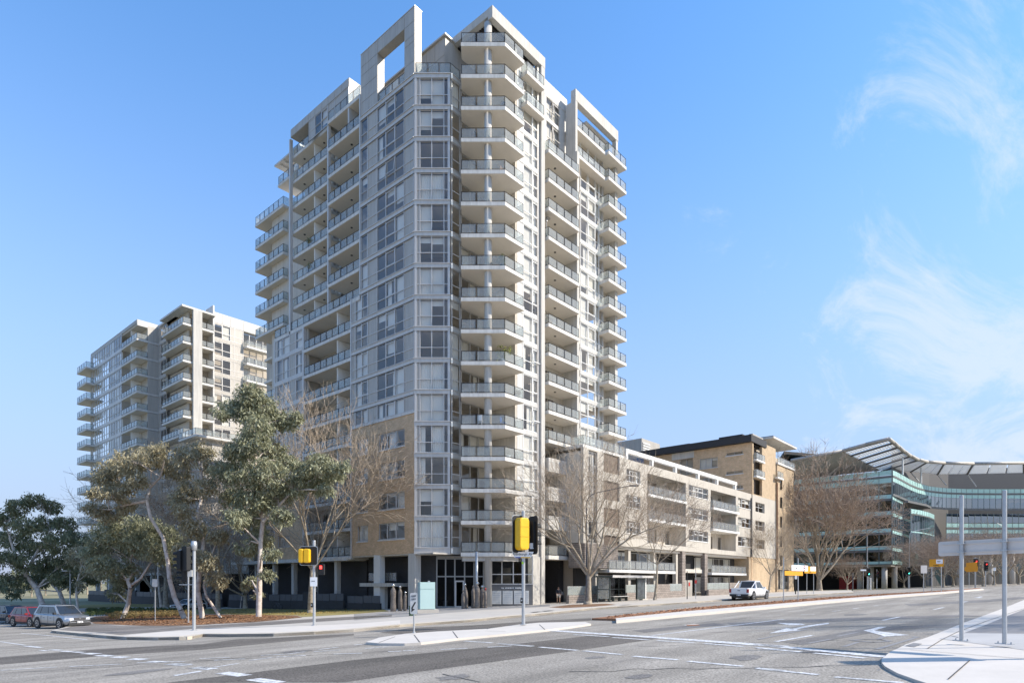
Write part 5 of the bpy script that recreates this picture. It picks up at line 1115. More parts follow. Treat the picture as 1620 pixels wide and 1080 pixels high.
# ------------------------------------------------------------------ trees
def perp(d):
    a = d.cross(Vector((0, 0, 1)) if abs(d.z) < .95 else Vector((1, 0, 0))); return a.normalized()
def tilt(d, ang, az):
    a = perp(d); b = d.cross(a); return (d * math.cos(ang) + (a * math.cos(az) + b * math.sin(az)) * math.sin(ang)).normalized()
def bare_tree(seed, H, trunk=.22, r0=.28, kids_=(6, 4, 4, 4, 3), ang=(.75, .65, .6, .6, .7), lens=(.42, .26, .17, .11, .075), up=.25, lean=(0, 0), twig=.011, kinds='t', first=0.0):
    rg = random.Random(seed); T, C = MB(), MB()
    def seg(p, d, Ln, r, lev):
        nseg = 3 if lev < 3 else 2; step = Ln / nseg; pts = [p]; dirs = [d]; rad = [r]
        for i in range(nseg):
            wob = .16 if lev else .05
            d = (d + Vector((rg.uniform(-1, 1), rg.uniform(-1, 1), rg.uniform(-.5, 1) * 1)) * wob + Vector((0, 0, up * (.5 if lev < 2 else .25)))).normalized() if lev else (d + Vector((rg.uniform(-1, 1) * wob, rg.uniform(-1, 1) * wob, .0))).normalized()
            q = p + d * step; r1 = max(twig * .6, r * (1 - .5 * (i + 1) / nseg)) if lev < 5 else twig * .5
            (T if r > .045 else C).tube(p, q, rad[-1], r1, n=7 if r > .12 else (5 if r > .04 else 3), cap=False)
            p = q; pts.append(p); dirs.append(d); rad.append(r1)
        if lev >= len(kids_): return
        n = kids_[lev] + (rg.random() < .4)
        az0 = rg.uniform(0, 6.28)
        for i in range(n):
            f = rg.uniform(.45, 1.0) if lev else 1.0 - first * rg.random()
            if i == 0: f = 1.0
            k = min(int(f * nseg), nseg - 1); ff_ = f * nseg - k; q = pts[k] + (pts[k + 1] - pts[k]) * ff_; rr = rad[k] + (rad[k + 1] - rad[k]) * ff_
            a = ang[lev] * rg.uniform(.55, 1.15); a = a * (.35 if i == 0 and lev < 3 else 1)
            nd = tilt(dirs[k + 1], a, az0 + i * 2.4 + rg.uniform(-.4, .4))
            seg(q, nd, H * lens[lev] * rg.uniform(.75, 1.2), max(twig, min(rr * .8, rr * .62 if i else rr * .8)), lev + 1)
    d0 = Vector((lean[0], lean[1], 1)).normalized()
    T.tube((0, 0, -.4), (0, 0, .35), r0 * 1.45, r0 * 1.05, n=10)
    seg(Vector((0, 0, .3)), d0, H * trunk, r0, 0)
    return T, C
def plant_bare(name, label, loc, T, C, group=None, bark=None, tw=None, rz=0, sc=1):
    r = root(name, label, 'tree', (loc[0], loc[1], gz(loc[0], loc[1]) + .05), rz, group); r.scale = (sc, sc, sc)
    tm = T if isinstance(T, bpy.types.Mesh) else T.mesh('trunk', bark or M_bark_p, True); cm = C if isinstance(C, bpy.types.Mesh) else C.mesh('crown', tw or M_twig)
    t = put('trunk', tm, r); c = put('crown', cm, r); return r, tm, cm
plant_bare('plane_tree', 'bare plane tree with pale forked trunk left of the bus shelter', G(930, 957.5), *bare_tree(4, 15.2, .17, .36, (8, 5, 5, 4, 4), up=.07, ang=(.70, .75, .75, .7, .8), lens=(.42, .25, .16, .1, .06), first=.3), bark=M_bark_p, tw=M_twig_l)
plant_bare('plane_tree', 'small bare street tree with a slightly leaning trunk right of the bus shelter', G(1036, 950.5), *bare_tree(9, 11.0, .32, .17, (7, 5, 4, 4, 3), ang=(.95, .75, .7, .7, .8), lean=(.12, -.05), up=.06, lens=(.36, .24, .16, .1, .06)), tw=M_twig)
plant_bare('plane_tree', 'bare street tree standing behind the white utility truck', (101.5, 35.2), *bare_tree(15, 10.0, .25, .17, (7, 5, 4, 4, 3), ang=(.8, .7, .7, .7, .8), up=.15), tw=M_twig_l)
r5 = bare_tree(21, 25, .12, .55, (10, 6, 5, 5, 4), ang=(.66, .8, .75, .7, .8), up=.12, lens=(.42, .28, .17, .10, .055), twig=.032, first=.7)
_, tm5, cm5 = plant_bare('plane_tree', 'huge dense bare tree between the brick apartments and the glass offices', G(1296, 934.5), *r5, tw=M_twig)
r1_ = bare_tree(33, 16.5, .24, .33, (8, 6, 5, 4, 3), ang=(.80, .75, .7, .7, .8), up=.07, lens=(.42, .27, .17, .1, .06), first=.3, twig=.016)
_, tm1, cm1 = plant_bare('plane_tree', 'wide bare plane tree in front of the brick base of the tallest tower', (32.6, 53.8), *r1_, tw=M_twig_l)
r6 = bare_tree(41, 12.5, .16, .34, (8, 5, 5, 4, 3), ang=(1.0, .8, .7, .7, .8), up=.07, lens=(.42, .27, .17, .1, .06), first=.3, twig=.015)
_, tm6, cm6 = plant_bare('plane_tree', 'bare tree with low spreading branches before the charcoal wall, beneath the gum crowns', (34.0, 96), *r6, tw=M_twig)
for i_, (px, D, sc, rz, mm) in enumerate(sorted(((262, 88, 1.15, 1.0, (tm1, cm1)), (345, 74, .95, 2.0, (tm1, cm1)), (388, 80, .9, 4.1, (tm6, cm6)), (205, 98, .9, 3.0, (tm6, cm6)), (300, 92, 1.0, 5.2, (tm6, cm6))), key=lambda q_: q_[0])):
    a, b = ray(px); plant_bare('plane_tree', 'bare brown tree behind the gum trunks, %s from the left' % ('first', 'second', 'third', 'fourth', 'fifth')[i_], (a * D, b * D), mm[0], mm[1], 'bare trees behind the gums', rz=rz, sc=sc)
for i_, (px, D, sc, rz) in enumerate(sorted(((1462, 128, .62, 0), (1492, 118, .62, 1.2), (1520, 126, .66, 2.2), (1556, 118, .64, 3.2), (1590, 126, .7, 4.0), (1430, 140, .45, 2.8), (1340, 122, .42, .9), (1508, 138, .6, 4.4), (1573, 140, .66, 1.9), (1612, 142, .66, 0.4)), key=lambda q_: q_[0])):
    a, b = ray(px); plant_bare('street_tree', 'bare street tree before the glass offices, %s of its row counted from the left' % ('first', 'second', 'third', 'fourth', 'fifth', 'sixth', 'seventh', 'eighth', 'ninth', 'tenth')[i_], (a * D, b * D), tm6, cm6, 'far row of bare street trees', rz=rz, sc=sc * 1.35)
rR = bare_tree(52, 9.5, .25, .22, (8, 5, 4, 3, 3), ang=(.85, .65, .6, .6, .7), up=.15, lens=(.5, .3, .18, .12, .08), first=.3, twig=.011)
plant_bare('street_tree', 'bare tree reaching twigs into the right edge beside the big sign', (31.5, -6.8), *rR, tw=M_twig_l)

def leaves(mb, c, rad, n, rg, size=.26, sub=26, droop=1.2, flat=.75, wdt=.17):
    c = Vector(c)
    cen = []
    for i in range(sub):
        while True:
            q = Vector((rg.uniform(-1, 1), rg.uniform(-1, 1), rg.uniform(-1, 1)))
            if .25 < q.length < 1: break
        cen.append(c + Vector((q.x * rad, q.y * rad, q.z * rad * flat)))
    for i in range(n):
        k = rg.choice(cen); g = rad * .17
        p = k + Vector((rg.gauss(0, g), rg.gauss(0, g), rg.gauss(0, g * .8)))
        d = Vector((rg.uniform(-1, 1), rg.uniform(-1, 1), rg.uniform(-1.2, .5) - droop * .5)).normalized() * size * rg.choice((.6, .8, 1.0, 1.3, 1.7))
        s_ = perp(d.normalized()); b2 = d.normalized().cross(s_); an = rg.uniform(0, 6.28); s_ = (s_ * math.cos(an) + b2 * math.sin(an)) * d.length * wdt
        mb.quad(p, p + d * .45 + s_, p + d, p + d * .45 - s_)
    return cen
def gum(label, trunks, clumps, D, dens=1.0, lm=None, seed=1, r0=.2, depth=2.2, name='gum_tree', bark=None, size=.24, group=None, dy=None):
    """trunks: photo rows of the trunk line; clumps: centres and radii of the foliage masses, spread in depth round D"""
    rg = random.Random(seed); base = At(*trunks[0][0], D); bx, by = base.x, base.y; zb = gz(bx, by) + .1
    r = root(name, label, 'tree', (bx, by, zb), 0, group); O = Vector((bx, by, zb))
    T, Lf = MB(), MB(); ends = []
    for ti, tr in enumerate(trunks):
        P_ = []
        for i, (px, py) in enumerate(tr):
            q = At(px, py, D + (0 if i == 0 else rg.uniform(-.4, .4)))
            if i == 0 and py > 940: q.z = zb - .2
            P_.append(q - O)
        rr = r0 * (1 if ti == 0 else .6)
        for i, (a, b) in enumerate(zip(P_, P_[1:])):
            f0, f1 = i / (len(P_) - 1), (i + 1) / (len(P_) - 1)
            T.tube(a, b, rr * (1.15 - .75 * f0), rr * (1.15 - .75 * f1), n=9, cap=False)
        ends += [(q, rr * (1.15 - .75 * i / (len(P_) - 1))) for i, q in enumerate(P_) if i > 0]
    for (px, py, rp) in clumps:
        dd = D + rg.uniform(-depth, depth); c = At(px, py, dd) - O; rad = rp * D / FPX
        cen = leaves(Lf, c, rad, int(1500 * dens * (rp / 25) ** 1.8), rg, size=size, sub=int(20 + rp * .8))
        e, er = min(ends, key=lambda q: (q[0] - c).length + max(0, q[0].z - c.z) * 2)
        mid = (e + c) / 2 + Vector((rg.uniform(-.4, .4), rg.uniform(-.4, .4), rg.uniform(.0, .6)))
        T.tube(e, mid, min(er * .5, .10), .055, n=6, cap=False); T.tube(mid, c, .055, .03, n=5, cap=False)
        for q in cen[::3]: T.tube(mid + (c - mid) * rg.random(), q, .022, .01, n=3, cap=False)
    put('trunk', T.mesh('trunk', bark or M_bark_g, True), r); put('crown', Lf.mesh('crown', lm or M_leaf), r); return r
gum('gum tree with crooked short trunk and broad dark low crown nearest the silver car', [[(193, 981), (199, 965), (203, 954), (206, 930), (202, 918), (210, 905), (206, 884), (215, 860)], [(206, 926), (222, 915), (238, 890), (250, 868)]],
    [(160, 856, 24), (178, 840, 26), (205, 832, 28), (232, 838, 28), (258, 848, 25), (276, 865, 20), (148, 872, 18), (200, 862, 26), (245, 868, 22), (170, 900, 22), (190, 915, 22), (160, 888, 18), (185, 938, 14), (208, 898, 16), (262, 882, 18), (222, 856, 24)], 58, lm=M_leaf, seed=2, dens=1.15)
gum('gum tree with leaning pinkish trunk and a russet tinged crown high on the left', [[(294, 982), (286, 965), (276, 945), (268, 915), (266, 890), (258, 850), (238, 818), (232, 790), (238, 770), (254, 754)], [(232, 792), (200, 798), (172, 806)]],
    [(165, 760, 22), (180, 742, 24), (205, 730, 24), (230, 722, 22), (185, 775, 22), (160, 780, 16), (215, 760, 18), (250, 712, 20), (150, 805, 16), (175, 812, 18), (200, 800, 16), (262, 735, 20)], 54, lm=M_leafy, seed=3, dens=1.0)
gum('twin trunked gum tree with one trunk bending outward at the mulch bed', [[(321, 978), (317, 958), (313, 935), (316, 900), (322, 860), (312, 815), (318, 790), (319, 745), (312, 720)], [(352, 980), (338, 960), (326, 942), (322, 925), (330, 890), (345, 850)]],
    [(295, 720, 20), (318, 712, 20), (340, 735, 20), (285, 745, 18), (300, 775, 20), (325, 770, 18), (290, 805, 18), (305, 835, 22), (345, 850, 18), (280, 790, 18), (330, 890, 20), (345, 915, 18), (310, 880, 18), (290, 870, 16)], 53.5, lm=M_leafy, seed=4, dens=1.0)
gum('tallest gum tree with straight white trunk and high crown before the tallest tower', [[(409, 979), (410, 940), (411, 900), (412, 860), (416, 820), (412, 780), (404, 730), (402, 690), (398, 650)], [(416, 825), (440, 800), (465, 775), (500, 755)], [(412, 785), (385, 760), (368, 735)]],
    [(392, 625, 22), (412, 640, 26), (385, 650, 24), (432, 660, 24), (455, 666, 20), (470, 658, 12), (350, 654, 13), (362, 640, 14), (405, 675, 26), (378, 715, 24), (400, 700, 26), (430, 712, 22), (360, 745, 24), (392, 750, 28), (425, 745, 26), (455, 735, 22), (480, 748, 24), (505, 735, 22), (525, 748, 20), (542, 738, 14), (500, 765, 22), (465, 770, 24), (430, 785, 28), (395, 790, 28), (368, 785, 20), (445, 815, 20), (400, 825, 24), (372, 820, 20), (415, 850, 20), (390, 865, 18), (430, 875, 14), (400, 918, 12), (422, 908, 12), (388, 925, 9), (408, 940, 8), (515, 775, 14)], 52, lm=M_leaf, seed=5, dens=1.1, r0=.21)
gum('dark evergreen tree with slanting pale trunk at the left edge', [[(72, 952), (58, 930), (40, 908), (25, 880), (15, 850)], [(40, 908), (60, 870), (80, 840)]],
    [(30, 800, 18), (55, 792, 18), (82, 800, 16), (15, 820, 20), (45, 830, 20), (75, 828, 20), (100, 830, 18), (25, 855, 20), (60, 862, 22), (92, 858, 20), (118, 850, 18), (5, 880, 18), (38, 890, 20), (75, 890, 22), (110, 885, 20), (130, 862, 16), (128, 900, 16), (20, 915, 18), (55, 918, 18), (95, 915, 18)], 78, lm=M_leafd, seed=6, dens=1.3, size=.32, depth=3.5, r0=.3)
gum('second dark evergreen tree with a thin leaning trunk behind the red car', [[(104, 950), (94, 935), (80, 920), (72, 900)]],
    [(95, 895, 18), (125, 905, 18), (140, 890, 18), (70, 905, 16), (118, 925, 14), (145, 915, 12), (20, 935, 14), (0, 925, 16), (0, 850, 18)], 88, lm=M_leafd, seed=8, dens=1.2, size=.36, depth=3, r0=.28)
gum('slim gum tree behind the broad low gum, beside the park lamp', [[(124, 956), (121, 940), (122, 920), (128, 900)]], [(128, 870, 16), (118, 885, 14), (140, 870, 16), (150, 885, 16), (155, 905, 14), (135, 900, 14), (128, 925, 10)], 75, lm=M_leafy, seed=12, dens=.8, r0=.14)
# russet undergrowth and far park trees
gum('russet leaved shrub mass between the gum trunks and the grey tower', [[(255, 950), (250, 915), (250, 870)], [(380, 955), (385, 925), (380, 890)]], [(255, 800, 20), (235, 825, 18), (275, 820, 18), (240, 790, 14), (270, 850, 16)], 82, lm=M_leafr, seed=14, dens=.35, r0=.15, depth=4, name='shrub_tree')
for i, px in enumerate(range(6, 170, 22)):
    rgx = random.Random(70 + i); D = rgx.uniform(150, 220); a, b = ray(px); k = D / FPX
    r = root('park_tree', 'small round park tree in the distance, %s of its row counted from the left edge' % ('first', 'second', 'third', 'fourth', 'fifth', 'sixth', 'seventh', 'eighth')[i], 'tree', (a * D, b * D, gz(a * D, b * D)), 0, 'distant park trees'); mb = MB(); hh = rgx.uniform(5, 8)
    leaves(mb, (0, 0, hh * .68), hh * .42, 420, rgx, size=.7, sub=22, flat=.8); mb.obj('crown', M_leafd, r); MB().tube((0, 0, -.3), (0, 0, hh * .6), .22, .12).obj('trunk', M_bark_p, r)
# grass tufts, fallen leaves
rg_ = random.Random(99)
def scatter(name, pxpoly, n, fn, m, label):
    P_ = gp(*pxpoly); xs = [p[0] for p in P_]; ys = [p[1] for p in P_]; mb = MB()
    def inside(x, y):
        c = False
        for i in range(len(P_)):
            (x1, y1), (x2, y2) = P_[i], P_[i - 1]
            if (y1 > y) != (y2 > y) and x < (x2 - x1) * (y - y1) / (y2 - y1) + x1: c = not c
        return c
    k = 0
    while k < n:
        x, y = rg_.uniform(min(xs), max(xs)), rg_.uniform(min(ys), max(ys))
        if inside(x, y): fn(mb, x, y, gz(x, y) + .14); k += 1
    o = mb.obj(name, m); tag(o, label, None, None, 'stuff'); return o
def tuft(mb, x, y, z):
    for i in range(9):
        a = rg_.uniform(0, 6.28); l = rg_.uniform(.25, .55); dx_, dy_ = math.cos(a), math.sin(a)
        mb.quad((x - dy_ * .02, y + dx_ * .02, z), (x + dy_ * .02, y - dx_ * .02, z), (x + dx_ * l * .35, y + dy_ * l * .35, z + l), )
        mb.quad((x + dx_ * l * .35, y + dy_ * l * .35, z + l), (x + dx_ * l * .3 + dy_ * .02, y + dy_ * l * .3 - dx_ * .02, z + l * .9), (x + dx_ * l * .8, y + dy_ * l * .8, z + l * .6))
def leaf(mb, x, y, z):
    a = rg_.uniform(0, 6.28); s_ = rg_.uniform(.05, .11); c, d = math.cos(a) * s_, math.sin(a) * s_
    mb.quad((x - c, y - d, z + .01), (x + d * .5, y - c * .5, z + rg_.uniform(.01, .05)), (x + c, y + d, z + rg_.uniform(.01, .05)), (x - d * .5, y + c * .5, z + .012))
M_tuft = mat('green_tussock', (.09, .12, .03), .8, island=1, var2=(.04, .06, .02)); M_tufty = mat('straw_tussock', (.36, .26, .10), .85, island=1, var2=(.2, .15, .06))
scatter('green_tussocks', [(142, 977), (136, 969), (180, 967), (250, 968), (300, 970), (290, 973), (200, 974)], 420, tuft, M_tuft, None)
scatter('straw_tussocks', [(165, 981), (190, 974), (250, 972.5), (300, 973.5), (305, 977), (250, 979), (190, 981.5)], 260, tuft, M_tufty, None)
scatter('fallen_leaves', [(330, 972), (470, 975), (600, 968), (600, 962), (330, 964)], 2600, leaf, mat('yellow_leaf', (.45, .30, .06), .8, island=1, var2=(.2, .12, .03)), None)
scatter('bark_chips', [(140, 983), (200, 991), (300, 992), (400, 986.5), (470, 979), (420, 975), (260, 973.5), (170, 978)], 7000, leaf, mat('bark_chip', (.42, .22, .10), .9, island=1, var2=(.12, .05, .02)), None)
scatter('gravel_stones', [*med_b, *med_m[::-1]][:0] or [(960, 982), (1100, 968.5), (1300, 951), (1500, 936.6), (1500, 935.2), (1300, 947.5), (1100, 964), (960, 979)], 5000, leaf, mat('orange_stone', (.50, .24, .11), .9, island=1, var2=(.22, .12, .07)), None)
# ------------------------------------------------------------------ street furniture, signs, signals
CAMZ = math.radians(-48.8)                          # turning an object by this makes its -y side face the photographer's corner
def bx(name, m, R, x0, x1, y0, y1, z0, z1, rz=0, loc=(0, 0, 0)): return MB().box(x0, x1, y0, y1, z0, z1).obj(name, m, R, loc, rz)
def rbox(mb, x0, x1, y0, y1, z0, z1, r, n=5):        # plate with rounded corners in x-z
    pts = []
    for (cx_, cz_, a0) in ((x1 - r, z1 - r, 0), (x0 + r, z1 - r, 90), (x0 + r, z0 + r, 180), (x1 - r, z0 + r, 270)):
        for k in range(n + 1): a = math.radians(a0 + 90 * k / n); pts.append((cx_ + r * math.cos(a), cz_ + r * math.sin(a)))
    i = len(mb.v); N = len(pts); mb.v += [(p[0], y0, p[1]) for p in pts] + [(p[0], y1, p[1]) for p in pts]
    mb.f += [tuple(i + k for k in range(N))[::-1] if False else tuple(i + k for k in range(N)), tuple(i + N + k for k in range(N))[::-1]] + [(i + (k + 1) % N, i + k, i + N + k, i + N + (k + 1) % N) for k in range(N)]
    return mb
M_red = mat('red_lamp', (.5, .02, .02), .4, emit=((1, .05, .04), 1.5)); M_grn = mat('green_lamp', (.02, .5, .4), .4, emit=((.1, 1, .8), 2.2)); M_off = mat('unlit_lens', (.03, .03, .03), .2)
M_ink = mat('black_ink', (.02, .02, .02), .6)
M_blue = mat('sign_blue', (.02, .04, .30), .5)
def pole_root(name, label, cat, xy, h, r=.055, rz=CAMZ, m=None, cap=True, z=None, group=None):
    R = root(name, label, cat, (xy[0], xy[1], (gz(*xy) + .12) if z is None else z), rz, group)
    b = MB().lathe([(r * 1.9, 0), (r * 1.9, .03), (r, .05), (r, h), (r * .9, h + .03)], 14); b.obj('pole', m or M_galv, R, smooth=False); return R
def head(R, x, y, z, n=3, rot=0, lit=None, board=True, bag=False, visors=True, s=.30, edge=None):
    """signal head; local -y is the side the lamps face"""
    H = n * s + .1
    hd = rbox(MB(), -s * .55, s * .55, -.09, .12, -H / 2, H / 2, .08).obj('signal_head', M_black, R, (x, y, z), rot)
    if board: rbox(MB(), -s * .95, s * .95, -.02, .0, -H / 2 - .2, H / 2 + .2, .12).obj('backing_board', M_black, hd); rbox(MB(), -s * .98, s * .98, .001, .012, -H / 2 - .23, H / 2 + .23, .13).obj('board_edge', edge or M_galv, hd)
    for i in range(n):
        zc = H / 2 - .05 - s / 2 - i * s
        lm = {None: M_off}.get(None) if lit is None or lit[0] != i else lit[1]
        MB().tube((0, -.095, zc), (0, -.10, zc), s * .36, n=14).obj('lens', lm, hd)
        if visors:
            mbv = MB(); N = 10
            for k in range(N):
                a0, a1 = math.radians(-20 + 220 * k / N), math.radians(-20 + 220 * (k + 1) / N); r = s * .42
                mbv.quad((r * math.cos(a0), -.09, zc + r * math.sin(a0)), (r * math.cos(a1), -.09, zc + r * math.sin(a1)), (r * math.cos(a1), -.34, zc + r * math.sin(a1) * .96), (r * math.cos(a0), -.34, zc + r * math.sin(a0) * .96))
            mbv.obj('visor', M_black, hd)
    if bag:
        bg_ = rbox(MB(), -s * .74, s * .74, -.42, -.03, -H / 2 - .1, H / 2 + .1, .16, 6)
        o = bg_.obj('yellow_cover', M_yel, hd); md = o.modifiers.new('b', 'BEVEL'); md.width = .06; md.segments = 3
        for q in (-.02, .05): MB().box(-s * .74 - .004, s * .74 + .004, -.43, -.426, -.01 + q * 6, .0 + q * 6).obj('cover_fold', mat('fold_ochre', (.55, .30, .01), .6), hd)
    return hd
def button(R, x, z, h=1.05): bx('push_button', M_black, R, x - .07, x + .03, -.10, .04, h - .12, h + .10); MB().tube((x - .02, -.12, h), (x - .02, -.10, h), .035, n=10).obj('button_lens', M_galv, R)

# island signal with covered head and street name blade
xy = At(828, 990, 27.3); k = 27.3 / FPX
C1 = pole_root('traffic_signal', 'signal pole on the traffic island with one yellow covered head and a street name blade', 'traffic signal', (xy.x, xy.y), 4.85, .075, z=gz(xy.x, xy.y) + .11)
head(C1, -.20, -.05, 3.88, 3, math.radians(38), bag=True, s=.36, board=True, visors=False)
head(C1, .42, .05, 3.85, 3, math.radians(122), s=.36, board=True, edge=M_black)
rbox(MB(), .26, .44, -.16, -.13, 3.25, 3.5, .04).obj('head_bracket', M_galv, C1)
mbs = MB(); mbs.v = [(-.50, -.10, 3.13), (.44, -.10, 3.13), (.30, -.10, 2.86), (-.36, -.10, 2.86), (-.50, -.075, 3.13), (.44, -.075, 3.13), (.30, -.075, 2.86), (-.36, -.075, 2.86)]; mbs.f = [(0, 1, 2, 3)[::-1], (4, 5, 6, 7), (0, 4, 5, 1)[::-1], (1, 5, 6, 2)[::-1], (2, 6, 7, 3)[::-1], (3, 7, 4, 0)[::-1]]
bl = mbs.obj('name_blade', M_signw, C1); bl.rotation_euler = (0, 0, 0)
bx('blue_strip', M_blue, C1, -.35, -.12, -.108, -.101, 2.865, 2.905); bx('yellow_strip', M_yel, C1, -.12, .30, -.108, -.101, 2.865, 2.905)
text(C1, 'lettering', 'Edinburgh Av', .15, M_ink, (-.03, -.104, 3.02), 0); text(C1, 'lettering', '~xx', .06, M_rail_l, (-.40, -.104, 3.05), 0); text(C1, 'lettering', '~xx', .06, M_rail_l, (.34, -.104, 3.05), 0)
button(C1, -.06, 0, 1.05); bx('sticker', mat('lime_sticker', (.5, .8, .02), .5), C1, -.07, -.0, -.080, -.076, 2.60, 2.70)
# second signal, on the pavement
xy = At(497, 991, 33); C2 = pole_root('traffic_signal', 'signal pole by the lawn with square yellow covered head and red pedestrian light', 'traffic signal', (xy.x, xy.y), 4.4, .075)
hd = rbox(MB(), -.70, .18, -.02, .02, 3.16, 4.10, .10).obj('backing_board', M_black, C2, (0, -.1, 0)); rbox(MB(), -.73, .21, .021, .04, 3.13, 4.13, .11).obj('board_edge', M_galv, C2, (0, -.1, 0))
for a, b in ((-.70, -.46), (-.44, -.12)):
    o = rbox(MB(), a, b, -.32, -.02, 3.26, 3.98, .09, 5).obj('yellow_cover', M_yel, C2, (0, -.1, 0)); md = o.modifiers.new('b', 'BEVEL'); md.width = .05; md.segments = 3
ph = rbox(MB(), -.16, .16, -.10, .10, -.28, .28, .05).obj('pedestrian_head', M_black, C2, (.36, .05, 2.92)); bx('red_figure', M_red, ph, -.06, .06, -.13, -.101, .03, .2); bx('hood', M_black, ph, -.15, .15, -.24, -.101, .23, .25)
sg = bx('notice_plate', M_signw, C2, -.18, .18, -.10, -.08, 2.05, 2.52); text(sg, 'lettering', '~xxxxx', .06, M_red if False else mat('dark_ink', (.05, .05, .05), .6), (0, -.104, 2.32), 0)
button(C2, -.08, 0, 1.08)
# left signal seen from behind
xy = At(307, 1000, 32); C3 = pole_root('traffic_signal', 'signal pole at the left kerb corner with dark heads turned away', 'traffic signal', (xy.x, xy.y), 4.4, .082)
MB().lathe([(.13, 4.05), (.15, 4.3), (.13, 4.5), (.06, 4.52)], 14).obj('pole_cap', M_galv, C3, smooth=True)
head(C3, -.33, -.12, 3.62, 3, math.radians(150), s=.38, board=False); head(C3, -.66, -.05, 3.55, 3, math.radians(-100), s=.3, board=False); head(C3, -.55, .1, 2.75, 2, math.radians(-80), s=.26, board=False)
bx('control_box', M_clad_l, C3, -.26, -.04, -.14, .1, 2.72, 3.05); bx('arm', M_galv, C3, -.75, 0, -.02, .02, 4.05, 4.09); bx('arm', M_galv, C3, -.75, 0, -.02, .02, 2.3, 2.34); bx('camera_unit', M_galv, C3, -.8, -.62, -.08, .08, 3.85, 4.0)
xy = At(298, 975, 44); C4 = pole_root('sign_post', 'thin steel post just behind the left corner signal', 'post', (xy.x, xy.y), 3.4, .05)
# off-frame signal whose shadow crosses the near road
C5 = root("traffic_signal", "signal pole just outside the right edge, its shadow lying on the near road", "traffic signal", (16.6, -2.6, gz(16.6, -2.6) + .12), CAMZ); MB().lathe([(.075, 0), (.075, 4.7)], 12).obj("pole", M_galv, C5); head(C5, 0, .15, 3.9, 3, math.radians(90), s=.34)
# small keep-left style plate on the island nose
xy = At(655, 1006, 24); C6 = pole_root('arrow_sign', 'small white plate with a black arrow on a short post at the island nose', 'road sign', (xy.x, xy.y), 1.5, .032, z=gz(xy.x, xy.y) + .11)
s6 = rbox(MB(), -.14, .13, -.05, -.035, .72, 1.52, .06).obj('sign_plate', mat('weathered_sign', (.62, .62, .60), .55, var=.2, scale=6), C6)
M_ink = mat('black_ink', (.02, .02, .02), .6)
text(s6, 'lettering', 'KEEP', .085, M_ink, (0, -.055, 1.40), 0); text(s6, 'lettering', 'LEFT', .085, M_ink, (0, -.055, 1.28), 0)
ar = MB(); ar.v = [(.08, -.054, 1.16), (.04, -.054, 1.19), (-.05, -.054, .93), (-.09, -.054, .97), (-.09, -.054, .80), (.04, -.054, .90), (-.01, -.054, .915)]; ar.f = [(0, 1, 3, 2)[::-1], (3, 4, 5, 6)]; ar.obj('arrow', M_ink, s6)

def two_post(name, label, base1, base2, D1, D2, htop, board, m, extra=None, rp=.035, group=None):
    """board on two posts. base*: photo columns of the posts; board: (px0, px1, ztop, zbot) at mean depth"""
    a = At(base1, 940, D1); b = At(base2, 940, D2); d = Vector((b.x - a.x, b.y - a.y, 0)); ang = math.atan2(d.y, d.x); za = gz(a.x, a.y)
    R = root(name, label, 'road sign', (a.x, a.y, za), ang, group)
    Lg = d.length; kx = Lg / (base2 - base1)
    for x in (0, Lg): MB().lathe([(rp, -.1), (rp, htop)], 10, (x, 0)).obj('post', M_galv, R)
    x0, x1 = (board[0] - base1) * kx, (board[1] - base1) * kx
    o = rbox(MB(), x0, x1, -rp - .03, -rp - .005, board[3], board[2], min(.06, (board[2] - board[3]) * .2)).obj('sign_board', m, R)
    return R, kx, za
# large blank sign back on two tall posts at the near right corner
a = At(1521, 1023, 14.1); b = At(1589, 1026, 13.35); dv = Vector((b.x - a.x, b.y - a.y, 0)); ang = math.atan2(dv.y, dv.x)
BS = root('direction_sign', 'long grey sign back on two tall steel posts at the near right pavement', 'road sign', (a.x, a.y, gz(a.x, a.y) + .13), ang)
for x in (0, dv.length):
    MB().lathe([(.042, 0), (.042, 3.22), (.03, 3.23)], 14, (x, 0)).obj('post', M_galv, BS)
    bp_ = MB().box(x - .16, x + .16, -.06, .06, 0, .014).obj('base_plate', M_galv, BS)
    for q in (-.12, .12): MB().lathe([(.014, .014), (.014, .05)], 6, (x + q, 0)).obj('anchor_bolt', M_galv, BS)
za = gz(a.x, a.y) + .13
o = rbox(MB(), -.52, 2.6, .05, .075, 2.53 - za - .33, 2.53 - za, .05).obj('sign_board', M_grey, BS)
for z in (2.53 - za - .27, 2.53 - za - .08): MB().box(-.45, 2.5, .03, .049, z, z + .02).obj('stiffener', M_grey, BS)
for x in (0, dv.length):
    for z in (2.53 - za - .27, 2.53 - za - .08): MB().box(x - .06, x + .06, -.05, .03, z - .005, z + .03).obj('clamp', M_galv, BS)
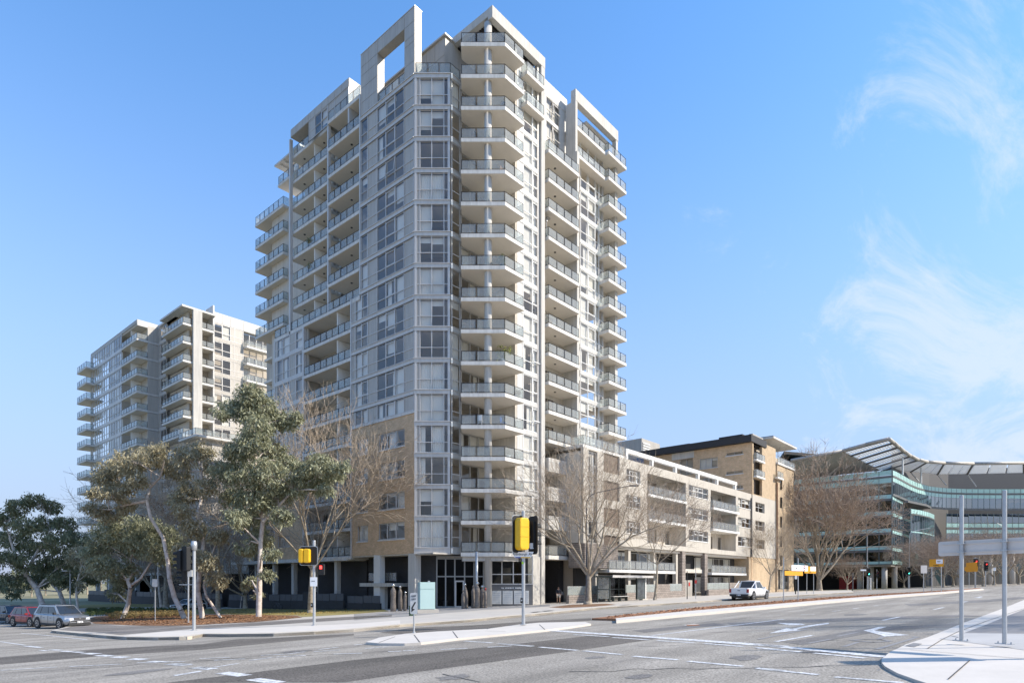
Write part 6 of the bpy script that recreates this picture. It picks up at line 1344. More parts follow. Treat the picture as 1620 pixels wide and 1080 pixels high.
# orange roadwork signs
R, kx, za = two_post('roadwork_sign', 'narrow orange sign with a white speed plate on two tall posts in the gravel median', 1239.5, 1262.5, 44.8, 46.3, 3.3, (1240, 1269, 2.35, 2.02), M_orange)
x0, x1 = (1250 - 1239.5) * kx, (1276.5 - 1239.5) * kx; pl_ = rbox(MB(), x0, x1, -.10, -.08, 2.36, 2.78, .04).obj('speed_plate', M_signw, R)
mr = MB(); cxr, czr = x0 + (x1 - x0) * .78, 2.57
for q in range(16): a0, a1 = 2 * math.pi * q / 16, 2 * math.pi * (q + 1) / 16; mr.quad(*[(cxr + r_ * math.cos(a_), -.105, czr + r_ * math.sin(a_)) for r_, a_ in ((.19, a0), (.19, a1), (.14, a1), (.14, a0))][::-1])
mr.obj('red_ring', mat('sign_red', (.5, .02, .02), .5), pl_); text(pl_, 'lettering', '40', .17, M_ink, (cxr, -.106, czr), 0); text(pl_, 'lettering', '~xx x', .15, M_ink, ((x0 + cxr) / 2 - .12, -.106, czr), 0)
for (lab, p1, p2, D1, D2, bd, wp, hh) in (("orange sign with white corner panel on two posts beyond the gravel median's near sign", 1276.3, 1287, 74, 75, (1272, 1290, 3.35, 2.55), (1281, 1289.5, 3.34, 2.82), 3.3),
                                  ("large orange sign with white corner panel on the median before the glass offices", 1474, 1489, 62.5, 62, (1470, 1493, 3.35, 2.62), (1481, 1491.5, 3.33, 2.9), 3.3),
                                  ("yellow ochre sign back on two posts at the far end of the median", 1533, 1543.5, 86, 84, (1529, 1546.5, 3.55, 2.3), None, 3.5)):
    R, kx, za = two_post('roadwork_sign', lab, p1, p2, D1, D2, hh, bd, M_orange)
    if wp: w_ = rbox(MB(), (wp[0] - p1) * kx, (wp[1] - p1) * kx, -.08, -.066, wp[3], wp[2], .03).obj('white_panel', M_signw, R); text(w_, 'lettering', '~xxxx', .12, M_ink, (((wp[0] + wp[1]) / 2 - p1) * kx, -.084, (wp[2] + wp[3]) / 2), 0); text(w_, 'lettering', '~xxxxxx', .12, M_ink, (((bd[0] + bd[1]) / 2 - p1) * kx, -.084, bd[3] + .13), 0); 
    else: bx('lower_board', M_orange, R, (1527 - p1) * kx, (1548 - p1) * kx, -.1, -.08, 2.45, 3.0)
def small_sign(lab, px, D, h, pw, z0, z1, m, pm=None, name='street_sign', r=.035, onpv=.13):
    q = At(px, 930, D); R = root(name, lab, 'sign', (q.x, q.y, gz(q.x, q.y) + onpv), CAMZ); MB().lathe([(r, -.1), (r, h)], 8).obj('post', pm or M_galv, R)
    if pw: rbox(MB(), -pw / 2, pw / 2, -r - .03, -r, z0, z1, .03).obj('sign_plate', m, R)
    return R
small_sign('grey blank sign back on the median left of the orange sign', 1461, 60.5, 2.6, .6, 1.85, 2.6, M_grey)
small_sign('small pale sign plate on a thin post at the mulch bed', 245.5, 50, 3.3, .4, 2.7, 3.3, M_clad_l)
small_sign('black and white marker post before the brick apartments', 1258.5, 76, 2.3, .28, 1.8, 2.3, M_signw, M_black, r=.07)
small_sign('dark stubby post beyond the gravel median', 1349, 108, 2.9, 0, 0, 0, M_signw, M_charp, 'marker_post', r=.09)
small_sign('thin post with a little white arrow plate before the glass offices', 1365.5, 104, 3.4, .9, 3.1, 3.35, M_signw)
small_sign('black post on the pavement before the gateway', 1087, 66, 2.9, 0, 0, 0, M_signw, M_black, 'marker_post', r=.05)
small_sign('thin grey bus zone post with a red plate before the gateway', 1100.5, 66, 3.1, .22, 1.6, 1.95, MATS['red_sign'])
small_sign('white plate on a thin post at the far right verge', 1573, 118, 3.3, .5, 2.7, 3.3, M_signw)
small_sign('low white post under the green signal', 1377, 112, 2.0, 0, 0, 0, M_signw, M_white, 'marker_post', r=.12)
# far signals and street lamps
def far_signal(lab, px, D, h, lit, rot=0, twin=False):
    q = At(px, 930, D); R = root('traffic_signal', lab, 'traffic signal', (q.x, q.y, gz(q.x, q.y) + .1), CAMZ); MB().lathe([(.08, -.1), (.08, h)], 8).obj('pole', M_galv, R)
    head(R, 0, -.12, h - .9, 3, rot, lit=lit, s=.36); 
    if twin: head(R, .7, 0, h - 1.0, 3, rot, lit=lit, s=.3)
    return R
def lamp(lab, px, D, h, reach, side=1, name='street_lamp', r=.09, zb=.12, rr=0.0, m=None):
    q = At(px, 930, D); R = root(name, lab, 'street lamp', (q.x, q.y, gz(q.x, q.y) + zb), CAMZ + rr); b = MB().lathe([(r * 1.3, -.1), (r * 1.3, .8), (r, .85), (r * .6, h - 1.2)], 10)
    pts = [Vector((0, 0, h - 1.2))] + [Vector((side * reach * (1 - math.cos(a)) * .35, 0, h - 1.2 + 1.0 * math.sin(a))) for a in (.5, 1.0, 1.5)] + [Vector((side * reach, 0, h + .35))]
    for a_, b_ in zip(pts, pts[1:]): b.tube(a_, b_, r * .6, r * .5, n=8)
    b.obj('pole', m or M_galv, R); e = pts[-1]; MB().box(min(0, side * .8), max(0, side * .8), -.12, .12, -.06, .06).obj('lantern', M_charp, R, (e.x, e.y, e.z)); return R
lamp('tall street lamp with a long arm beside the big bare plane tree', 928, 57.5, 10.4, 3.9, 1, m=M_charp, r=.08)
lamp('street lamp arching over the left green signal before the glass offices', 1372, 121, 11.5, 2.4, 1)
lamp('street lamp arching right at the right green signal before the glass offices', 1438.5, 126, 11.5, 4.2, 1)
lamp('plain lamp mast behind the big sign back', 1590, 116, 11, 1.5, -1)
q = At(111, 955, 78); R = root('park_lamp', 'slim park lamp with a flat head at the left lawn', 'lamp', (q.x, q.y, gz(q.x, q.y)), CAMZ); MB().lathe([(.09, 0), (.07, 5.1)], 10).obj('pole', M_galv, R); bx('flat_head', M_galv, R, -.95, .12, -.15, .15, 5.08, 5.2)
far_signal('far signal showing green at the left lamp mast', 1373.5, 119, 4.1, (2, M_grn)); far_signal('far signal showing green at the right lamp mast', 1437, 124, 4.1, (2, M_grn))
far_signal('far signal showing red above the ochre sign', 1542.5, 88, 4.2, (0, M_red)); far_signal('far signal showing red right of the ochre sign', 1559, 108, 4.3, (0, M_red), twin=False)
far_signal('dark far signal turned side-on between the two lamp masts', 1387, 118, 3.6, (0, M_red), math.radians(60))
# steel post behind the sculptures
q = At(754, 962, 57); R = root('steel_post', 'tall round steel post behind the timber figures at the entrance', 'post', (q.x, q.y, gz(q.x, q.y) + .1), 0); MB().lathe([(.12, 0), (.12, 5.1)], 14).obj('pole', M_galv, R, smooth=True)
# ---- carved bollards
M_carv = mat('carved_post', (.24, .20, .165), .7, var=.45, scale=7, bump=.5, bscale=10); M_chrome = mat('polished_metal', (.6, .6, .58), .2, .9)
for (lab, px, py, ht, w_, hm, ln) in (('tallest of the three carved posts left of the pale cabinet', 622, 969, 44, 4.3, M_chrome, 0), ('middle one of the three carved posts left of the pale cabinet', 633, 968, 40, 3.4, M_chrome, 0), ('shortest carved post nearest the pale cabinet', 640.5, 968, 31, 2.6, M_chrome, .1),
                           ('carved post with a small knob, leftmost of the entrance group', 732.5, 964.5, 30, 2.8, M_carv, 0), ('bent carved post with a bright top, second from left in the entrance group', 738, 964, 40, 2.8, M_chrome, -.35), ('slim carved post in the middle of the entrance group', 748.5, 963.5, 36, 3.0, M_carv, 0),
                           ('tallest carved post in the entrance group, before the steel post', 755, 964, 42, 3.8, M_chrome, 0), ('thick carved post right of centre in the entrance group', 763, 963.5, 36, 4.2, M_chrome, 0), ('carved post with a red and black head, rightmost of the entrance group', 768, 963.5, 32, 2.3, MATS['red_sign'], 0)):
    g_ = G(px, py); D = g_[0] * .7524 + g_[1] * .6586; k = D / FPX; H_ = ht * k; W_ = w_ * k
    R = root('carved_bollard', lab, 'bollard', (g_[0], g_[1], gz(*g_) + .13), CAMZ + ln, 'carved timber posts at the entrance'); n = 14; prof = []
    for i in range(n + 1): f = i / n; prof.append((W_ * (1.0 + .08 * math.sin(f * 9 + px)) * (1 if f < .8 else max(.25, 1 - ((f - .8) / .2) ** 2 * .85)), H_ * .88 * f))
    b = MB().lathe(prof, 14)
    if ln: b.v = [(x + ln * .5 * (z / H_) ** 2, y, z) for x, y, z in b.v]
    b.obj('carved_body', M_carv, R, smooth=True); xo = ln * .5 * .8
    MB().lathe([(.02, H_ * .86), (W_ * .5, H_ * .90), (W_ * .62, H_ * .94), (W_ * .4, H_ * .985), (.02, H_)], 12, (xo, 0)).obj('carved_head', hm, R, smooth=True)
    MB().tube((xo + W_ * .2, -W_ * .4, H_ * .93), (xo + W_ * .9, -W_ * .8, H_ * .95), W_ * .22, W_ * .08).obj('beak', hm, R)
# ---- pale cabinet, green box
g_ = G(675, 972); R = root('service_cabinet', 'pale green glass service cabinet on a concrete plinth beside the entrance', 'cabinet', (g_[0], g_[1], gz(*g_) + .13), math.radians(-30))
Mcab = mat('pale_green_panel', (.50, .66, .62), .3, var=.08, scale=1, spec=.6)
bx('plinth', M_conc, R, -.75, .85, -.35, .75, 0, .28); bx('cabinet_body', Mcab, R, -.55, .6, -.2, .6, .29, 2.32); bx('front_panel', Mcab, R, -.53, .58, -.225, -.202, .33, 1.78); bx('top_panel', Mcab, R, -.53, .58, -.225, -.202, 1.82, 2.28); bx('side_panel', Mcab, R, -.575, -.552, -.17, .57, .33, 2.28); bx('vent_cap', M_galv, R, .1, .25, 0, .15, 2.33, 2.42)
g_ = G(652, 976.5); R = root('utility_pillar', 'low dark green utility box with yellow tape by the arrow sign', 'utility box', (g_[0], g_[1], gz(*g_) + .13), math.radians(-30)); bx('box_body', mat('dark_green', (.03, .07, .03), .6), R, -.18, .18, -.18, .18, 0, .62); bx('lid', MATS['dark_green'], R, -.2, .2, -.2, .2, .62, .68); bx('tape', mat('lime_tape', (.5, .6, .05), .6), R, .1, .16, -.19, -.181, .05, .6)
# ---- bus shelter
g_ = (54.0, 34.4); R = root('bus_shelter', 'dark framed glass bus shelter with an advertising panel at its right end', 'bus shelter', (g_[0], g_[1], gz(58, 34.5) + .13), 0)
Msh = mat('shelter_frame', (.07, .085, .08), .45, .3)
rf = bx('roof', Msh, R, -.1, 8.0, -.5, 1.7, 2.45, 2.6); bx('fascia', M_frame, R, -.15, 8.05, -.55, -.5, 2.42, 2.66)
for x in (0, 2.0, 4.0): bx('post', Msh, R, x, x + .1, 1.35, 1.45, -.1, 2.45)
bx('post', Msh, R, 0, .1, -.1, 0, -.1, 2.45); bx('rail', Msh, R, .1, 5.5, 1.38, 1.42, 1.2, 1.27); bx('rail', Msh, R, .1, 5.5, 1.38, 1.42, .25, .3); bx('rail', Msh, R, .03, .07, 0, 1.35, 1.2, 1.27)
for x in (.1, 2.1, 4.1): bx('glass_pane', M_glassd, R, x, x + 1.9 if x < 4 else 5.4, 1.395, 1.405, .3, 2.4)
bx('glass_pane', M_gpanel, R, .045, .055, .02, 1.33, .3, 2.4)
bn = bx('bench_seat', M_frame, R, 1.6, 4.8, .5, 1.0, .45, .52)
for x in (1.9, 3.2, 4.5): bx('bench_leg', Msh, R, x, x + .08, .6, .9, 0, .449)
ad = bx('advert_panel', Msh, R, 5.5, 7.1, .0, .18, .12, 2.4); bx('poster_glass', mat('dark_poster', (.02, .025, .03), .15, var=.8, scale=1.2, var2=(.10, .12, .13), spec=.8), ad, 5.62, 6.98, -.012, -.001, .35, 2.25)
bx('end_post', M_white, R, 7.25, 7.45, .0, .3, -.1, 2.42); bx('foot_block', M_conc, R, 6.6, 7.7, -.05, .4, -.1, .16)
# ---- bicycle by the charcoal wall
q = At(425, 962, 72); R = root('bicycle', 'dark bicycle parked against the charcoal wall behind the white gum trunk', 'bicycle', (37.6, 68.5, gz(37.6, 68.5) + .1), math.radians(100))
for x in (0, 1.05):
    b = MB()
    for i in range(16): a0, a1 = 2 * math.pi * i / 16, 2 * math.pi * (i + 1) / 16; b.tube((x + .33 * math.cos(a0), 0, .34 + .33 * math.sin(a0)), (x + .33 * math.cos(a1), 0, .34 + .33 * math.sin(a1)), .022, n=5)
    for i in range(8): a0 = 2 * math.pi * i / 8; b.tube((x, 0, .34), (x + .33 * math.cos(a0), 0, .34 + .33 * math.sin(a0)), .004, n=3)
    b.obj('wheel', M_black, R)
b = MB()
for p, q_ in (((0, 0, .34), (.4, 0, .34)), ((0, 0, .34), (.3, 0, .8)), ((.4, 0, .34), (.3, 0, .85)), ((.4, 0, .34), (.9, 0, .78)), ((.3, 0, .78), (.88, 0, .82)), ((.88, 0, .95), (1.05, 0, .34))): b.tube(p, q_, .018, n=6)
b.obj('frame', M_charp, R); bx('saddle', M_black, R, .18, .42, -.06, .06, .88, .93); MB().tube((.88, -.28, .98), (.88, .28, .98), .015, n=6).obj('handlebar', M_black, R)

# ------------------------------------------------------------------ vehicles
M_tyre = mat('tyre', (.018, .018, .018), .85); M_rim = mat('alloy_rim', (.45, .45, .46), .3, .8); M_cgl = mat('car_glass', (.025, .03, .035), .06, spec=1.0); M_trim = mat('car_trim', (.03, .03, .03), .6); M_tail = mat('tail_lens', (.30, .01, .01), .2, spec=.8); M_hl = mat('headlamp', (.75, .77, .80), .08, .2, spec=1.0)
def paint(name, c, metal=.3):
    m = mat(name, c, .28, metal, spec=.6); m.node_tree.nodes['Principled BSDF'].inputs['Coat Weight'].default_value = .6; return m
def loft(st, m, name, R, smooth=True):
    """st: list of rings (same length) closed across; ends capped"""
    b = MB(); n = len(st[0])
    for r in st: b.v += [tuple(p) for p in r]
    for i in range(len(st) - 1):
        for k in range(n): b.f.append((i * n + k, i * n + (k + 1) % n, (i + 1) * n + (k + 1) % n, (i + 1) * n + k))
    b.f += [tuple(range(n))[::-1], tuple((len(st) - 1) * n + k for k in range(n))]
    o = b.obj(name, m, R, smooth=smooth)
    bmx = bmesh.new(); bmx.from_mesh(o.data); bmesh.ops.recalc_face_normals(bmx, faces=bmx.faces[:]); bmx.to_mesh(o.data); bmx.free()
    md = o.modifiers.new('e', 'EDGE_SPLIT'); md.split_angle = math.radians(38); return o
def car(label, xy, rz, pm, Ln=4.5, W=1.8, H=1.65, kind='suv', name='parked_car', group=None, z=.0, plate='~xxx xxx'):
    R = root(name, label, 'car' if kind != 'ute' else 'pickup truck', (xy[0], xy[1], gz(*xy) + z), rz, group); h = Ln / 2; w = W / 2
    belt = .60 * H if kind != 'ute' else .60 * H; hood = .56 * H
    # body rings: x, bottom, shoulder, top, width
    if kind == 'ute': S = [(-h, .55, .98, 1.08, .90), (-h + .12, .42, 1.0, 1.10, .97), (-h + .9, .38, 1.0, 1.10, 1), (-.3, .36, 1.0, 1.08, 1), (h - 1.7, .36, 1.0, 1.08, 1), (h - 1.3, .36, .98, 1.08, 1), (h - .6, .38, .92, 1.02, .97), (h - .15, .42, .80, .93, .90), (h, .50, .68, .80, .80)]
    else: S = [(-h, .50, belt * .8, belt * .92, .82), (-h + .12, .36, belt * .92, belt, .93), (-h + .8, .30, belt * .95, belt * 1.02, 1), (0, .28, belt * .92, belt, 1), (h - 1.45, .28, belt * .9, belt * .98, 1), (h - 1.0, .28, hood * .94, hood * 1.03, .99), (h - .45, .30, hood * .86, hood * .96, .95), (h - .1, .36, hood * .72, hood * .84, .86), (h, .45, hood * .6, hood * .72, .76)]
    rings = []
    for (x, zb, zs, zt, f) in S:
        ww = w * f; rings.append([(x, -ww * .9, zb), (x, -ww, zb + .14), (x, -ww * 1.0, (zb + zs) / 2), (x, -ww * .97, zs), (x, -ww * .86, zt), (x, 0, zt + .025), (x, ww * .86, zt), (x, ww * .97, zs), (x, ww, (zb + zs) / 2), (x, ww, zb + .14), (x, ww * .9, zb)])
    loft(rings, pm, 'body', R)
    # glasshouse
    if kind == 'ute': g0, g1, r0_, r1_ = -.62, h - 1.30, -.42, h - 2.0
    else: g0, g1, r0_, r1_ = -h + .1, h - 1.15, -h + .55, h - 1.95
    zb = (1.06 if kind == 'ute' else belt * .99); zt = H - .05; wb, wt = w * .86, w * .70
    def q4(nm, pts, m=M_cgl, off=0): MB().quad(*pts).obj(nm, m, R)
    cg = [[(g0, -wb, zb), (g0, wb, zb), (g1, wb, zb), (g1, -wb, zb)], [(r0_, -wt, zt), (r0_, wt, zt), (r1_, wt, zt), (r1_, -wt, zt)]]
    b = MB(); b.v = cg[0] + cg[1]; b.f = [(0, 1, 2, 3)[::-1], (4, 5, 6, 7)]; 
    core_ = MB(); core_.v = [(x, y * .99, z) for x, y, z in cg[0] + cg[1]]; core_.f = [(0, 3, 2, 1), (4, 5, 6, 7), (0, 1, 5, 4), (1, 2, 6, 5), (2, 3, 7, 6), (3, 0, 4, 7)]; core_.obj('cabin', pm, R)
    def lerp3(a, b_, t): return tuple(a[i] + (b_[i] - a[i]) * t for i in range(3))
    def glass(nm, A, B, C, D_, u0, u1, v0, v1, n_):
        def P(u, v): return lerp3(lerp3(A, B, u), lerp3(D_, C, u), v)
        pts = [Vector(P(u0, v0)), Vector(P(u1, v0)), Vector(P(u1, v1)), Vector(P(u0, v1))]; nn = Vector(n_) * .012; MB().quad(*[p + nn for p in pts]).obj(nm, M_cgl, R)
    A, B, C, D_ = cg[0][3], cg[0][2], cg[1][2], cg[1][3]; glass('windscreen', A, B, C, D_, .05, .95, .04, .92, (.8, 0, .6))
    A, B, C, D_ = cg[0][1], cg[0][0], cg[1][0], cg[1][1]; glass('rear_window', A, B, C, D_, .08, .92, .12, .9, (-.9, 0, .4))
    nW = 2 if kind == 'ute' else 3; brk = [.10, .5, .93] if kind == 'ute' else [.06, .27, .60, .92]
    for sgn in (-1, 1):
        A, B, C, D_ = ((g0, sgn * wb, zb), (g1, sgn * wb, zb), (r1_, sgn * wt, zt), (r0_, sgn * wt, zt))
        for i in range(nW): glass('side_window', A, B, C, D_, brk[i] + .012, brk[i + 1] - .012, .08, .86, (0, sgn, .3))
    rb2 = MB(); i0 = 0
    loft([[(r0_ - .06, -wt * .95, zt - .02), (r0_ - .06, 0, zt + .0), (r0_ - .06, wt * .95, zt - .02), (r0_ - .06, 0, zt - .03)], [(r0_ + .3, -wt * 1.02, zt - .01), (r0_ + .3, 0, H), (r0_ + .3, wt * 1.02, zt - .01), (r0_ + .3, 0, zt - .03)], [(r1_ - .3, -wt * 1.02, zt - .01), (r1_ - .3, 0, H), (r1_ - .3, wt * 1.02, zt - .01), (r1_ - .3, 0, zt - .03)], [(r1_ + .03, -wt * .97, zt - .02), (r1_ + .03, 0, zt + .01), (r1_ + .03, wt * .97, zt - .02), (r1_ + .03, 0, zt - .03)]], pm, 'roof', R)
    if kind == 'suv':
        for sgn in (-1, 1): MB().tube((r0_ + .15, sgn * wt * .9, H - .0), (r1_ - .1, sgn * wt * .9, H - .0), .02, n=6).obj('roof_rail', M_trim, R)
    if kind == 'ute':
        MB().box(-h + .12, -.64, -w * .78, w * .78, 1.085, 1.112).obj('tonneau_cover', M_trim, R); bx('tailgate', pm, R, -h - .02, -h, -w * .78, w * .78, .62, 1.02); bx('tray_handle', M_trim, R, -h - .03, -h - .02, -.12, .12, .86, .92)
        for sgn in (-1, 1): MB().tube((-.62, sgn * w * .8, zt - .02), (-1.7, sgn * w * .82, 1.12), .035, n=6).obj('sports_bar', pm, R)
    wr = .36 if kind != 'ute' else .39; xf_, xr_ = h - .88, -h + .85 + (.25 if kind == 'ute' else 0)
    for x in (xf_, xr_):
        for sgn in (-1, 1):
            y = sgn * w; MB().tube((x, y * .90, wr + .03), (x, y * 1.003, wr + .03), wr + .07, n=24).obj('wheel_arch', M_trim, R)
            tw = MB().tube((x, y * .86, wr), (x, y * 1.01, wr), wr, n=24).obj('wheel', M_tyre, R); MB().tube((x, y * 1.0, wr), (x, y * 1.018, wr), wr * .66, n=20).obj('rim', M_rim, tw)
            hubm = MB()
            for q in range(5): a = 2 * math.pi * q / 5; hubm.tube((x + .09 * math.cos(a), y * 1.019, wr + .09 * math.sin(a)), (x + wr * .48 * math.cos(a + .25), y * 1.021, wr + wr * .48 * math.sin(a + .25)), .035, n=5)
            hubm.obj('rim_recess', M_trim, tw)
    hz = hood * .78 if kind != 'ute' else .78
    for sgn in (-1, 1):
        loft([[(h - .30, sgn * w * .93, hz - .06), (h - .30, sgn * w * .93, hz + .09), (h - .30, sgn * w * .80, hz + .10), (h - .30, sgn * w * .80, hz - .06)], [(h + .0, sgn * w * .72, hz - .08), (h - .02, sgn * w * .72, hz + .06), (h + .0, sgn * w * .45, hz + .05), (h + .015, sgn * w * .45, hz - .07)]], M_hl, 'headlight', R)
        tl = bx('tail_light', M_tail, R, -h - .025, -h + .12, min(sgn * w * .93, sgn * w * .72), max(sgn * w * .93, sgn * w * .72), belt * .72 if kind != 'ute' else .70, belt * .95 if kind != 'ute' else 1.04)
        MB().box(g1 - .35, g1 - .15, min(sgn * w * .93, sgn * w * 1.12), max(sgn * w * .93, sgn * w * 1.12), zb + .02, zb + .16).obj('wing_mirror', pm if kind != 'suv' else M_trim, R)
        for k_, xx in enumerate((0.35, -.55)): MB().box(xx - .1, xx + .05, sgn * w * 1.0 - .015, sgn * w * 1.0 + .015, .74 * belt, .74 * belt + .03).obj('door_handle', M_trim, R)
        for xx in (.75, -.05, -.95):
            if kind == 'ute' and xx < -.5: continue
            MB().box(xx, xx + .012, sgn * w * 1.0 - .006, sgn * w * 1.0 + .004, .38, belt * .92).obj('door_seam', M_trim, R)
    gr = bx('grille', M_trim, R, h - .02, h + .03, -w * .42, w * .42, hz - .09, hz + .06)
    for q in range(2): bx('grille_bar', M_rim, gr, h + .03, h + .04, -w * .40, w * .40, hz - .05 + q * .07, hz - .035 + q * .07)
    MB().tube((h + .03, 0, hz + .0), (h + .048, 0, hz + .0), .05, n=12).obj('badge', M_rim, R)
    bp2 = bx('front_bumper', M_trim, R, h - .12, h + .02, -w * .80, w * .80, .26, .42); bx('rear_bumper', M_trim if kind != 'ute' else M_trim, R, -h - .08, -h + .1, -w * .86, w * .86, .36, .56); bx('sill', M_trim, R, -h + 1.3, h - 1.3, -w * 1.0 - .004, w * 1.0 + .004, .24, .36)
    bx('underbody', M_trim, R, -h + .3, h - .3, -w * .8, w * .8, .2, .4)
    p1 = bx('number_plate', M_signw, R, h + .03, h + .045, -.19, .19, .44, .55); text(p1, 'lettering', plate, .085, M_ink, (h + .048, 0, .495), math.radians(90)); p2 = bx('number_plate', M_signw, R, -h - .095, -h - .081, -.19, .19, .42, .53); text(p2, 'lettering', plate, .085, M_ink, (-h - .098, 0, .475), math.radians(-90))
    for q in (-.5, .1): MB().tube((g1 + .0, q * w, zb + .03), (g1 - .12, q * w + .55 * w, zb + .10), .01, n=4).obj('wiper', M_trim, R)
    return R
car('silver station wagon parked at the kerb, nearest of the three at the left', tuple(At(98, 950, 45.5))[:2], math.radians(-77), paint('silver_paint', (.42, .43, .44), .7), 4.6, 1.8, 1.68, 'suv')
car('red hatchback parked between the silver wagon and the dark car', tuple(At(54, 950, 50.0))[:2], math.radians(-77), paint('red_paint', (.30, .015, .02), .2), 4.3, 1.77, 1.55, 'hatch')
car('dark grey car parked furthest left, cut by the edge', tuple(At(18, 950, 57))[:2], math.radians(-77), paint('dark_paint', (.03, .035, .045), .5), 4.6, 1.82, 1.6, 'suv')
car('white utility truck with covered tray standing at the kerb before the podium', (60.0, 22.6), 0, paint('white_paint', (.78, .78, .77), 0), 5.3, 1.95, 1.83, 'ute', name='pickup_truck', plate='~xxx xx')
car('white car half hidden behind the twin trunked gum tree', (33.2, 83.0), math.radians(-160), MATS['white_paint'], 4.5, 1.8, 1.5, 'hatch')
# ------------------------------------------------------------------ person in the passage
def skin_fig(name, m, R, verts, edges, rootv=0, sub=2):
    me = bpy.data.meshes.new(name); me.from_pydata([v[:3] for v in verts], edges, []); me.materials.append(m); o = put(name, me, R)
    md = o.modifiers.new('skin', 'SKIN'); md.use_smooth_shade = True
    for i, v in enumerate(verts): o.data.skin_vertices[0].data[i].radius = (v[3], v[4] if len(v) > 4 else v[3]); o.data.skin_vertices[0].data[i].use_root = (i == rootv)
    s_ = o.modifiers.new('sub', 'SUBSURF'); s_.levels = sub; s_.render_levels = sub; return o
q = At(883.5, 952, 67.5); PR = root('person', 'person in dark jacket and pale shorts with a bag, walking out of the dark passage', 'person', (q.x, q.y, gz(q.x, q.y) + .13), CAMZ)
M_skin = mat('skin', (.50, .32, .23), .6); M_jack = mat('dark_jacket', (.03, .035, .05), .8); M_short = mat('pale_shorts', (.62, .58, .52), .85); M_hair = mat('brown_hair', (.05, .03, .02), .8)
V = [(0, 0, .92, .15, .11), (0, 0, 1.12, .14, .10), (0, -.03, 1.36, .17, .11), (0, -.06, 1.50, .06, .06), (0, -.09, 1.60, .075, .09), (0, -.09, 1.70, .07, .085),
     (-.18, -.04, 1.42, .055), (-.27, -.02, 1.16, .045), (-.22, -.2, .95, .035), (-.20, -.27, .88, .03), (.18, -.04, 1.42, .055), (.27, .02, 1.16, .045), (.24, -.14, .93, .035), (.22, -.22, .86, .03),
     (-.10, .02, .86, .09), (-.12, .10, .48, .06), (-.13, .22, .09, .04), (-.13, .10, .04, .035), (.10, -.02, .86, .09), (.11, -.14, .48, .06), (.12, -.12, .09, .04), (.12, -.27, .05, .035)]
E_ = [(0, 1), (1, 2), (2, 3), (3, 4), (4, 5), (2, 6), (6, 7), (7, 8), (8, 9), (2, 10), (10, 11), (11, 12), (12, 13), (0, 14), (14, 15), (15, 16), (16, 17), (0, 18), (18, 19), (19, 20), (20, 21)]
skin_fig('body', M_skin, PR, V, E_)
skin_fig('jacket', M_jack, PR, [(0, 0, .90, .17, .13), (0, 0, 1.12, .165, .125), (0, -.03, 1.38, .19, .13), (-.19, -.04, 1.42, .075), (-.28, -.02, 1.16, .062), (-.23, -.18, .97, .05), (.19, -.04, 1.42, .075), (.28, .02, 1.16, .062), (.25, -.12, .95, .05)], [(0, 1), (1, 2), (2, 3), (3, 4), (4, 5), (2, 6), (6, 7), (7, 8)])
skin_fig('shorts', M_short, PR, [(0, 0, .90, .155, .12), (-.11, .02, .84, .11), (-.12, .09, .55, .095), (.11, -.02, .84, .11), (.12, -.12, .55, .095)], [(0, 1), (1, 2), (0, 3), (3, 4)])
skin_fig('hair', M_hair, PR, [(0, -.06, 1.62, .07, .07), (0, -.075, 1.71, .078, .09)], [(0, 1)])
for sgn in (-1, 1):
    MB().tube((sgn * .03, -.175, 1.66), (sgn * .03, -.182, 1.66), .01, n=6).obj('eye', M_ink, PR); bx('ear', M_skin, PR, min(sgn * .072, sgn * .09), max(sgn * .072, sgn * .09), -.1, -.07, 1.62, 1.68)
    for f in range(5): MB().tube((sgn * .21 - .03 + f * .015, -.27 if sgn < 0 else -.22, .87), (sgn * .21 - .035 + f * .018, -.30 if sgn < 0 else -.25, .79 + (.02 if f in (0, 4) else 0)), .009, .006, n=5).obj('finger', M_skin, PR)
    rbox(MB(), sgn * .125 - .05, sgn * .125 + .05, (-.04 if sgn < 0 else -.36), (.26 if sgn < 0 else -.08), -.03, .08, .03).obj('shoe', M_black, PR)
bx('nose', M_skin, PR, -.012, .012, -.195, -.17, 1.62, 1.655); bx('mouth', mat('lip', (.3, .12, .1), .6), PR, -.025, .025, -.178, -.172, 1.59, 1.597)
BG = root('shoulder_bag', 'dark shoulder bag carried by the person in the passage', 'bag', (PR.location.x, PR.location.y, PR.location.z), CAMZ); o = rbox(MB(), .24, .52, -.12, .06, .85, 1.2, .06).obj('bag_body', M_charp, BG); MB().tube((.38, -.03, 1.2), (.12, -.02, 1.5), .015, n=5).obj('strap', M_charp, BG)
# ------------------------------------------------------------------ things on balconies
def item_pos(k, x, y): return (x, y, FFL(k))
def pot_plant(lab, x, y, z, h, m, potc):
    R = root('potted_plant', lab, 'plant', (x, y, z)); MB().lathe([(.16, 0), (.24, .4), (.22, .4)], 14).obj('pot', potc, R, smooth=True); mb = MB(); rg = random.Random(int(z * 10)); leaves(mb, (0, 0, .4 + h * .5), h * .55, 260, rg, size=.2, sub=14, droop=.1); mb.obj('leaves', m, R); MB().tube((0, 0, .35), (0, 0, .4 + h * .5), .03, n=5).obj('stem', M_bark_p, R)
M_lime = mat('lime_leaves', (.30, .30, .03), .7, island=1, var2=(.14, .17, .03))
pot_plant('yellow-green potted shrub on the seventh balcony of the corner stack', 44.9, 40.5, FFL(7), 1.5, M_lime, mat('white_pot', (.7, .7, .7), .5))
pot_plant('leafy plant in a blue pot on the tenth corner balcony', 44.8, 40.5, FFL(10), .9, M_leaf, mat('blue_pot', (.03, .15, .25), .4))
pot_plant('small green plant at the right end of the sixth corner balcony', 46.8, 40.5, FFL(6), .7, M_leaf, MATS['white_pot'])
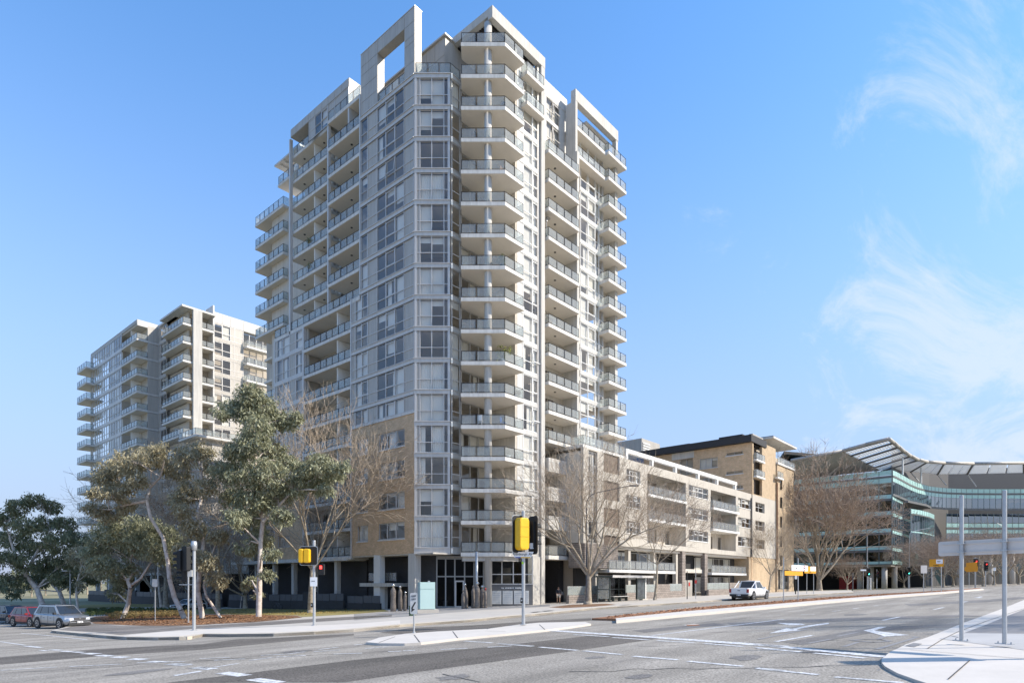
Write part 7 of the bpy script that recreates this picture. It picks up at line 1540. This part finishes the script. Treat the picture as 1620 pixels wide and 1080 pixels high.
pot_plant('dark shrub in a pale pot on the first corner balcony', 45.6, 40.4, FFL(4), .6, M_leafd, MATS['white_pot'])
def chair(lab, x, y, z, m, rz):
    R = root('outdoor_chair', lab, 'chair', (x, y, z), rz); bx('seat', m, R, -.25, .25, -.25, .25, .40, .45); bx('backrest', m, R, -.25, .25, .22, .27, .45, .95)
    for a in (-.23, .2):
        for b in (-.23, .2): bx('leg', m, R, a, a + .03, b, b + .03, 0, .399)
chair('white outdoor chair on the fifth corner balcony', 43.2, 41.8, FFL(5), M_white, 2.0); chair('blue outdoor chair on the fifth corner balcony beside the column', 45.0, 40.5, FFL(5), mat('blue_slat', (.05, .12, .35), .6), .4)
chair('dark outdoor chair on the sixth corner balcony', 44.9, 40.6, FFL(6) , M_rail, 1.0); chair('black outdoor chair on the fifteenth corner balcony', 45.1, 40.6, FFL(15), M_rail, 2.5); chair('dark outdoor chair on the thirteenth corner balcony', 45.0, 40.5, FFL(13), mat('timber_slat', (.25, .14, .08), .7), .2)
R = root('patio_heater', 'tall patio heater on the eleventh balcony right of the cream column', 'patio heater', (52.3, 41.0, FFL(12))); MB().lathe([(.22, 0), (.2, .5), (.04, .55), (.04, 2.0), (.12, 2.02), (.1, 2.2), (.42, 2.22), (.05, 2.38)], 14).obj('heater_body', M_rail_l, R, smooth=False); MB().lathe([(.12, 1.9), (.12, 2.18)], 12).obj('burner', M_frame, R)
# street clutter: fence posts at the lobby
MB().lathe([(.28, 0), (.3, .6), (.02, .62)], 12, (0, 0)).obj('planter', M_conc, root('entrance_planter', 'round pale planter behind the lobby glass', 'planter', (43.4, 46.9, -.75)))
# furniture on more balconies, each on its own floor
ORD = ['', 'first', 'second', 'third', 'fourth', 'fifth', 'sixth', 'seventh', 'eighth', 'ninth', 'tenth', 'eleventh', 'twelfth', 'thirteenth', 'fourteenth', 'fifteenth', 'sixteenth', 'seventeenth']
rf_ = random.Random(77)
def table(lab, x, y, z, m):
    R = root('outdoor_table', lab, 'table', (x, y, z), rf_.uniform(0, 1)); MB().lathe([(.38, .70), (.38, .73)], 16).obj('table_top', m, R); MB().lathe([(.2, 0), (.03, .04), (.03, .70)], 10).obj('pedestal', m, R)
for k in (2, 3, 9, 11, 12, 14, 16): table('small round table on the %s corner balcony of the tallest tower' % ORD[k], rf_.uniform(44.8, 46.2), rf_.uniform(40.6, 41.6), FFL(k), rf_.choice((M_rail, M_white, M_rail_l)))
for k in (6, 8, 9, 11, 14):
    chair('%s chair on the %s balcony right of the cream column' % (('dark', 'white')[k % 2], ORD[k]), rf_.uniform(53, 56), 40.9, FFL(k), (M_rail, M_white)[k % 2], rf_.uniform(0, 6))
for k in (5, 7, 10, 13): table('small table on the %s balcony right of the cream column' % ORD[k], rf_.uniform(53, 56), 41.2, FFL(k), rf_.choice((M_rail, M_white)))
for k in (11, 12, 14, 15, 16):
    chair('pale chair on the %s balcony of the shaded left stack' % ORD[k], 40.2, rf_.uniform(58, 60), FFL(k), M_white, rf_.uniform(0, 6))
for k in (5, 6, 8, 9): table('small table on the %s wide balcony above the lawn' % ORD[k], 40.2, rf_.uniform(60, 65), FFL(k), M_rail_l)
for k in (4, 7, 12, 13): pot_plant('potted plant on the %s balcony of the wide left stacks' % ORD[k], 40.0, rf_.uniform(58, 64) if k < 10 else 66, FFL(k), .8, M_leaf, MATS['white_pot'])
for k in (8, 10, 13, 15): pot_plant('potted plant on the %s end balcony at the right edge of the tower' % ORD[k], 65.0, 41.3, FFL(k), .8, M_leaf, MATS['white_pot'])
